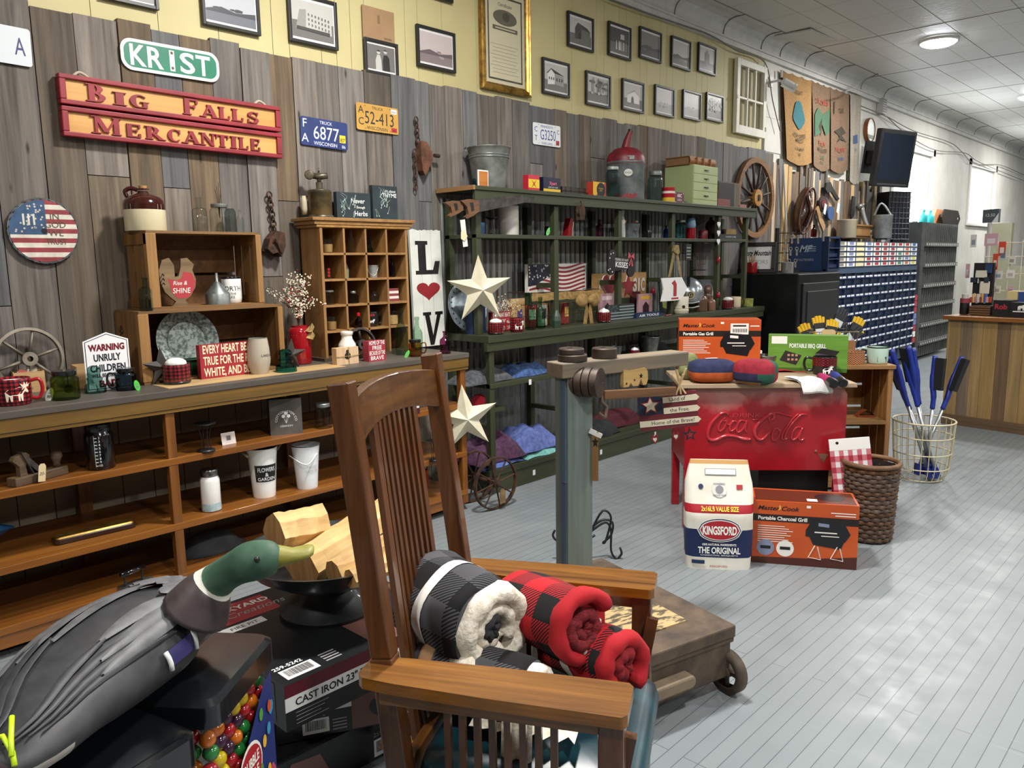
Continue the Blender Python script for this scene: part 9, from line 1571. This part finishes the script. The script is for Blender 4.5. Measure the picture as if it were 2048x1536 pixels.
fx=lambda u,z,o=.0:(u,-sg*o,z); m=M()
def lp(pts,mi,o): m.add([fx(S*u,z,o) for u,z in pts],[tuple(range(len(pts)))],mi)
lp([(.14,.0),(.97,.0),(.97,.235),(.82,.228),(.5,.165),(.2,.07)],0,.001); ov=lambda cx,cz,rx,rz:[(cx+rx*math.cos(2*PI*i/22),cz+rz*math.sin(2*PI*i/22)) for i in range(22)]
lp(ov(.50,.115,.21,.046),2,.0016); lp(ov(.50,.115,.19,.040),1,.0022)
V,F=text_mesh('DUBBLE\nBUBBLE',.03,0); x0=min(p[0] for p in V);x1=max(p[0] for p in V);y0=min(p[1] for p in V);y1=max(p[1] for p in V); m.add([fx(S*(.36+.28*(p[0]-x0)/(x1-x0)),.093+.044*(p[1]-y0)/(y1-y0),.0028) for p in V],F,2)
q=random.Random(4)
for i in range(16): u=q.uniform(.66,.95); lp(ov(u,.02+.2*q.random()*(.6+u*.4),.035,.011),3+i%5,.0016+.0002*i)
part('label',m,[flat('23306a',.35),flat('a01e2a',.4),flat('e2ddd2',.5),flat('d8a82c',.4),flat('b84a20',.4),flat('4a8a3a',.4),flat('3a8ab0',.4),flat('c04a6a',.4)],t,norm=False)
TM=Matrix.Translation(t.location)@Matrix.Rotation(gz,4,'Z'); GC=(('yellow','e0c010'),('orange','e07414'),('red','a81522'),('purple','3f1a3a'),('green','1f7a34')); gm=None; n=0
zn=('near the tub bottom','in the lower part','halfway up the tub','in the upper part','just under the black lid'); bm0=M(); bm0.ball((0,0,0),.0128,0,14); gme={}
for lay in (0,1):
    for r_ in range(9):
        for k in range(7):
            if lay==1 and k==0: continue
            nm,c=GC[(k*3+r_*2+(r_*k)%3+lay)%5]
            if c not in gme: gme[c]=bm0.mesh('gumball',flat(c,.15,coat=.5),True)
            z=.02+.0258*r_; u=.02+(S-.04)*k/6+.003*((r_%2)*2-1)
            p=TM@Vector(GB(u,.021,z) if lay==0 else GB(.021,.02+(S-.04)*k/6,z)); o=bpy.data.objects.new('gumball',gme[c]); COL.objects.link(o); o.location=p
            tag(o,'%s gumball %s, %s'%(nm,zn[r_//2],'behind the printed label side' if lay==0 else 'on the side away from the label'),'gumball','gumballs in the clear tub')
# dark tub beside it and a low stand that carries both
p=onz(205,1515,.83); m=M(); m.loft([[(x,y,z) for x,y in rrect(-.13-e,.12+e,-.11-e,.11+e,.02)] for e,z in ((-.01,.55),(-.01,.79),(.004,.792),(.004,.835),(-.003,.84))]); one('black_tub',m,flat('0e1216',.22,coat=.3),'black lidded tub under the duck decoy tail beside the gumball tub','tub',(near.x-.05,near.y-.18,0),.25,smooth=30)
m=M(); m.box(-.2,.06,-.28,.16,.50,.55); [m.box(x,x+.04,y,y+.04,0,.5) for x in (-.19,.01) for y in (-.27,.11)]; one('display_stand',m,flat('141414',.6),'low black stand carrying the gumball tub and the black tub','stand',(near.x-.05,near.y,0),.1)
# duck decoy
DG=mott('1f2024','303135',30,.55); DW=mott('4a4b4d','636466',26,.55); DBR=mott('33292a','4d4142',18,.55); t=T('duck_decoy','dark grey mallard drake decoy with green head lying on the black tub lids','duck decoy',(0,0,0))
C_=[(onz(-25,1545,.925),.035,.02),(onz(45,1490,.925),.06,.032),(onz(98,1420,.918),.088,.048),(onz(168,1356,.912),.103,.06),(onz(244,1298,.91),.108,.066),(onz(312,1262,.91),.098,.066),(onz(374,1238,.912),.075,.058),(onz(418,1226,.915),.038,.036),(onz(432,1217,.915),.012,.012)]
sp=spline([c[0] for c in C_],4); W2=spline([(c[1],c[2],0) for c in C_],4); rings=[];FR=[]
for i,p in enumerate(sp):
    d=(sp[min(i+1,len(sp)-1)]-sp[max(i-1,0)]); d.z=0; d.normalize(); sd=Vector((d.y,-d.x,0)); w_,h_=W2[i].x,W2[i].y; FR.append((p,sd,d,w_,h_)); rings.append([p+sd*(w_*math.cos(a))+Vector((0,0,1))*(h_*math.sin(a)*(1 if math.sin(a)>0 else .9)) for a in [2*PI*j/28 for j in range(28)]])
m=M(); m.loft(rings); n_=len(rings)
for fi,f in enumerate(m.f): 
    i=fi//28; m.mi[fi]=2 if i>n_*.74 else (1 if i<4 and fi%28>13 else 0)
part('body',m,[DG,mott('8a8680','b5b0a6',20,.6),DBR],t,True)
neck=[onz(392,1222,.955),onz(414,1185,.985),onz(436,1160,1.005),onz(468,1138,1.03),onz(505,1122,1.045),onz(543,1116,1.053),onz(558,1116,1.052)]; NR=[.052,.040,.028,.026,.030,.025,.014]
P=spline(neck,4); R_=[v.x for v in spline([(r,0,0) for r in NR],4)]; m=M(); m.tube(P,R_,0,20); 
for fi in range(len(m.f)): i=fi//20; m.mi[fi]=0 if i<6 else (1 if i<8 else 2)
part('head',m,[DBR,flat('d9d6cc',.5),mott('2c4a38','466a54',14,.6)],t,True)
b0=neck[5]; b1=onz(628,1094,1.062); m=M(); d=(b1-b0); sd=Vector((d.y,-d.x,0)).normalized(); m.loft([[b0+d*k+sd*(w_*math.cos(a))+Vector((0,0,h_*math.sin(a)+dz)) for a in [2*PI*j/16 for j in range(16)]] for k,w_,h_,dz in ((-.05,.018,.018,0),(.15,.02,.017,0),(.5,.02,.010,-.004),(.85,.022,.008,-.004),(.97,.015,.006,-.003),(1.0,.004,.003,-.002))]); part('bill',m,mott('6f6a1e','8f8a34',12,.5),t,True)
m=M(); e=P[17]; [m.ball((e+sd*(s*.031)+Vector((0,0,.012))),.0045,0,8) for s in (-1,)]; m.ball(e+sd*.031+Vector((0,0,.012)),.0045,0,8); part('eyes',m,BLK,t,True)
def surf(u,a,o=.0):
    i=u*(len(FR)-1); k=min(int(i),len(FR)-2); f=i-k; (p,s,d,w_,h_),(p2,s2,d2,w2,h2)=FR[k],FR[k+1]; return p.lerp(p2,f)+s.lerp(s2,f)*((w_*(1-f)+w2*f+o)*math.cos(a))+Vector((0,0,(h_*(1-f)+h2*f+o)*math.sin(a)))
def feather(u0,u1,a0,a1,wd,mi,m,o):
    n=8; L=[];R2=[];Cn=[]
    for i in range(n+1): f=i/n; k=wd*math.sin(PI*min(max(f*.94+.03,0),1))**.6; u=u0+(u1-u0)*f; a=a0+(a1-a0)*f; L.append(surf(u,a-k,o)); R2.append(surf(u,a+k,o)); Cn.append(surf(u,a,o+.0035))
    m.loft([L,Cn,R2],mi,False,False)
m=M(); q=random.Random(8)
for s in (1,-1):
    A=lambda a:PI/2-s*(PI/2-a) 
    for k,(u0,u1,a0,a1,wd) in enumerate(((.72,.36,1.15,1.25,.13),(.70,.30,.95,1.0,.12),(.66,.26,.72,.8,.12))): feather(u0,u1,A(a0),A(a1),wd,1,m,.003+.001*k); 
    for r_ in range(3):
        for k in range(5-r_): feather(.82-.045*r_-.008*k,.72-.045*r_-.008*k,A(.65+.24*k+.1*r_),A(.65+.24*k+.1*r_),.13,1,m,.007+.001*r_)
    for k in range(4): feather(.52-.05*k,.10-.02*k,A(.55+.22*k),A(.9+.14*k),.08,0,m,.002+.0008*k)
part('feathers',m,[DG,DW],t,True,norm=False)
m=M(); g=[[surf(u,a,.004) for a in (.02,.14,.26,.36)] for u in (.62,.57,.52,.47,.43)]; m.loft(g,0,False,False); [m.tube([surf(u,a,.007) for a in (-.02,.12,.25,.38)],.0035,1,6) for u in (.63,.42)]; part('wing_patch',m,[flat('25235a',.5),WHI],t,True,norm=False,label='purple wing patch between white bars')
m=M(); m.tube([surf(.04,1.9,.006),surf(.05,1.4,.012),surf(.03,.9,.008),surf(.0,.5,.01)],.003,0,6); m.tube([surf(.09,1.5,.02),surf(.05,1.2,.012),surf(.01,.8,.012)],.003,0,6); part('zip_tie',m,flat('b8d41c',.4),t,True,label='bright yellow-green plastic tie'); m=M(); c=surf(.84,1.3,.012); m.box(-.012,.012,-.007,.007,0,.001,0,Matrix.Translation(c)@Matrix.Rotation(-.35,4,'Z')); part('price_tag',m,WHI,t)
